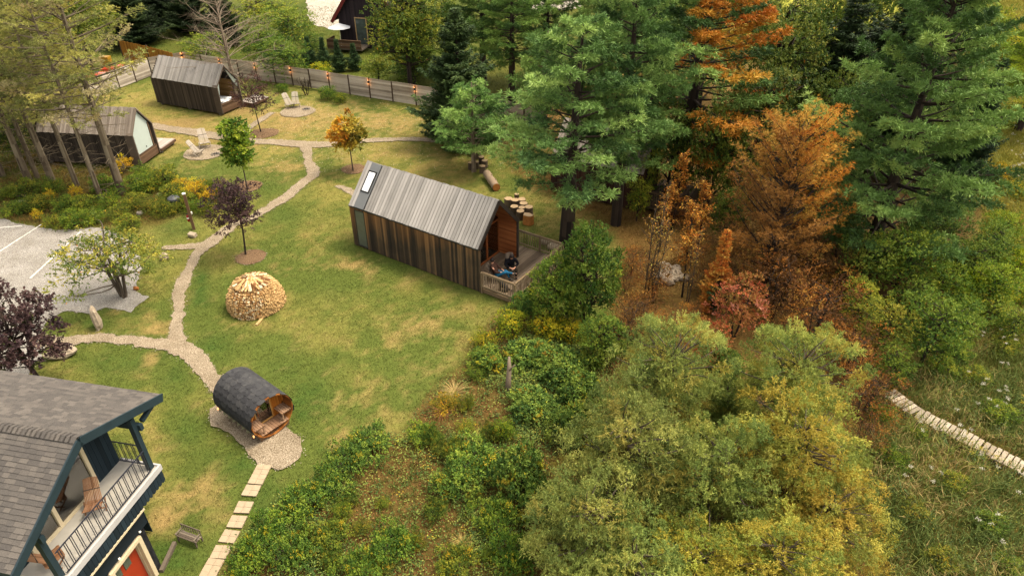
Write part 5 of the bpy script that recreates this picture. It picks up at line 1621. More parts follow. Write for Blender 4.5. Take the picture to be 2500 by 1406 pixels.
# black dog sitting at the railing, looking left
def dog():
    o = empty('dog', decp(1.22, .32, .352), R_(178), 'black dog sitting behind the deck railing, looking left', 'dog')
    J = [(-.22, 0, .17, .12), (-.08, 0, .30, .125), (.08, 0, .44, .115), (.15, 0, .56, .075), (.20, 0, .68, .075), (.30, 0, .66, .048), (.37, 0, .645, .036)]
    E = [(0, 1), (1, 2), (2, 3), (3, 4), (4, 5), (5, 6)]
    for s_ in (-1, 1):
        b = len(J); J += [(.11, .075 * s_, .38, .055), (.12, .08 * s_, .20, .032), (.13, .08 * s_, .05, .024), (.19, .08 * s_, .025, .026)]; E += [(2, b), (b, b + 1), (b + 1, b + 2), (b + 2, b + 3)]
        b = len(J); J += [(-.20, .10 * s_, .16, .085), (-.02, .13 * s_, .20, .055), (-.14, .13 * s_, .06, .03), (.0, .13 * s_, .025, .027)]; E += [(0, b), (b, b + 1), (b + 1, b + 2), (b + 2, b + 3)]
    b = len(J); J += [(-.34, 0, .09, .035), (-.50, .03, .04, .026), (-.62, .08, .03, .014)]; E += [(0, b), (b, b + 1), (b + 1, b + 2)]
    bd = skin('body', J, E, mat_plain('black_fur', A(22, 20, 22), .7, .3, .3, 20), o, 1)
    for s_ in (-1, 1):
        m = MB(2); m.blob((.19, .07 * s_, .70), .05, 2, 8, 6, .05, (.5, .4, 1.1)); m.build('ear', M_SHOED, bd, True)
        m = MB(3); m.blob((.262, .035 * s_, .705), .009, 2, 6, 5, 0); m.build('eye', M_STONEG, bd, True)
dog()

# ================================================================== vegetation
def nrm(a):
    return a / (np.linalg.norm(a, axis=-1, keepdims=True) + 1e-9)
class Leaves:
    """collects leaf quads"""
    def __init__(s): s.V, s.r, s.c, s.d = [], [], [], []
    def add(s, P, D, N, L, W, rnd, clump, dead=0.0, droop=0.15):
        n_ = len(P); D = nrm(D); S = nrm(np.cross(D, N))
        L = np.broadcast_to(np.asarray(L, float), (n_,))[:, None]; W = np.broadcast_to(np.asarray(W, float), (n_,))[:, None]
        a = P; b = P + D * L * .42 + S * W * .5; d = P + D * L * .42 - S * W * .5
        c = P + D * L; c = c - np.array([0, 0, 1.0]) * L * droop
        s.V.append(np.stack([a, b, c, d], 1).astype(np.float32)); s.r.append(rnd)
        s.c.append(np.broadcast_to(clump, (n_,))); s.d.append(np.broadcast_to(dead, (n_,)))
    def mesh(s, name, mat):
        V = np.concatenate(s.V).reshape(-1, 3); n_ = len(V) // 4
        F = np.arange(n_ * 4).reshape(-1, 4)
        return np_mesh(name, V, F, {'rnd': np.concatenate(s.r), 'clump': np.concatenate(s.c), 'dead': np.concatenate(s.d)}, [mat])
class Tubes:
    def __init__(s): s.V, s.F, s.n, s.r = [], [], 0, []
    def add(s, pts, rad, k=5):
        pts = np.asarray(pts, float); n_ = len(pts); rad = np.broadcast_to(np.asarray(rad, float), (n_,))
        T = nrm(np.gradient(pts, axis=0)); ref = np.where(np.abs(T[:, 2:3]) > .9, np.array([[1., 0, 0]]), np.array([[0, 0, 1.]]))
        X = nrm(np.cross(T, ref)); Y = np.cross(T, X)
        a = np.linspace(0, 2 * np.pi, k, endpoint=False)
        R = pts[:, None, :] + (X[:, None, :] * np.cos(a)[None, :, None] + Y[:, None, :] * np.sin(a)[None, :, None]) * rad[:, None, None]
        i = np.arange(n_ - 1)[:, None]; j = np.arange(k)[None, :]
        F = np.stack([i * k + j, i * k + (j + 1) % k, (i + 1) * k + (j + 1) % k, (i + 1) * k + j], -1).reshape(-1, 4) + s.n
        s.V.append(R.reshape(-1, 3)); s.F.append(F); s.n += n_ * k
    def mesh(s, name, mat):
        V = np.concatenate(s.V); F = np.concatenate(s.F)
        return np_mesh(name, V, F, {'rnd': np.random.RandomState(1).rand(len(F))}, [mat], True)
def rv(rs, n_): return nrm(rs.normal(size=(n_, 3)))

M_BARK = mat_wood('bark_grey', [A(74, 64, 56), A(104, 92, 80), A(134, 120, 104)], (6, 6, 1.2))
M_BARKD = mat_wood('bark_dark', [A(44, 36, 32), A(66, 54, 46), A(90, 76, 64)], (6, 6, 1.2))
M_BARKP = mat_wood('bark_pale', [A(120, 104, 88), A(156, 138, 118), A(186, 168, 146)], (6, 6, 1.2))
M_BARKL = mat_wood('bark_lichen', [A(92, 78, 62), A(136, 120, 98), A(164, 150, 126)], (3, 3, 1.2))

L_PINE = mat_leaf('pine_needles', [A(65, 93, 50), A(107, 139, 71), A(155, 185, 96), A(210, 227, 124)], [A(225, 115, 42), A(250, 161, 58), A(250, 211, 88)], .12)
L_SPRUCE = mat_leaf('spruce_needles', [A(48, 68, 42), A(73, 98, 58), A(109, 133, 77)], [A(212, 113, 50), A(250, 168, 70), A(250, 216, 107)], .1)
L_BROAD = mat_leaf('broad_leaves', [A(69, 98, 45), A(114, 144, 60), A(164, 180, 77), A(213, 207, 96)], [A(250, 160, 67), A(250, 213, 79), A(250, 250, 106)], .28)
L_WILLOW = mat_leaf('willow_leaves', [A(108, 130, 71), A(152, 165, 89), A(192, 196, 105), A(243, 234, 133)], [A(178, 158, 72), A(204, 182, 88), A(224, 204, 112)], .3)
L_PURPLE = mat_leaf('purple_leaves', [A(62, 44, 50), A(90, 66, 66), A(118, 88, 82)], [A(60, 70, 36), A(84, 90, 44), A(110, 110, 56)], .2)
L_BROWN = mat_leaf('dry_needles', [A(109, 84, 49), A(158, 122, 67), A(201, 154, 80)], [A(221, 142, 58), A(250, 189, 80), A(250, 239, 125)], .15)
L_HERB = mat_leaf('herb_leaves', [A(72, 101, 56), A(109, 138, 72), A(157, 177, 90), A(210, 210, 107)], [A(210, 152, 70), A(250, 210, 84), A(250, 250, 92)], .25)
L_OLIVE = mat_leaf('lichen_needles', [A(127, 130, 71), A(171, 171, 88), A(209, 201, 104), A(245, 227, 115)], [A(166, 148, 97), A(207, 185, 123), A(243, 221, 151)], .2)

def limb(T, a, b, r0, r1, rs, k=5, sag=.08, n_=6):
    a, b = np.asarray(a, float), np.asarray(b, float); t = np.linspace(0, 1, n_)[:, None]
    L = np.linalg.norm(b - a); p = a + (b - a) * t
    w_ = rs.normal(size=3) * L * sag
    p = p + w_ * np.sin(np.pi * t) + np.array([0, 0, 1]) * (np.sin(np.pi * t) * L * .06)
    T.add(p, np.linspace(r0, r1, n_), k); return p

def g_broad(seed, R, Rz, zc, ncl, cr, spc, lps, L, W, mat, bark, up=.5, sl=.35, droop=.2, trunk_r=.12, lobes=.22, deadf=0.0, multi=1, deadgrad=None, hollow=.62, inner=.35, leaf_up=.5, zmin=-.85, strag=0):
    rs = np.random.RandomState(seed); LV, T = Leaves(), Tubes()
    ph = rs.rand(6) * 6.28
    i = np.arange(ncl) + .5; th = np.arccos(1 - (1 - zmin) * i / ncl); az = np.pi * (1 + 5 ** .5) * i
    dirs = np.stack([np.sin(th) * np.cos(az), np.sin(th) * np.sin(az), np.cos(th)], 1); dirs = nrm(dirs + rs.normal(size=dirs.shape) * .12)
    lob = 1 + lobes * (np.sin(2 * az + ph[0] + 3 * dirs[:, 2]) * .5 + np.sin(3 * np.arctan2(dirs[:, 1], dirs[:, 0]) + ph[1]) * .4 + np.sin(5 * dirs[:, 2] + ph[2]) * .4)
    f = np.where(rs.rand(ncl) < inner, rs.uniform(.3, hollow, ncl), rs.uniform(.78, 1.0, ncl)) * lob
    C = dirs * f[:, None] * np.array([R, R, Rz]) + np.array([0, 0, zc])
    crr = cr * rs.uniform(.65, 1.3, ncl)
    # trunk and limbs
    base = np.zeros(3)
    tops = []
    for m_ in range(multi):
        a0 = rs.rand() * 6.28; off = np.array([math.cos(a0), math.sin(a0), 0]) * (.12 * (multi > 1))
        top = np.array([off[0] * 5, off[1] * 5, zc + Rz * .45]) if multi > 1 else np.array([rs.normal() * .1 * R, rs.normal() * .1 * R, zc + Rz * .5])
        p = limb(T, base + off * .8 - np.array([0, 0, .1]), top, trunk_r / multi ** .4, trunk_r * .22, rs, 8, .03, 9); tops.append(p)
    sel = rs.permutation(ncl)[:max(8, int(ncl * .55))]
    for c in sel:
        P = tops[rs.randint(len(tops))]; cand = P[2:]; k = np.argmin(np.abs(cand[:, 2] - (C[c, 2] - .35 * np.linalg.norm(C[c, :2]))))
        limb(T, cand[k], C[c], trunk_r * .28, trunk_r * .06 + .004, rs, 5, .08, 5)
    n_s = ncl * spc; ci = np.repeat(np.arange(ncl), spc)
    s = rv(rs, n_s); s[:, 2] = np.where(rs.rand(n_s) < .7, np.abs(s[:, 2]), s[:, 2])
    O = C[ci] + s * (crr[ci] * rs.rand(n_s) ** .4)[:, None] * np.array([1, 1, .8])
    sd = nrm(s * .7 + dirs[ci] * .5 + np.array([0, 0, up]) + rv(rs, n_s) * .45)
    n_l = n_s * lps; si = np.repeat(np.arange(n_s), lps); k = np.tile(np.arange(lps), n_s)
    t = (k + rs.rand(n_l)) / lps
    P = O[si] + sd[si] * (t * sl)[:, None] - np.array([0, 0, 1.]) * (t ** 2 * sl * droop)[:, None]
    D = nrm(sd[si] * .55 + rv(rs, n_l) * .8 + np.array([0, 0, -droop * .6]))
    N = nrm(np.array([0, 0, 1.]) * leaf_up + rv(rs, n_l) * .7 + dirs[ci][si] * .3)
    clump = rs.rand(ncl)
    dd = np.zeros(n_l)
    cd = (rs.rand(ncl) < deadf).astype(float) if deadf < 1 else np.ones(ncl)
    if deadgrad is not None: cd = np.clip(deadgrad(dirs, C) + rs.normal(size=ncl) * .25, 0, 1)
    dd = np.clip(cd[ci][si] * rs.uniform(.6, 1.2, n_l) + (rs.rand(n_l) < .012), 0, 1)
    LV.add(P, D, N, L * rs.uniform(.7, 1.25, n_l), W * rs.uniform(.75, 1.25, n_l), rs.rand(n_l), clump[ci][si], dd, .15)
    # straggling shoots beyond the outline
    if strag:
        for q in range(strag):
            c = rs.randint(ncl); d0 = nrm(dirs[c] + np.array([0, 0, .5]) + rs.normal(size=3) * .3); Ls = rs.uniform(.4, .9) * cr * 1.4
            a = C[c] + dirs[c] * crr[c] * .6; limb(T, a, a + d0 * Ls, .008, .003, rs, 3, .1, 4)
            n2 = 16; tt = rs.rand(n2)[:, None]
            LV.add(a + d0 * Ls * tt, nrm(d0 + rv(rs, n2) * .8), rv(rs, n2), L, W, rs.rand(n2), clump[c], 0, .2)
    return T.mesh('trunk', bark), LV.mesh('crown', mat), zc + Rz + cr * .6, R + cr * .75, zc

def g_pine(seed, H, zb, R, mat, bark, trunk_r=.3, whorl=.55, nb=5, tuft=.30, tpb=26, needles=12, dead_fn=None, power=.75, elev=.12, w=.02, bare=.30, upcurve=.18, stubs=0, irregular=.35, topr=.12, sub=.42):
    """whorled open conifer: plates of needle tufts on near-level boughs"""
    rs = np.random.RandomState(seed); LV, T = Leaves(), Tubes()
    lean = rs.normal(size=2) * .012 * H
    def axis_(z): t = z / H; return np.array([lean[0] * t * t, lean[1] * t * t, z])
    zz = np.linspace(-.2, H, 14); T.add([axis_(z) for z in zz], np.interp(zz, [0, H], [trunk_r, .03]), 10)
    if stubs:
        for q in range(stubs):
            z = rs.uniform(.12, 1) * zb; a = rs.rand() * 6.28; d = np.array([math.cos(a), math.sin(a), rs.uniform(-.25, .2)]); Ls = rs.uniform(.3, 1.6)
            p = limb(T, axis_(z), axis_(z) + d * Ls, .022, .006, rs, 4, .12, 5)
            for q2 in range(3):
                k = rs.randint(1, 5); limb(T, p[k], p[k] + nrm(d + rs.normal(size=3) * .7) * Ls * .4, .009, .003, rs, 3, .1, 4)
    z = zb; bi = 0
    while z < H - .25:
        t = (z - zb) / (H - zb)
        prof = R * ((1 - t) ** power) * (.55 + .45 * min(1, t * 4 + .35)) + topr
        k_b = max(3, int(nb * (1 - .3 * t)))
        a0 = rs.rand() * 6.28
        for q in range(k_b):
            a = a0 + q * 6.283 / k_b + rs.normal() * .25
            Lb = prof * rs.uniform(1 - irregular, 1 + irregular * .35)
            if Lb < .15: continue
            el = elev + rs.normal() * .08 + t * .35
            d = np.array([math.cos(a) * math.cos(el), math.sin(a) * math.cos(el), math.sin(el)])
            side = np.array([-math.sin(a), math.cos(a), 0])
            st = axis_(z + rs.uniform(-.15, .15))
            n_ = 7; tt = np.linspace(0, 1, n_)[:, None]
            cur = np.array([0, 0, 1.]) * upcurve * Lb * (tt ** 2 - tt * .55)
            bp = st + d * Lb * tt + cur + side * (rs.normal() * .12 * Lb) * tt ** 2
            T.add(bp, np.linspace(.012 + .016 * Lb, .008, n_), 5)
            clump = rs.rand(); dead = dead_fn(a, z, t, rs) if dead_fn else 0.0
            # side twigs carrying tufts
            ns = max(5, int(tpb * Lb / R * 1.0))
            ts = bare + (1 - bare) * (np.arange(ns) + rs.rand(ns)) / ns
            p0 = np.stack([np.interp(ts, tt[:, 0], bp[:, c]) for c in range(3)], 1)
            sg = np.where(np.arange(ns) % 2 == 0, 1, -1)
            tl = Lb * sub * (1.05 - ts * .75) * rs.uniform(.5, 1.15, ns) + .08
            td = nrm(d[None, :] * .75 + side[None, :] * sg[:, None] * rs.uniform(.6, 1.1, ns)[:, None] + np.array([0, 0, .12]) + rs.normal(size=(ns, 3)) * .12)
            for e in range(ns):
                if tl[e] > .3: T.add([p0[e], p0[e] + td[e] * tl[e] * .95], [.007, .003], 3)
            # tufts along the outer part of every twig
            per = 4; ti = np.repeat(np.arange(ns), per)
            tq = .35 + .65 * (np.tile(np.arange(per), ns) + rs.rand(ns * per)) / per
            tp = p0[ti] + td[ti] * (tl[ti] * tq)[:, None] + rs.normal(size=(ns * per, 3)) * np.array([.09, .09, .10])
            tp = np.vstack([tp, bp[-1:] + rs.normal(size=(3, 3)) * .06])
            tdir = np.vstack([td[ti], np.repeat(d[None], 3, 0)])
            m_ = len(tp); ni = np.repeat(np.arange(m_), needles)
            nd = nrm(tdir[ni] * .55 + np.array([0, 0, .55]) + rv(rs, m_ * needles) * .85)
            tb = rs.rand(m_)
            LV.add(tp[ni], nd, rv(rs, len(ni)), tuft * rs.uniform(.5, 1.1, len(ni)), w, np.clip(tb[ni] * .6 + rs.rand(len(ni)) * .4, 0, 1), clump, dead, .18)
            bi += 1
        z += whorl * rs.uniform(.7, 1.25) * (1 - .35 * t)
    return T.mesh('trunk', bark), LV.mesh('crown', mat), H, R, (zb + H) / 2

def g_spruce(seed, H, R, mat, bark, zb=.3, nb=9, whorl=.28, needle=.13, w=.028, dead_fn=None, droop=.25, dens=1.0, trunk_r=.12):
    """narrow dense conifer: drooping sprays"""
    rs = np.random.RandomState(seed); LV, T = Leaves(), Tubes()
    zz = np.linspace(-.1, H, 10); T.add(np.stack([zz * 0, zz * 0, zz], 1), np.interp(zz, [0, H], [trunk_r, .015]), 8)
    z = zb
    while z < H - .1:
        t = (z - zb) / (H - zb); prof = R * (1 - t) ** .9 * (.75 + .25 * math.sin(z * 2.3 + seed)) + .05
        for q in range(max(4, int(nb * (1 - .35 * t)))):
            a = rs.rand() * 6.28; Lb = prof * rs.uniform(.65, 1.15); side = np.array([-math.sin(a), math.cos(a), 0])
            d = np.array([math.cos(a), math.sin(a), 0]); n_ = 6; tt = np.linspace(0, 1, n_)[:, None]
            bp = np.array([0, 0, z]) + d * Lb * tt + np.array([0, 0, 1.]) * Lb * (t * .5 * tt - droop * tt + (droop + .22) * tt ** 2.4)
            if Lb > .5: T.add(bp, np.linspace(.006 + .012 * Lb, .003, n_), 3)
            clump = rs.rand(); dead = dead_fn(a, z, t, rs) if dead_fn else 0.0
            ns = max(6, int(Lb * 20 * dens)); ts = (np.arange(ns) + rs.rand(ns)) / ns * .9 + .1
            p0 = np.stack([np.interp(ts, tt[:, 0], bp[:, c]) for c in range(3)], 1)
            sg = np.where(np.arange(ns) % 2 == 0, 1, -1); tl = Lb * .38 * (1.05 - ts) * rs.uniform(.6, 1.2, ns) + .07
            td = nrm(d * .8 + side * (sg * rs.uniform(.6, 1, ns))[:, None] + np.array([0, 0, -.06]) + rs.normal(size=(ns, 3)) * .1)
            per = np.maximum(4, (tl / needle * 3.2).astype(int)); ti = np.repeat(np.arange(ns), per)
            tq = rs.rand(len(ti)); P = p0[ti] + td[ti] * (tl[ti] * tq)[:, None]
            # each needle cluster: three blades
            ni = np.repeat(np.arange(len(P)), 3)
            nd = nrm(td[ti][ni] * .9 + rv(rs, len(ni)) * .6 + np.array([0, 0, .12]))
            LV.add(P[ni], nd, rv(rs, len(ni)), needle * rs.uniform(.6, 1.3, len(ni)), w, rs.rand(len(ni)), clump, dead, .1)
        z += whorl * rs.uniform(.7, 1.2)
    return T.mesh('trunk', bark), LV.mesh('crown', mat), H, R, H / 2

def g_bare(seed, H, R, bark, zb=1.0, nb=60, leaves=None, trunk_r=.16, upk=.25, stems=1, lmat=None, twig=6, lpt=5, L=.1, W=.05):
    rs = np.random.RandomState(seed); T, LV = Tubes(), Leaves()
    for s_ in range(stems):
        a0 = rs.rand() * 6.28; o = np.array([math.cos(a0), math.sin(a0), 0]) * (.10 if stems > 1 else 0)
        top = o * (5 if stems > 1 else 0) + np.array([rs.normal() * .2, rs.normal() * .2, H * rs.uniform(.85, 1)])
        zz = np.linspace(0, 1, 12)[:, None]; tr = o + (top - o) * zz + np.array([0, 0, -.1]); T.add(tr, np.linspace(trunk_r / stems ** .5, .012, 12), 8)
        for q in range(nb // stems):
            t = rs.uniform(zb / H, .98); p = np.array([np.interp(t, zz[:, 0], tr[:, c]) for c in range(3)])
            a = rs.rand() * 6.28; el = upk + rs.normal() * .15 + t * .4
            Lb = R * (1 - .72 * max(0, t - .25)) * rs.uniform(.5, 1.1)
            d = np.array([math.cos(a) * math.cos(el), math.sin(a) * math.cos(el), math.sin(el)])
            bp = limb(T, p, p + d * Lb, .010 + .009 * Lb, .004, rs, 4, .05, 7)
            for u_ in range(twig):
                k = rs.randint(2, 7); dd = nrm(d + rs.normal(size=3) * .55); tp = limb(T, bp[k], bp[k] + dd * Lb * rs.uniform(.15, .45), .007, .0025, rs, 3, .06, 4)
                if lmat is not None:
                    n2 = lpt; tt = rs.randint(0, 4, n2)
                    LV.add(tp[tt] + rs.normal(size=(n2, 3)) * .04, nrm(dd + rv(rs, n2)), rv(rs, n2), L * rs.uniform(.6, 1.3, n2), W, rs.rand(n2), rs.rand(), (rs.rand(n2) < .5) * 1.0, .3)
    cr = LV.mesh('crown', lmat) if lmat is not None else None
    return T.mesh('trunk', bark), cr, H, R, H * .6

PROTO = {}
def proto(key):
    if key not in PROTO: PROTO[key] = GEN[key]()
    return PROTO[key]
def so(a0, spread):   # dead boughs on one side
    def f(a, z, t, rs):
        dd = math.cos(a - a0); return float(np.clip((dd - (1 - spread)) * 3 + rs.normal() * .3, 0, 1))
    return f
GEN = {
 'pine_big': lambda: g_pine(1, 13, 4.3, 4.7, L_PINE, M_BARKD, .42, .62, 6, .34, 30, 12, None, .62, .05, .034),
 'pine_tall': lambda: g_pine(2, 17, 5.2, 4.6, L_PINE, M_BARKD, .42, .60, 6, .34, 28, 12, None, .7, .05, .036),
 'pine_rust': lambda: g_pine(3, 16, 3.4, 4.8, L_PINE, M_BARKD, .38, .62, 6, .34, 28, 12, lambda a, z, t, rs: 1.0 if rs.rand() < (.5 if math.cos(a + .6) > .1 else .06) else 0.0, .7, .12, .036),
 'pine_small': lambda: g_pine(4, 5.4, 1.6, 2.1, L_PINE, M_BARKP, .13, .42, 6, .24, 20, 12, None, .7, .15, .026),
 'pine_giant': lambda: g_pine(5, 17, 1.6, 6.2, L_PINE, M_BARKD, .45, .68, 7, .38, 34, 11, None, .62, .06, .042),
 'pine_dead': lambda: g_pine(6, 10, 1.0, 4.2, L_BROWN, M_BARKD, .3, .40, 7, .26, 24, 8, lambda a, z, t, rs: float(np.clip(-.12 + t * 1.15 + .55 * math.cos(a - .3) + rs.normal() * .12, 0, 1)), .30, .38, .02, .38, .3, 18, .72),
 'pine_olive': lambda: g_pine(7, 15, 5.2, 3.4, L_OLIVE, M_BARKL, .24, .60, 5, .23, 13, 8, lambda a, z, t, rs: 1.0 if rs.rand() < .10 else 0.0, .35, .10, .03, .35, .1, 34, .5, .5),
 'pine_olive2': lambda: g_pine(8, 14, 5.6, 3.0, L_OLIVE, M_BARKL, .19, .62, 4, .23, 13, 8, lambda a, z, t, rs: 1.0 if rs.rand() < .14 else 0.0, .35, .0, .03, .35, .1, 30, .5, .5),
 'olive_low': lambda: g_pine(41, 8, 1.6, 2.2, L_OLIVE, M_BARKL, .11, .5, 5, .22, 12, 8, lambda a, z, t, rs: 1.0 if rs.rand() < .12 else 0.0, .45, .1, .028, .4, .1, 12, .5),
 'spruce': lambda: g_spruce(9, 9.5, 2.7, L_SPRUCE, M_BARKD, .3, 13, .27, .19, .045),
 'spruce_dark': lambda: g_spruce(10, 14, 3.6, L_SPRUCE, M_BARKD, .4, 13, .34, .22, .05, None, .3, .8),
 'spruce_orange': lambda: g_spruce(11, 4.4, 1.25, L_SPRUCE, M_BARKD, .15, 10, .17, .12, .022, lambda a, z, t, rs: 1.0 if (t > .34 or math.cos(a - 2.6) > .3) else 0.0, .1, 1.0, .06),
 'juniper': lambda: g_spruce(12, 3.2, .9, L_SPRUCE, M_BARKD, .1, 12, .13, .11, .03, None, -.1, 1.0, .05),
 'broad_big': lambda: g_broad(13, 3.6, 3.6, 6.4, 150, .85, 15, 10, .17, .095, L_BROAD, M_BARKD, .4, .4, .25, .26),
 'broad_mid': lambda: g_broad(14, 2.2, 2.4, 3.4, 110, .55, 12, 9, .13, .075, L_BROAD, M_BARKD, .4, .3, .25, .14),
 'shrub': lambda: g_broad(15, 1.5, 1.2, 1.1, 80, .42, 11, 9, .11, .065, L_BROAD, M_BARKD, .5, .25, .2, .07, .25, .04, 4),
 'shrub_b': lambda: g_broad(16, 1.6, 1.0, .85, 80, .42, 10, 9, .10, .055, L_BROAD, M_BARKD, .3, .3, .4, .06, .35, .12, 5, strag=20),
 'laurel': lambda: g_broad(17, 2.1, 2.7, 2.7, 170, .42, 15, 9, .12, .07, L_BROAD, M_BARKD, .6, .22, .2, .14, .16, .015, 3),
 'willow': lambda: g_broad(18, 3.4, 3.6, 4.6, 190, .52, 24, 11, .20, .042, L_WILLOW, M_BARK, .55, .48, .5, .2, .36, .12, 3, None, .62, .3, .3, -.9, 40),
 'willow_b': lambda: g_broad(19, 3.2, 3.2, 3.9, 165, .54, 24, 11, .20, .045, L_WILLOW, M_BARK, .55, .48, .5, .2, .38, .14, 3, None, .62, .3, .3, -.9, 40),
 'gold': lambda: g_broad(20, 3.0, 3.4, 4.2, 165, .52, 23, 11, .19, .05, L_WILLOW, M_BARK, .55, .46, .5, .2, .36, .42, 3, None, .62, .3, .3, -.9, 40),
 'maple_young': lambda: g_broad(21, .82, 1.55, 3.25, 64, .32, 14, 11, .13, .10, L_BROAD, M_BARK, .5, .2, .2, .05, .2, .0),
 'maple_red': lambda: g_broad(22, .98, 1.25, 2.75, 64, .32, 14, 11, .12, .09, L_BROAD, M_BARK, .5, .2, .2, .05, .25, 0, 1, lambda d, C: .55 - d[:, 0] * .6 + d[:, 2] * .1),
 'plum_sparse': lambda: g_broad(23, 1.35, 1.45, 2.9, 56, .28, 9, 9, .10, .06, L_PURPLE, M_BARKD, .3, .3, .3, .045, .3, .08, 1, None, .7, .45),
 'plum': lambda: g_broad(24, 1.25, 1.75, 2.9, 72, .34, 11, 10, .11, .065, L_PURPLE, M_BARKD, .4, .25, .2, .06, .25, .05),
 'plum_dark': lambda: g_broad(25, 1.9, 2.2, 3.3, 90, .42, 14, 10, .13, .10, L_PURPLE, M_BARKD, .4, .28, .25, .12, .2, .02),
 'crab': lambda: g_broad(26, 2.1, 1.25, 2.35, 70, .40, 13, 9, .11, .06, L_BROAD, M_BARK, .35, .35, .3, .15, .35, .0, 6, None, .6, .3, .5, -.6, 30),
 'bare': lambda: g_bare(27, 9.5, 3.9, M_BARKP, 2.4, 74, None, .15, .16, 1, None, 14),
 'sapling_rust': lambda: g_bare(28, 6.2, 1.1, M_BARKD, 1.4, 40, None, .06, .8, 1, L_BROWN, 6, 9, .14, .06),
 'sapling_bare': lambda: g_bare(29, 6.4, 1.2, M_BARK, 1.2, 54, None, .06, .8, 2, L_BROWN, 7, 2, .1, .05),
 'bush_twiggy': lambda: g_bare(30, 1.5, .6, M_BARKD, .1, 40, None, .06, 1.0, 8, L_PURPLE, 4, 2, .07, .04),
 'brown_bush': lambda: g_broad(31, 1.8, 1.9, 1.9, 80, .5, 12, 8, .10, .035, L_BROWN, M_BARKD, .4, .35, .3, .07, .3, .25, 5, None, .7, .4, .2, -.9, 40),
 'maple_pink': lambda: g_broad(32, 1.7, 1.8, 2.6, 80, .42, 11, 9, .12, .08, mat_leaf('blush_leaves', [A(130, 120, 56), A(190, 140, 70), A(224, 140, 88), A(236, 120, 80)], [A(200, 90, 50), A(226, 130, 100), A(240, 170, 140)], .3), M_BARKD, .5, .3, .2, .1, .25, .3, 2, None, .62, .3, .5, -.85, 30),
 'golden_herb': lambda: g_broad(33, .75, .65, .7, 34, .28, 9, 9, .08, .04, L_HERB, M_BARK, .8, .22, .1, .03, .3, .8, 6),
 'herb_mound': lambda: g_broad(34, 1.5, .62, .42, 90, .32, 10, 9, .10, .065, L_HERB, M_BARK, .4, .22, .3, .04, .35, .10, 6, None, .6, .2, .7, -.1, 24),
 'herb_dark': lambda: g_broad(35, 1.4, .8, .55, 90, .34, 11, 9, .13, .085, L_HERB, M_BARK, .4, .24, .3, .04, .35, .05, 6, None, .6, .2, .7, -.2, 24),
}
def tree(name, key, loc, sxy, sz, rz, label, cat, group=None, tint=(1, 1, 1)):
    tr, cr, H, R, zc = proto(key)
    o = empty(name, loc, rz, label, cat, group); o.scale = (sxy, sxy, sz)
    for nm, me in (('trunk', tr), ('crown', cr)):
        if me is None: continue
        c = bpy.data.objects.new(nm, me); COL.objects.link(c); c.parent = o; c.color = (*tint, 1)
    return o
def T_(name, key, u, v, hw, H, label, cat='tree', group=None, tint=(1, 1, 1), rz=None, base=False, zcf=None):
    """u, v: crown centre in the photo (or foot of the trunk when base), hw: half width in photo px, H: total height in m"""
    tr, cr, H0, R0, zc0 = proto(key)
    if H < 0:       # crown proportions kept: height follows the width, -H is the aspect
        sz = .6
        for _ in range(12):
            q = g(u, v, zc0 * sz); s = hw / ppm(q) / R0; sz = s * -H
    else: sz = H / H0
    if base: p = g(u, v)
    else:
        q = g(u, v, zc0 * sz); p = Vector((q.x, q.y, 0))
    s = (hw / ppm((p.x, p.y, zc0 * sz)) / R0) if hw else sz
    rz = (hash((int(u), int(v))) % 628) / 100 if rz is None else rz
    return tree(name, key, p, s, sz, rz, label, cat, group, tint)

# ---- trees and shrubs, one by one
T_('pine_tree', 'pine_big', 1383, 600, 250, 12.6, 'big green pine with thick bare grey trunk beside the large cabin', tint=(.98, 1.12, 1.16), rz=.4, base=True)
T_('pine_tree', 'pine_tall', 1503, 548, 170, 16.5, 'second big pine, trunk right of and behind the thick pine beside the large cabin', tint=(.74, .9, .9), rz=2, base=True)
T_('pine_tree', 'pine_rust', 1655, 470, 265, 15.5, 'tall pine with many rusty orange dead boughs', tint=(.85, 1, .95), rz=.2, base=True)
T_('pine_tree', 'pine_small', 1157, 418, 105, 6.3, 'small blue-green pine with slim pale trunk by the stump stools', tint=(.95, 1.15, 1.15), base=True)
T_('spruce_tree', 'spruce', 1125, 345, 150, 9.8, 'pointed dark spruce standing in front of the fence end', tint=(1.15, 1.15, 1), base=True)
T_('pine_tree', 'pine_giant', 2115, 640, 275, 16.5, 'giant layered blue-green pine at the right', tint=(1.0, 1.12, 1.12), rz=1.0, base=True)
T_('pine_tree', 'pine_giant', 2215, 410, 175, 13.5, 'second layered pine, top rising behind the giant one', tint=(.92, 1.02, 1.0), rz=3.2, base=True)
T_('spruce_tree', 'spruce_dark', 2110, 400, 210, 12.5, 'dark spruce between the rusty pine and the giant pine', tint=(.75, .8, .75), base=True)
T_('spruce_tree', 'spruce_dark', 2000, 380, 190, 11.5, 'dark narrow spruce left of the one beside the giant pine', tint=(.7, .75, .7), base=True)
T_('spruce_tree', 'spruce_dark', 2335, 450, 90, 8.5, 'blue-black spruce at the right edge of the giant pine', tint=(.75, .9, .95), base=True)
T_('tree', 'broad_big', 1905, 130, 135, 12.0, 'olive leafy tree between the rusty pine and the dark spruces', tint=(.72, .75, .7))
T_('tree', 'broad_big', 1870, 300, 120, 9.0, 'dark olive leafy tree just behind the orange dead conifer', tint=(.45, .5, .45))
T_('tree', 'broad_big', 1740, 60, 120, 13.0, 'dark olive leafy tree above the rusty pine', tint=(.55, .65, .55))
T_('pine_tree', 'pine_dead', 1868, 700, 172, 8.6, 'orange-brown dead conifer with dense rusty top', tint=(1.14, .9, .74), rz=0, base=True)
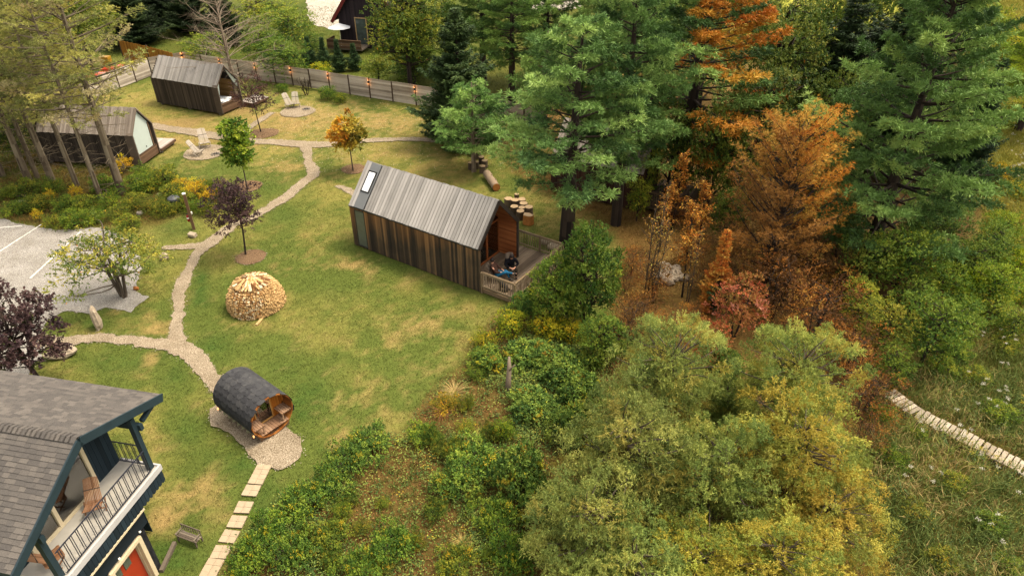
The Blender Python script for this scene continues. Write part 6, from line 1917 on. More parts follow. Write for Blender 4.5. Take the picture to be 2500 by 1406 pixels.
T_('spruce_tree', 'spruce_orange', 1738, 758, 56, 4.6, 'small pointed orange spruce with green foot', rz=0, base=True, tint=(1.1, 1, 1))
T_('tree', 'laurel', 1438, 672, 86, -1.5, 'dense dark green leafy tree right of the deck', tint=(.44, .62, .46))
T_('tree', 'laurel', 1352, 712, 70, -1.25, 'dense lighter green leafy tree touching the deck corner', tint=(.78, .95, .66))
T_('shrub', 'laurel', 1470, 830, 66, -1.0, 'green leafy shrub below the dense dark tree', 'shrub', tint=(.7, .85, .6))
T_('tree', 'willow', 1625, 925, 135, -1.35, 'pale grey-green willow, the top left one of the front thicket', tint=(1.08, 1.16, 1.05))
T_('tree', 'willow', 1920, 945, 142, -1.25, 'pale green willow with feathery leaves at the top right of the front thicket', tint=(1.1, 1.18, .98), rz=2)
T_('tree', 'willow_b', 1540, 1130, 175, -1.2, 'olive willow in the middle of the front thicket', tint=(.82, .86, .78))
T_('tree', 'willow_b', 1440, 1300, 160, -1.2, 'olive willow at the lower left of the front thicket', tint=(.84, .9, .8), rz=4)
T_('tree', 'gold', 1945, 1110, 145, -1.2, 'yellow-gold willow on the right of the front thicket', tint=(1.24, 1.2, .85))
T_('tree', 'gold', 2030, 1270, 130, -1.0, 'orange-gold leafy tree at the lower right edge of the front thicket', tint=(1.28, 1.14, .8), rz=3)
T_('tree', 'willow_b', 1740, 1180, 150, -1.3, 'green willow at the bottom centre of the front thicket', tint=(.82, .95, .8), rz=1)
T_('tree', 'gold', 1700, 1390, 130, -1.0, 'yellow-green bushy tree cut by the bottom edge of the photo', tint=(1.2, 1.26, .75), rz=5)
T_('tree', 'willow_b', 1560, 1420, 170, -1.0, 'dark green willow at the bottom edge left of the yellow-green bushy tree', tint=(.75, .9, .75), rz=2.5)
T_('tree', 'gold', 1900, 1400, 150, -1.0, 'yellow-green willow at the bottom edge right of the bushy tree', tint=(1.15, 1.15, .75), rz=2.2)
T_('tree', 'maple_pink', 1808, 745, 72, -1.05, 'leafy tree turning pink and orange right of the small orange spruce', rz=1)
T_('shrub', 'maple_pink', 1730, 845, 60, 2.6, 'reddish orange shrub between the two pale willows', 'shrub', tint=(.9, .8, .7), rz=3)
for i, (u, v, h_, d) in enumerate(((1665, 725, 6.0, 'rusty sapling nearest the stone heap'), (1640, 560, 5.6, 'rusty sapling in front of the old railed deck'), (1700, 640, 5.4, 'rusty sapling right of the old railed deck'), (1610, 610, 4.6, 'thin rusty sapling left of the stone heap'), (1720, 500, 6.4, 'rusty sapling behind the old railed deck'))):
    T_('sapling', 'sapling_rust', u, v, 0, h_, 'slender ' + d, base=True, tint=(1.15, .85, .7), group='rusty saplings in the clearing')
for i, (u, v, h_, d) in enumerate(((1575, 720, 6.2, 'beside the dark green leafy tree'), (1590, 735, 5.4, 'just right of the dark green leafy tree'), (1735, 470, 7.0, 'against the dark wood right of the old railed deck'), (1680, 735, 4.4, 'behind the small orange spruce'))):
    T_('sapling', 'sapling_bare', u, v, 0, h_, 'thin nearly bare sapling ' + d, base=True, group='bare saplings in the clearing')
BB = [(1545, 790, 80, 2.2, (.6, .5, .45), 'dark brown twiggy bush right of the dense dark tree'), (1640, 800, 60, 1.2, (1.0, .85, .75), 'low tan brush behind the pale willow'), (1900, 700, 110, 3.2, (.62, .45, .4), 'dark brown bush under the orange dead conifer'), (2000, 760, 110, 3.4, (.72, .5, .42), 'rust-brown bush right of the dead conifer foot'), (1960, 640, 90, 3.4, (.5, .42, .4), 'deep brown bush behind the dead conifer foot'), (2080, 860, 90, 3.0, (.85, .62, .5), 'brown bush above the golden willow'), (2120, 960, 90, 3.0, (.72, .55, .48), 'grey-brown bush at the end of the boardwalk'), (2110, 1060, 66, 2.4, (.6, .48, .44), 'dark brown bush below the end of the boardwalk'), (1780, 600, 60, 3.0, (.5, .42, .4), 'dark brown bush left of the dead conifer'), (1820, 560, 60, 3.4, (.45, .4, .36), 'shadowy brown bush behind the dead conifer'), (1530, 690, 34, 3.0, (.62, .45, .4), 'reddish brown bush touching the dense dark tree'), (2050, 680, 70, 3.4, (.9, .72, .6), 'light brown bush right of the dead conifer')]
for u, v, hw, h_, tn, d in BB: T_('bush', 'brown_bush', u, v, hw, -.95, d, 'bush', tint=tn)
GB = [(2120, 640, 75, 4.6, (.9, 1.0, .85), 'pale green tree at the left foot of the giant pine'), (2215, 640, 90, 5.2, (.72, .85, .5), 'mid green tree in front of the giant pine'), (2110, 740, 60, 3.6, (1.25, 1.15, .7), 'yellow-green tree at the edge of the brown bushes'), (2160, 800, 75, 3.6, (1.05, .9, .6), 'olive and russet tree above the boardwalk end'), (2285, 800, 90, 3.6, (.6, .78, .5), 'dark green round tree above the boardwalk'), (2060, 560, 60, 4.6, (.62, .72, .6), 'grey-green tree right of the dead conifer'), (2300, 690, 60, 3.4, (.8, .95, .5), 'bright green tree right of the mid green one'), (2180, 890, 55, 2.6, (.6, .75, .45), 'low green tree right above the boardwalk end'), (2030, 420, 70, 6.0, (.6, .68, .5), 'olive tree between the dead conifer top and the giant pine'), (2430, 600, 60, 4.0, (.62, .8, .6), 'green tree at the right foot of the giant pine')]
for u, v, hw, h_, tn, d in GB: T_('tree', 'broad_mid', u, v, hw, -1.05, d, 'tree', tint=tn)
T_('tree', 'broad_mid', 1570, 410, 50, 4.6, 'slim yellow-green tree in front of the hidden cabin', tint=(1.1, 1.05, .75))
T_('tree', 'broad_mid', 1560, 480, 34, 3.0, 'yellowing leafy tree hanging over the hidden cabin wall', tint=(1.2, 1.15, .6))
# behind the fence
BF = [('broad_big', 990, 60, 110, 10, (.85, .85, .6), 'large olive-yellow tree right of the dark top house'), ('broad_mid', 700, 70, 80, 5.2, (.8, .9, .5), 'green-yellow leafy tree left of the gravel yard'), ('broad_mid', 690, 140, 70, 4.2, (.55, .75, .45), 'dark green leafy tree behind the left half of the fence'), ('broad_mid', 640, 110, 60, 4.6, (.62, .78, .4), 'green leafy tree behind the bare tree'), ('broad_mid', 640, 30, 90, 5.0, (1.15, 1.1, .6), 'pale yellow-green tree at the top edge behind the bare tree'), ('broad_mid', 1010, 160, 60, 3.4, (.6, .8, .5), 'bushy green tree behind the fence under the olive-yellow tree'), ('broad_mid', 920, 165, 44, 2.6, (.9, 1.0, .5), 'light green bushy tree behind the middle of the fence'), ('broad_mid', 1080, 60, 90, 8, (.6, .7, .5), 'dark olive tree between the olive-yellow tree and the spruce'), ('broad_mid', 500, 120, 60, 3.6, (.9, .98, .6), 'green-yellow leafy tree behind the small cabin with the bed'), ('broad_mid', 760, 110, 34, 3.2, (.5, .68, .5), 'narrow dark green tree left of the parasol')]
for key, u, v, hw, h_, tn, d in BF: T_('tree', key, u, v, hw, h_, d, 'tree', tint=tn)
for i, (u, v, hw, h_, key, tn, d) in enumerate(((1010, 215, 90, 10, 'pine_tall', (.75, .85, .65), 'mid green pine behind the fence, left of the spruce'), (1250, 250, 120, 12, 'pine_tall', (.7, .85, .65), 'dark pine behind the fence gap, left of the thick pine'), (1180, 200, 110, 13, 'pine_tall', (.6, .75, .6), 'dark pine rising behind the pointed spruce'), (1330, 200, 120, 14, 'pine_tall', (.7, .85, .7), 'dark pine at the top edge behind the thick pine'), (1480, 230, 130, 15, 'pine_tall', (.7, .85, .75), 'dark blue-green pine at the top edge above the thick pine'), (1600, 240, 120, 15, 'pine_tall', (.6, .8, .7), 'dark pine at the top edge left of the rusty pine'), (1330, 330, 90, 8, 'pine_small', (.7, .85, .75), 'short dark pine between the thick pine and the hidden cabin'))):
    T_('pine_tree', key, u, v, hw, h_, d, 'tree', tint=tn, base=True)
for i, (u, v, d) in enumerate(((795, 170, 'leftmost of the dark blue-green junipers'), (830, 175, 'middle one of the dark blue-green junipers'), (868, 172, 'small blue juniper below the balcony of the top house'), (760, 168, 'dark juniper beside the yellow shrub'))):
    T_('juniper', 'juniper', u, v, 22, 3.2 - .5 * (i == 2), d, 'shrub', tint=(1.0, 1.15, 1.15), base=True)
T_('shrub', 'shrub', 783, 172, 30, 1.6, 'bright yellow shrub behind the fence', 'shrub', tint=(1.7, 1.5, .5))
T_('shrub', 'shrub', 1010, 160, 60, 2.4, 'dark green shrub behind the fence near the framed panel', 'shrub', tint=(.5, .68, .45))
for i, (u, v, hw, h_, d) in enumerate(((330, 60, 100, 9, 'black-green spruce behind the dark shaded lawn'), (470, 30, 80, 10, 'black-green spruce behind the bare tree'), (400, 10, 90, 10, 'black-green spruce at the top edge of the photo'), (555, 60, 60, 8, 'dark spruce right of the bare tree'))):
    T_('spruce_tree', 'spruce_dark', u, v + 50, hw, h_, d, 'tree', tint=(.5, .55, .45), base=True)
# right far field
T_('pine_tree', 'pine_tall', 2480, 330, 120, 11, 'yellow-green pine with reddish dead inner boughs in the far field', tint=(1.7, 1.6, .6), base=True)
for i, (u, v, hw, h_, tn, d) in enumerate(((2440, 430, 40, 1.8, (1.7, 1.1, .5), 'orange shrub beside the giant pine'), (2480, 470, 34, 1.4, (1.5, 1.2, .5), 'golden shrub at the right edge of the photo'), (2450, 540, 30, 1.4, (1.3, 1.2, .5), 'yellow shrub below the golden shrub'), (2490, 210, 40, 1.8, (1.5, 1.4, .5), 'yellow bush at the foot of the far yellow-green pine'), (2400, 700, 55, 2.0, (1.1, 1.3, .3), 'vivid green-yellow bush above the marsh'), (2470, 650, 50, 2.0, (1.3, 1.35, .4), 'vivid yellow bush at the right edge above the marsh'), (2350, 740, 40, 1.6, (.7, .9, .4), 'green bush below the vivid yellow-green bush'))):
    T_('shrub', 'shrub', u, v, hw, h_, d, 'shrub', tint=tn)
# left side
T_('tree', 'bare', 584, 262, 175, 9.6, 'pale leafless tree with spreading branches by the fence', base=True, rz=1)
T_('tree', 'maple_young', 604, 470, 42, 5.0, 'young bright green tree in a mulch ring', base=True, tint=(.95, 1.12, .6), rz=1)
T_('tree', 'maple_red', 862, 418, 46, 4.1, 'young tree turning red and orange in a mulch ring', base=True, tint=(1.32, .96, .72), rz=0)
T_('tree', 'plum', 599, 622, 68, 4.9, 'purple-leaved young tree beside the woodpile', base=True, rz=2)
T_('tree', 'plum_sparse', 637, 322, 54, 4.7, 'sparse purple young tree beside the deck of the cabin with the bed', base=True, tint=(1.2, 1, .9), rz=1)
T_('tree', 'crab', 302, 725, 125, 3.8, 'spreading multi-stemmed crab apple tree on the edge of the gravel lot', base=True, tint=(1.08, .94, .78), rz=.5)
T_('tree', 'plum_dark', 42, 812, 112, 5.0, 'very dark purple tree behind the roof of the blue house', rz=1)
OL = [(299, 472, 15.5, 'pine_olive', 'thick grey lichened pine trunk with olive crown, rightmost of the left row', 1.15), (248, 487, 14, 'pine_olive2', 'slim orange-barked pine, second from the right in the left row', .9), (188, 453, 14.5, 'pine_olive2', 'slim grey pine, third from the right in the left row', .95), (128, 443, 13, 'pine_olive', 'leaning grey pine, fourth from the right in the left row', 1.0), (92, 434, 14, 'pine_olive2', 'pale thin pine, fifth from the right in the left row', .9), (70, 440, 12, 'pine_olive', 'dark-trunked pine near the left photo edge', 1.0), (8, 430, 13, 'pine_olive2', 'pine cut by the left photo edge', 1.0), (165, 330, 13, 'pine_olive2', 'olive pine behind the cabin with the canvas front', 1.0), (40, 320, 12.5, 'pine_olive', 'olive pine far left behind the row', 1.1)]
for i, (u, v, h_, key, d, s_) in enumerate(OL):
    o = T_('pine_tree', key, u, v, 0, h_, d, 'tree', base=True, tint=((.95, 1.02, 1.15), (1.0, 1.02, 1.05), (.92, 1.02, 1.15))[i % 3], rz=i * 1.3)
    o.scale = (s_, s_, o.scale[2])
for i, (u, v, hw, h_, tn, key, d) in enumerate(((60, 60, 110, 9, (.9, .9, .5), 'broad_big', 'olive-green leafy tree at the top left corner'), (180, 30, 90, 9, (.85, .85, .5), 'broad_big', 'olive leafy tree at the top edge above the reed fence'), (-30, 200, 90, 6, (.8, .85, .5), 'broad_mid', 'leafy tree cut by the left photo edge'), (20, 330, 70, 4, (.4, .5, .35), 'broad_mid', 'dark shaded tree at the left edge under the pines'))):
    T_('tree', key, u, v, hw, h_, d, 'tree', tint=tn)
LS = [('golden_herb', 475, 462, 34, 1.3, (1.3, 1.15, .5), 'brightest goldenrod clump behind the timber post'), ('golden_herb', 510, 478, 24, 1.1, (1.25, 1.05, .5), 'goldenrod clump right of the timber post'), ('golden_herb', 300, 402, 26, 1.3, (1.25, 1.1, .5), 'goldenrod clump at the corner of the cabin with the canvas front'), ('golden_herb', 185, 470, 18, 1.0, (1.2, 1.1, .5), 'small goldenrod clump among the left pine trunks'), ('golden_herb', 440, 450, 22, 1.0, (1.1, 1.05, .5), 'small goldenrod clump above the kettle grill'), ('golden_herb', 122, 478, 14, .9, (1.2, 1.1, .5), 'tiny goldenrod clump in the left weeds'), ('golden_herb', 90, 525, 14, .8, (1.2, 1.15, .5), 'goldenrod tuft on the edge of the gravel lot'),
      ('shrub', 340, 450, 44, 1.3, (.7, .85, .5), 'green weed thicket right of the thick lichened trunk'), ('shrub', 400, 430, 44, 1.4, (.9, .85, .5), 'yellow-green weed thicket near the cabin corner'), ('shrub', 250, 450, 36, 1.2, (.65, .85, .5), 'green weed thicket between the two right pine trunks'), ('shrub', 160, 500, 36, 1.1, (.7, .85, .5), 'weed thicket below the third pine trunk'), ('shrub', 60, 460, 40, 1.2, (.8, .8, .5), 'weed thicket at the far left'), ('shrub_b', 230, 530, 30, 1.0, (.85, 1, .5), 'fern-like green bush on the edge of the gravel lot'), ('shrub_b', 510, 510, 26, 1.0, (.75, .7, .5), 'brownish weed bush right of the timber post'), ('shrub_b', 30, 510, 36, .9, (.7, .85, .5), 'green weed bush at the left end of the gravel lot'), ('shrub', 450, 490, 30, 1.2, (.95, .95, .5), 'green bush behind the timber post'), ('shrub_b', 370, 500, 34, 1.0, (.8, .7, .5), 'brown-green weed bush above the gravel lot'), ('shrub_b', 290, 520, 30, .9, (.8, .78, .5), 'tangled weed bush by the crab apple'),
      ('bush_twiggy', 748, 232, 0, 1.7, (1, 1, 1), 'leafless purple-brown bush against the fence'), ('shrub', 800, 228, 26, 1.3, (.6, .85, .5), 'green shrub at the fence foot under a lamp'), ('shrub', 830, 240, 22, .9, (.9, .95, .5), 'low light green shrub at the fence foot'), ('shrub', 690, 215, 16, .8, (.6, .85, .5), 'tiny green shrub at the fence foot by the purple tree')]
for key, u, v, hw, h_, tn, d in LS: T_('shrub', key, u, v, hw, h_, d, 'shrub', tint=tn, base=(key == 'bush_twiggy'))
WD = [(20, 470, (.8, .85, .5), 'olive weed clump at the left edge above the stones'), (95, 495, (.95, .8, .5), 'brownish weed clump above the end of the parking line'), (125, 455, (.7, .85, .5), 'green weed clump between the left trunks'), (205, 500, (.9, .9, .5), 'yellowish weed clump below the slim orange-barked pine'), (270, 490, (.75, .9, .5), 'green weed clump beside the thick trunk foot'), (330, 490, (.95, .85, .5), 'brown-green weed clump right of the thick trunk foot'), (345, 420, (.7, .9, .5), 'dark green weed clump below the white canvas front'), (420, 470, (.9, .85, .5), 'tall weed clump behind the kettle grill'), (395, 510, (.85, .8, .5), 'low weed clump below the kettle grill'), (180, 535, (.75, .9, .5), 'weed clump on the lot edge left of the fern-like bush'), (130, 540, (.9, .85, .5), 'small weed clump on the lot edge'), (310, 545, (.95, .9, .5), 'weed clump behind the crab apple'), (480, 505, (.7, .85, .5), 'green weed clump right of the post'), (520, 460, (.9, .95, .5), 'yellow-green weed clump beside the mulch ring'), (370, 450, (.95, .9, .5), 'tawny weed clump left of the kettle grill'), (70, 500, (.75, .8, .5), 'weed clump above the round pale rock'), (430, 505, (.8, .75, .5), 'russet weed clump by the grill legs')]
for i, (u, v, tn, d) in enumerate(WD): T_('shrub', ('shrub_b', 'shrub')[i % 2], u, v, 30 + (i * 7) % 14, .9 + .08 * (i % 5), d, 'shrub', tint=tn)
# undergrowth mounds below the deck and along the bottom
UM = [('shrub', 1245, 790, 46, 1.4, (1.62, 1.42, 0.55), 'yellow-green shrub below the deck corner'), ('herb_dark', 1280, 745, 34, 1.1, (0.78, 1.06, 0.83), 'dark bluish shrub touching the deck corner post'), ('shrub', 1340, 800, 50, 1.3, (1.82, 1.36, 0.44), 'golden yellow shrub under the lighter leafy tree'), ('shrub', 1400, 810, 40, 1.2, (1.76, 1.30, 0.44), 'orange-yellow shrub under the dense leafy trees'), ('herb_dark', 1190, 880, 44, .9, (0.91, 1.06, 0.66), 'green plant mound at the lawn edge by the pale trunk'),
      ('herb_dark', 1290, 870, 60, 1.0, (0.78, 0.97, 0.66), 'dark leafy mound below the yellow shrubs'), ('herb_dark', 1370, 900, 70, 1.2, (0.72, 0.89, 0.61), 'broad dark leafy mound left of the pale willow'), ('herb_dark', 1420, 960, 60, 1.3, (0.72, 0.89, 0.61), 'dark mound against the pale willow'), ('herb_dark', 1300, 990, 60, 1.0, (0.81, 1.00, 0.75), 'blue-green mound in the middle of the undergrowth'), ('herb_dark', 1400, 1050, 60, 1.6, (0.78, 0.92, 0.66), 'tall dark green mound left of the olive willow'),
      ('herb_mound', 1160, 1130, 75, 1.1, (1.04, 1.24, 0.77), 'large fresh green mound in the centre of the undergrowth'), ('herb_mound', 1110, 1180, 60, .9, (0.94, 1.12, 0.72), 'green mound just below the large fresh green one'), ('herb_dark', 1270, 1160, 70, 1.8, (0.72, 0.89, 0.66), 'tall dark shrub with a vine left of the olive willow'), ('herb_dark', 1330, 1240, 60, 1.6, (0.59, 0.77, 0.50), 'deep green shrub left of the lower olive willow'), ('herb_mound', 900, 1085, 60, .8, (0.78, 0.97, 0.61), 'dark green mound along the lawn edge, the upper one'), ('herb_mound', 845, 1130, 60, .9, (0.72, 0.90, 0.55), 'dark green mound along the lawn edge, the middle one'),
      ('herb_mound', 800, 1190, 55, .9, (0.78, 0.97, 0.57), 'green mound along the lawn edge, third from the top'), ('herb_mound', 730, 1230, 60, .9, (0.86, 1.06, 0.61), 'green mound along the lawn edge near the fifth paving slab'), ('herb_mound', 670, 1290, 55, .9, (0.86, 1.09, 0.55), 'green mound beside the middle paving slabs'), ('herb_mound', 620, 1350, 50, .9, (0.86, 1.06, 0.55), 'green mound beside the lower paving slabs'), ('herb_mound', 720, 1350, 60, 1.0, (0.81, 1.00, 0.57), 'green mound at the bottom left of the undergrowth'), ('herb_mound', 810, 1310, 50, .8, (1.10, 1.06, 0.55), 'yellowish mound left of the bare brown patch'), ('herb_mound', 960, 1330, 60, 1.0, (0.81, 1.04, 0.57), 'green mound at the bottom below the bare brown patch'), ('herb_mound', 880, 1390, 60, 1.0, (0.86, 1.04, 0.55), 'green mound cut by the bottom edge of the photo'),
      ('herb_mound', 1210, 1270, 60, 1.1, (0.91, 1.06, 0.55), 'green mound between brown patches near the bottom'), ('herb_mound', 1260, 1360, 60, 1.2, (0.72, 0.97, 0.50), 'green mound at the bottom edge left of the willows'), ('herb_mound', 1120, 1370, 50, .7, (1.17, 1.06, 0.55), 'low yellowish mound at the bottom centre'), ('shrub_b', 1180, 830, 34, 1.0, (1.56, 1.30, 0.55), 'pale yellow-green bush on the lawn edge below the deck'), ('shrub_b', 1090, 985, 40, .8, (1.56, 1.00, 0.55), 'yellow and rust bush on the lawn edge'), ('herb_mound', 1030, 1060, 40, .6, (1.04, 1.18, 0.55), 'small green mound on the lawn edge above the brown patch'),
      ('herb_mound', 590, 1400, 40, .8, (0.91, 1.12, 0.55), 'green mound at the bottom by the last paving slab'), ('shrub', 1230, 1050, 34, 1.0, (0.91, 1.06, 0.50), 'green shrub right of the rusty weed patch')]
for key, u, v, hw, h_, tn, d in UM: T_('shrub', key, u, v, hw, h_, d, 'shrub', tint=tn)
T_('tree', 'willow_b', 1768, 985, 75, -1.1, 'dark green willow filling the gap between the two pale willows', tint=(.55, .72, .55), rz=1.7)
T_('shrub', 'laurel', 1770, 900, 50, -1.0, 'dark shaded bush deep between the two pale willows', 'shrub', tint=(.5, .65, .45))
rs_ = random.Random(12)
for i in range(34):
    for _ in range(40):
        u, v = rs_.uniform(640, 1260), rs_.uniform(900, 1400)
        if inpoly(np.array([u]), np.array([v]), UNDER)[0] and polydist(np.array([u]), np.array([v]), UNDER)[0] > 24: break
    k = rs_.uniform(.75, 1.15)
    T_('shrub', ('shrub_b', 'herb_mound', 'herb_mound')[i % 3], u, v, rs_.uniform(18, 34), rs_.uniform(.4, .8), 'low tangled weed clump on the brown slope below the lawn', 'shrub', 'low weed clumps on the brown slope', (k * rs_.uniform(.8, 1.2), k, k * .6))
for u, v, hw, tn, d in ((2300, 900, 44, (.95, 1.0, .6), 'olive shrub in the reeds just above the boardwalk'), (2380, 920, 40, (1.1, 1.05, .6), 'straw-green shrub in the reeds left of the white flowers'), (2440, 1010, 44, (1.0, 1.1, .6), 'pale green shrub right above the boardwalk middle'), (2330, 1180, 40, (1.1, 1.0, .65), 'tawny shrub in the reeds below the boardwalk'), (2230, 1250, 44, (.95, .8, .6), 'brownish shrub in the reeds right of the golden trees'), (2420, 1280, 44, (.8, .95, .7), 'grey-green shrub in the lower marsh'), (2300, 1370, 50, (1.0, .85, .6), 'straw-brown shrub at the bottom edge of the marsh'), (2460, 1380, 40, (.85, .95, .65), 'green shrub in the bottom right corner'), (2160, 1330, 40, (1.05, .85, .55), 'tan shrub against the orange-gold tree'), (2270, 820, 50, (.7, .88, .5), 'green shrub under the dark round tree')):
    T_('shrub', 'shrub', u, v, hw, -.9, d, 'shrub', tint=tn)
# arching clumps of straw-coloured strap leaves
def strap_clump(u, v, r, label, seed, col):
    rs = np.random.RandomState(seed); p = g(u, v); n_ = 80; a = rs.rand(n_) * 6.28; el = rs.uniform(.25, 1.2, n_); L = r * rs.uniform(.7, 1.25, n_)
    V, F = [], []
    for i in range(n_):
        d = np.array([math.cos(a[i]), math.sin(a[i]), 0]); sd = np.array([-d[1], d[0], 0]) * .016; k0 = len(V)
        for j in range(5):
            t_ = j / 4; q = d * L[i] * t_ * math.cos(el[i] * (1 - t_ * .5)) + np.array([0, 0, 1]) * (L[i] * math.sin(el[i]) * (t_ - .62 * t_ * t_) + .02)
            V += [q - sd * (1.05 - t_), q + sd * (1.05 - t_)]
        F += [(k0 + 2 * j, k0 + 2 * j + 1, k0 + 2 * j + 3, k0 + 2 * j + 2) for j in range(4)]
    o = link('grass_clump', np_mesh('grass_clump', V, np.array(F), {'bcol': np.clip(np.repeat(A3(*col)[None] * rs.uniform(.8, 1.4, (n_, 1)), 4, 0), 0, 1)}, [M_BLADE])); o.location = p
    tag(o, label, 'grass clump')
M_BLADE = None
def later_clumps():
    for q in ((1335, 900, .75, 'straw-coloured strap-leaf clump among the dark mounds', 1, (216, 196, 120)), (1190, 878, .7, 'straw strap-leaf clump at the lawn edge above the snag', 2, (206, 190, 112)), (1110, 962, .8, 'flattened straw clump over the rusty weeds', 3, (206, 178, 116)), (1335, 975, .6, 'green-yellow strap-leaf clump right of the snag', 4, (176, 180, 92)), (1160, 1075, .6, 'yellow-green strap-leaf clump above the large fresh green mound', 5, (184, 184, 88)), (1270, 1010, .5, 'small straw clump by the blue-green mound', 6, (214, 190, 110)), (1130, 1330, .5, 'small straw clump near the bottom of the brown slope', 7, (200, 176, 104)), (1080, 1010, .6, 'reddish straw clump on the lawn edge', 8, (196, 140, 92))): strap_clump(*q)
# broken pale trunk standing in the undergrowth
p = g(1240, 955); o = empty('tree_snag', p, 0, 'pale broken tree trunk leaning in the undergrowth below the deck', 'snag')
m = MB(3); m.tube([(0, 0, -.1), (.02, .14, .5), (.06, .4, 1.0), (.05, .7, 1.35)], [.16, .12, .10, .05], 9); m.tube([(.06, .2, 1.0), (.3, .1, 1.4)], [.05, .02], 6); m.build('trunk', M_BARKP, o, True)

# marsh edge and extra crowns
for u, v, hw, tn, d in ((1545, 640, 40, (.85, .52, .4), 'russet bush right of the dense dark tree top'), (1600, 690, 50, (.9, .6, .48), 'russet bush left of the stone heap'), (1570, 770, 60, (.7, .48, .4), 'dark russet bush above the pale willow'), (1690, 610, 50, (.8, .5, .38), 'russet bush under the rusty saplings'), (1720, 680, 45, (.62, .42, .34), 'dark brown bush behind the small orange spruce'), (1640, 520, 40, (.75, .5, .4), 'russet bush at the foot of the old railed deck'), (1780, 680, 60, (.5, .38, .32), 'blackish brown bush left of the dead conifer foot'), (1950, 560, 60, (.7, .48, .38), 'russet bush at the right skirt of the dead conifer'), (1700, 780, 40, (.95, .55, .4), 'rusty bush at the foot of the small orange spruce')):
    T_('bush', 'brown_bush', u, v, hw, -1.0, d, 'bush', tint=tn)
for u, v, hw, tn, d in ((2430, 690, 60, (1.0, 1.15, .55), 'bright green tree at the right edge above the marsh'), (2480, 790, 50, (.9, 1.0, .6), 'olive tree at the right photo edge'), (2360, 780, 55, (.62, .8, .5), 'mid green tree right of the dark round one'), (2450, 560, 50, (.95, 1.1, .5), 'yellow-green tree below the orange shrub'), (2240, 730, 60, (.6, .75, .5), 'dark green tree above the dark round one')):
    T_('tree', 'broad_mid', u, v, hw, -1.0, d, 'tree', tint=tn)
for i, (u, v, h_, d) in enumerate(((60, 345, 8.5, 'low-branched olive pine left of the canvas-front cabin'), (150, 375, 8.0, 'low-branched olive pine before the canvas-front cabin wall'), (215, 345, 7.0, 'wispy olive pine over the canvas-front cabin roof'), (20, 250, 9.0, 'wispy olive pine at the left photo edge'))):
    T_('pine_tree', 'olive_low', u, v, 0, h_, d, 'tree', base=True, tint=(.92, 1.02, 1.12))
for i, (u, v, hw, tn, d) in enumerate(((2350, 640, 60, (1.0, 1.15, .5), 'yellow-green tree right of the giant pine foot'), (2420, 760, 60, (.95, 1.0, .6), 'olive shrub in the upper marsh'), (2330, 860, 50, (.7, .85, .5), 'green shrub at the edge of the reeds above the boardwalk'), (2480, 720, 50, (1.15, 1.15, .45), 'yellow-green shrub at the right photo edge above the white flowers'), (2450, 850, 40, (1.0, .95, .6), 'tan-green shrub beside the white flowers'), (2150, 1010, 40, (.7, .85, .45), 'low green shrub at the left end of the boardwalk'), (2180, 1120, 44, (.6, .75, .4), 'dark green shrub right of the golden willow'), (2240, 1060, 30, (.8, .9, .5), 'small green shrub below the boardwalk'), (2400, 330, 34, (1.3, 1.2, .5), 'yellow-green shrub at the right flank of the giant pine'))):
    T_('shrub', 'shrub', u, v, hw, -1.0, d, 'shrub', tint=tn)
for i, (u, v, hw, h_, tn, d) in enumerate(((2010, 70, 100, 12, (.75, .8, .6), 'olive leafy tree behind the dark spruces at the top'), (2120, 20, 90, 12, (.6, .7, .55), 'dark olive leafy tree at the top edge behind the giant pine'), (1960, 230, 80, 8, (.5, .58, .45), 'dark leafy tree under the dark spruces'), (2060, 280, 80, 8, (.5, .58, .45), 'dark leafy tree at the left flank of the giant pine'), (1830, 30, 90, 12, (.8, .85, .6), 'olive-yellow leafy tree at the top edge right of the rusty pine'))):
    T_('tree', 'broad_big', u, v, hw, h_, d, 'tree', tint=tn)
for i, (u, v, hw, tn, d) in enumerate(((2310, 560, 60, (.5, .65, .5), 'dark green tree under the right boughs of the giant pine'), (2385, 640, 60, (.6, .75, .5), 'green tree at the wood edge below the giant pine'), (2250, 560, 60, (.45, .58, .42), 'shaded tree under the giant pine'), (2340, 480, 50, (.5, .65, .5), 'dark leafy tree between the giant pine and the field'))):
    T_('tree', 'broad_mid', u, v, hw, -1.0, d, 'tree', tint=tn)
for i, (u, v, hw, tn, d) in enumerate(((2470, 120, 60, (1.3, 1.25, .55), 'pale yellow-green shrub in the far field, the upper one'), (2420, 60, 60, (1.2, 1.2, .6), 'pale green shrub at the top edge of the far field'), (2500, 270, 40, (1.25, 1.15, .5), 'golden shrub at the right edge below the far pine'), (2450, 300, 34, (1.1, 1.15, .6), 'light green shrub beside the far field path'), (2300, 30, 50, (1.1, 1.1, .6), 'light olive shrub at the top edge behind the giant pine'), (2460, 610, 36, (1.3, 1.05, .5), 'orange-gold shrub at the right edge below the field'), (2380, 200, 44, (1.1, 1.1, .5), 'yellow-green shrub right of the giant pine top'))):
    T_('shrub', 'shrub', u, v, hw, -1.1, d, 'shrub', tint=tn)
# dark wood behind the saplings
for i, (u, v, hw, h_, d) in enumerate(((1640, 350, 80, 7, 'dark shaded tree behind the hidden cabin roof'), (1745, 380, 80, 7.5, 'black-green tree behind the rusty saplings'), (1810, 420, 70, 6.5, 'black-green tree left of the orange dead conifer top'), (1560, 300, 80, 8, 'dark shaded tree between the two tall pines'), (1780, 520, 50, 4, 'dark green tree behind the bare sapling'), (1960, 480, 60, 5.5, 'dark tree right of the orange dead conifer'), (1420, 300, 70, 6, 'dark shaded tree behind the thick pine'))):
    T_('tree', 'broad_mid', u, v, hw, h_, d, 'tree', tint=(.42, .5, .36))

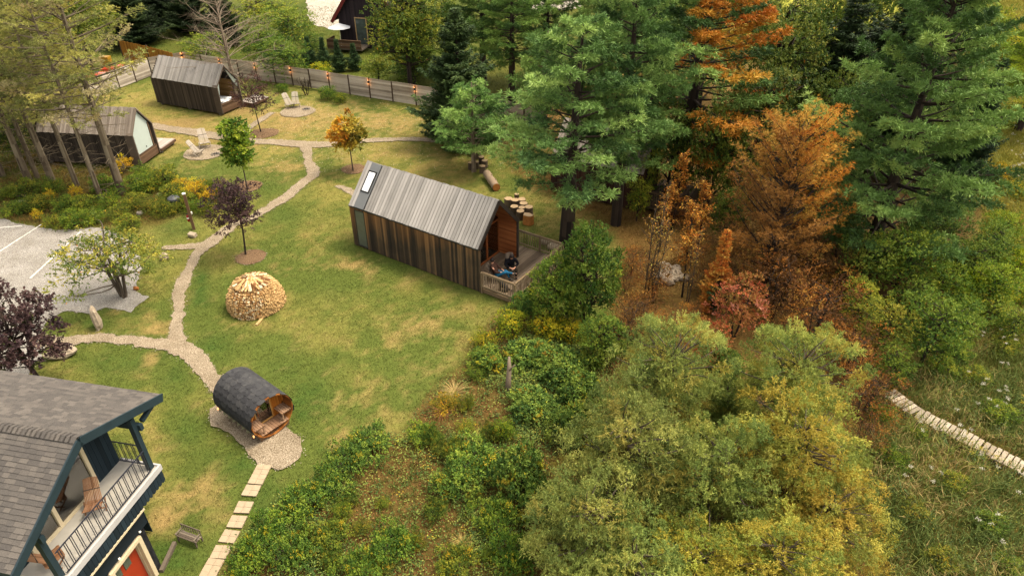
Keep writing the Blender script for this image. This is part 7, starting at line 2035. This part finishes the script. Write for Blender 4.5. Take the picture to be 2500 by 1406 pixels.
# ------------------------------------------------------------------ ground cover that nobody could count
def scatter(n_, box, keep, seed):
    rs = np.random.RandomState(seed); x = rs.uniform(box[0], box[1], n_); y = rs.uniform(box[2], box[3], n_)
    u, v = unproj_xy(x, y); k = keep(u, v, x, y, rs); return x[k], y[k], u[k], v[k], rs
def blades(name, x, y, h, w_, lean, col, seed, label, per=3, mat=None, z0=0.0, spread=.03):
    rs = np.random.RandomState(seed); n_ = len(x); i = np.repeat(np.arange(n_), per); m_ = len(i)
    P = np.stack([x[i] + rs.normal(size=m_) * spread, y[i] + rs.normal(size=m_) * spread, np.full(m_, z0)], 1)
    hh = np.broadcast_to(h, (n_,))[i] * rs.uniform(.6, 1.2, m_)
    D = nrm(np.stack([rs.normal(size=m_) * lean, rs.normal(size=m_) * lean, np.ones(m_)], 1)); a = rs.rand(m_) * 6.28
    S = np.stack([np.cos(a), np.sin(a), a * 0], 1) * (w_ * rs.uniform(.7, 1.3, m_))[:, None]
    tip = P + D * hh[:, None]; mid = P + D * hh[:, None] * .55 + np.array([0, 0, .04]) * hh[:, None]
    bend = nrm(np.stack([rs.normal(size=m_), rs.normal(size=m_), np.zeros(m_)], 1)) * hh[:, None] * .35
    tip = tip + bend - np.array([0, 0, .12]) * hh[:, None]
    V = np.stack([P - S * .4, P + S * .4, mid + S * .5, mid - S * .5, tip], 1).reshape(-1, 3)
    b = np.arange(m_) * 5
    Q = np.stack([b, b + 1, b + 2, b + 3], 1); Tt = np.stack([b + 3, b + 2, b + 4], 1)
    c = np.clip(col[i] * rs.uniform(.78, 1.3, (m_, 1)), 0, 1)
    me = np_mesh(name, V, [Q, Tt], {'bcol': np.vstack([c, c])}, [mat])
    return tag(link(name, me), label, name.replace('_', ' '), kind='stuff')
t = NT('blade_leaf'); bc = t.attr('bcol').outputs['Color']; b = t.bsdf(bc, .8, .15)
tr_ = t.add('ShaderNodeBsdfTranslucent'); t.lk(bc, tr_.inputs[0]); mx = t.add('ShaderNodeMixShader'); mx.inputs[0].default_value = .3
t.lk(b.outputs[0], mx.inputs[1]); t.lk(tr_.outputs[0], mx.inputs[2]); t.lk(mx.outputs[0], t.out.inputs[0]); M_BLADE = t.m
later_clumps()
from mathutils import bvhtree
def sheet_bvh():
    vs, fs = [], []
    for o in bpy.data.objects:
        if o.get('kind') == 'structure' and o.name.split('.')[0] in ('gravel_lot', 'gravel_path', 'gravel_circle', 'gravel_bed', 'gravel_yard', 'mulch_ring'):
            b_ = len(vs); vs += [(v.co.x, v.co.y, 0) for v in o.data.vertices]; fs += [[b_ + i for i in f_.vertices] for f_ in o.data.polygons]
    return bvhtree.BVHTree.FromPolygons(vs, fs)
BV = sheet_bvh()
def onsheet(x, y, lim=.0):
    out = np.zeros(len(x), bool)
    for i in range(len(x)):
        h_ = BV.find_nearest((x[i], y[i], 0), .05)
        out[i] = h_[0] is not None and h_[3] <= lim + 1e-4
    return out
rs0 = np.random.RandomState(77)
def keep_lawn(u, v, x, y, rs):
    k = (u > -60) & (u < 1600) & (v > 150) & (v < 1460) & ~inpoly(u, v, UNDER) & ~inpoly(u, v, BACK) & ~inpoly(u, v, LOT)
    far = smooth(150, 700, v) * .75 + .25
    return k & (rs.rand(len(x)) < far)
x, y, u, v, rs = scatter(620000, (-42, 16, 11, 72), keep_lawn, 5)
ok = ~onsheet(x + rs.normal(size=len(x)) * .11, y + rs.normal(size=len(x)) * .11); x, y = x[ok], y[ok]
col = ground_col(x, y) * 1.12
blades('grass', x, y, .045 + .03 * fbm(x * .8, y * .8, 31), .018, .45, col, 6, 'short mown lawn grass, green and dry tan in patches', 2, M_BLADE, -.01, .04)
# pebbles kicked out of the paths and the lot
x, y, u, v, rs = scatter(420000, (-42, 8, 14, 66), lambda u, v, x, y, rs: (u > -60) & (u < 1200) & (v > 230) & (v < 1180), 91)
near = np.array([(lambda h_: h_[0] is not None and 1e-3 < h_[3])(BV.find_nearest((a_, b_, 0), .22)) for a_, b_ in zip(x, y)])
x, y = x[near], y[near]; dist = np.array([BV.find_nearest((a_, b_, 0), .3)[3] for a_, b_ in zip(x, y)])
k = rs.rand(len(x)) < np.exp(-dist / .06); x, y = x[k], y[k]; n_ = len(x)
LV = Leaves(); LV.add(np.stack([x, y, np.full(n_, .03)], 1), np.stack([rs.normal(size=n_), rs.normal(size=n_), rs.normal(size=n_) * .2], 1), np.tile(np.array([0, 0, 1.]), (n_, 1)), rs.uniform(.03, .075, n_), .045, rs.rand(n_), rs.rand(n_), 0, 0)
tag(link('loose_gravel', LV.mesh('loose_gravel', mat_leaf('pebbles', [A(130, 118, 100), A(176, 162, 142), A(214, 202, 182)], None, 0.0, .9))), 'loose pale pebbles strewn along the path edges', 'gravel', kind='stuff')
# longer rough grass, weeds and leaf litter of the undergrowth
def keep_u(u, v, x, y, rs):
    return (inpoly(u, v, UNDER) | (inpoly(u, v, LEFTW) & (u > -60))) & (v < 1500) & (u < 2250)
x, y, u, v, rs = scatter(60000, (-42, 20, 9, 50), keep_u, 8)
n1 = fbm(x * .7, y * .7, 41); base = np.where((n1 > .5)[:, None], A3(104, 116, 52)[None], A3(150, 120, 66)[None])
blades('weeds', x, y, .16 + .22 * n1, .024, .6, base * rs.uniform(.7, 1.3, (len(x), 1)), 9, 'tangled brown and green weeds under and around the shrubs', 3, M_BLADE, -.01, .08)
def leafcover(name, x, y, hgt, L, W, col_dead, seed, label, per, mat, spread=.12):
    rs = np.random.RandomState(seed); n_ = len(x); i = np.repeat(np.arange(n_), per); m_ = len(i); LV = Leaves()
    P = np.stack([x[i] + rs.normal(size=m_) * spread, y[i] + rs.normal(size=m_) * spread, np.broadcast_to(hgt, (n_,))[i] * rs.uniform(.1, 1.1, m_)], 1)
    LV.add(P, nrm(np.stack([rs.normal(size=m_), rs.normal(size=m_), rs.normal(size=m_) * .4], 1)), nrm(np.array([0, 0, 1.]) + rv(rs, m_) * .6), L * rs.uniform(.6, 1.4, m_), W, rs.rand(m_), rs.rand(n_)[i], np.broadcast_to(col_dead, (n_,))[i], .1)
    o = link(name, LV.mesh(name, mat)); return tag(o, label, name.replace('_', ' '), kind='stuff')
def keep_g(u, v, x, y, rs):
    a = inpoly(u, v, UNDER) & (v < 1480) & (u < 1700)
    cov = np.clip(blobs(u, v, CLUMP_G) * 1.3 - blobs(u, v, CLUMP_B) * .9 + (fbm(x * .8, y * .8, 51) - .42) * 1.6, 0.14, 1)
    return a & (rs.rand(len(x)) < cov)
x, y, u, v, rs = scatter(80000, (-14, 14, 9, 36), keep_g, 12)
hg = np.clip(.15 + .5 * blobs(u, v, CLUMP_G) * fbm(x * .9, y * .9, 3), .1, .7)
leafcover('ground_cover', x, y, hg, .08, .045, (rs.rand(len(x)) < .025) * 1.0, 13, 'leafy green ground cover creeping over the brown slope', 9, L_HERB).color = (.8, .86, .75, 1)
x, y, u, v, rs = scatter(60000, (-30, 24, 9, 50), lambda u, v, x, y, rs: (inpoly(u, v, UNDER) | (inpoly(u, v, WOODS) & (u < 2000))) & (v < 1480), 15)
LB = mat_leaf('leaf_litter', [A(110, 74, 44), A(146, 98, 56), A(176, 124, 72), A(196, 150, 92)], None, .1)
leafcover('leaf_litter', x, y, .03, .07, .045, 0, 16, 'fallen brown and orange leaves on the ground', 2, LB, .15)
x, y, u, v, rs = scatter(5000, (-20, 14, 36, 62), lambda u, v, x, y, rs: (u > 640) & (v > 220) & (v < 420) & ~inpoly(u, v, UNDER), 17)
leafcover('fallen_leaves', x, y, .03, .09, .06, 0, 18, 'scattered pale fallen leaves on the lawn', 1, mat_leaf('pale_litter', [A(210, 190, 150), A(230, 210, 170)], None, .1))
# marsh: tall reeds, white and yellow flower heads
def keep_m(u, v, x, y, rs):
    n_ = fbm(x * .3, y * .3, 61)
    bwd = polydist(u, v, [(2172, 962), (2240, 1014), (2398, 1092), (2560, 1180), (2398, 1093), (2240, 1015)])
    return inpoly(u, v, MARSH) & (u < 2640) & (v < 1560) & (bwd > 12 + 8 * rs.rand(len(x)))
x, y, u, v, rs = scatter(420000, (12, 80, 10, 105), keep_m, 21)
n1 = fbm(x * .55, y * .55, 63); n2 = fbm(x * 1.6, y * 1.6, 65)
pal = [A3(104, 122, 62), A3(132, 140, 74), A3(196, 172, 114), A3(152, 162, 78), A3(104, 134, 84)]
ix = np.clip(((n1 - .25) * 6 + rs.normal(size=len(x)) * .9), 0, 4).astype(int); cm = np.array(pal)[ix] * 1.2
yel = smooth(1000, 600, v)[:, None]; cm = cm * (1 - yel * .55) + A3(190, 176, 60)[None] * yel * .55
blades('reeds', x, y, .40 + .65 * n2, .024, .26, cm, 22, 'tall marsh grass and reeds, olive and straw coloured', 3, M_BLADE, -.01, .10)
x, y, u, v, rs = scatter(50000, (12, 62, 10, 72), lambda u, v, x, y, rs: keep_m(u, v, x, y, rs) & (fbm(x * .6, y * .6, 71) > .5), 23)
leafcover('marsh_herbs', x, y, .75, .07, .03, (rs.rand(len(x)) < .04) * 1.0, 24, 'leafy herbs between the marsh reeds', 8, L_HERB, .14).color = (.66, .7, .7, 1)
def heads(name, x, y, z, r, mat, seed, label, per=26):
    rs = np.random.RandomState(seed); n_ = len(x); i = np.repeat(np.arange(n_), per); m_ = len(i); LV = Leaves()
    P = np.stack([x[i], y[i], z[i]], 1) + rv(rs, m_) * np.array([1, 1, .35]) * r * rs.rand(m_)[:, None] ** .5
    LV.add(P, rv(rs, m_), nrm(np.array([0, 0, 1.]) + rv(rs, m_) * .5), .034, .03, rs.rand(m_), rs.rand(n_)[i], 0, 0)
    return tag(link(name, LV.mesh(name, mat)), label, 'flowers', kind='stuff')
x, y, u, v, rs = scatter(30000, (12, 62, 10, 72), lambda u, v, x, y, rs: keep_m(u, v, x, y, rs) & (rs.rand(len(x)) < np.clip(blobs(u, v, [(2450, 980, 70, 60), (2480, 880, 50, 50), (2340, 1090, 50, 24), (2420, 1300, 60, 60), (2350, 840, 40, 40), (2240, 1180, 40, 40), (2400, 980, 60, 40), (2380, 1000, 50, 30), (2470, 1250, 60, 80), (2400, 1190, 70, 40), (2260, 1080, 60, 40), (2440, 760, 60, 60), (2300, 1050, 40, 20), (2480, 420, 30, 60)]) * .3 - .01, 0, .3)), 25)
heads('white_flowers', x, y, .75 + .35 * rs.rand(len(x)), .10, mat_leaf('flower_white', [A(214, 206, 180), A(238, 232, 212)], None, .2), 26, 'creamy white flower heads among the reeds')
x, y, u, v, rs = scatter(16000, (12, 62, 10, 72), lambda u, v, x, y, rs: keep_m(u, v, x, y, rs) & (rs.rand(len(x)) < np.clip(blobs(u, v, [(2440, 1100, 60, 30), (2490, 1040, 40, 40), (2420, 700, 60, 50), (2380, 1140, 60, 30), (2450, 560, 50, 60), (2440, 480, 40, 50)]) * .35 - .01, 0, .35)), 27)
heads('yellow_flowers', x, y, .7 + .35 * rs.rand(len(x)), .12, mat_leaf('flower_yellow', [A(206, 186, 40), A(232, 206, 60)], None, .2), 28, 'yellow goldenrod flower heads among the reeds')
# rough long grass fringe behind the fence and in the wood
x, y, u, v, rs = scatter(70000, (-60, 60, 30, 100), lambda u, v, x, y, rs: (inpoly(u, v, BACK) | inpoly(u, v, WOODS)) & (v > -60) & (u > -80) & (u < 2500) & (rs.rand(len(x)) < .8), 29)
blades('rough_grass', x, y, .22, .035, .6, ground_col(x, y) * 1.2, 30, 'rough long grass of the wood floor and behind the fence', 2, M_BLADE, -.01, .1)
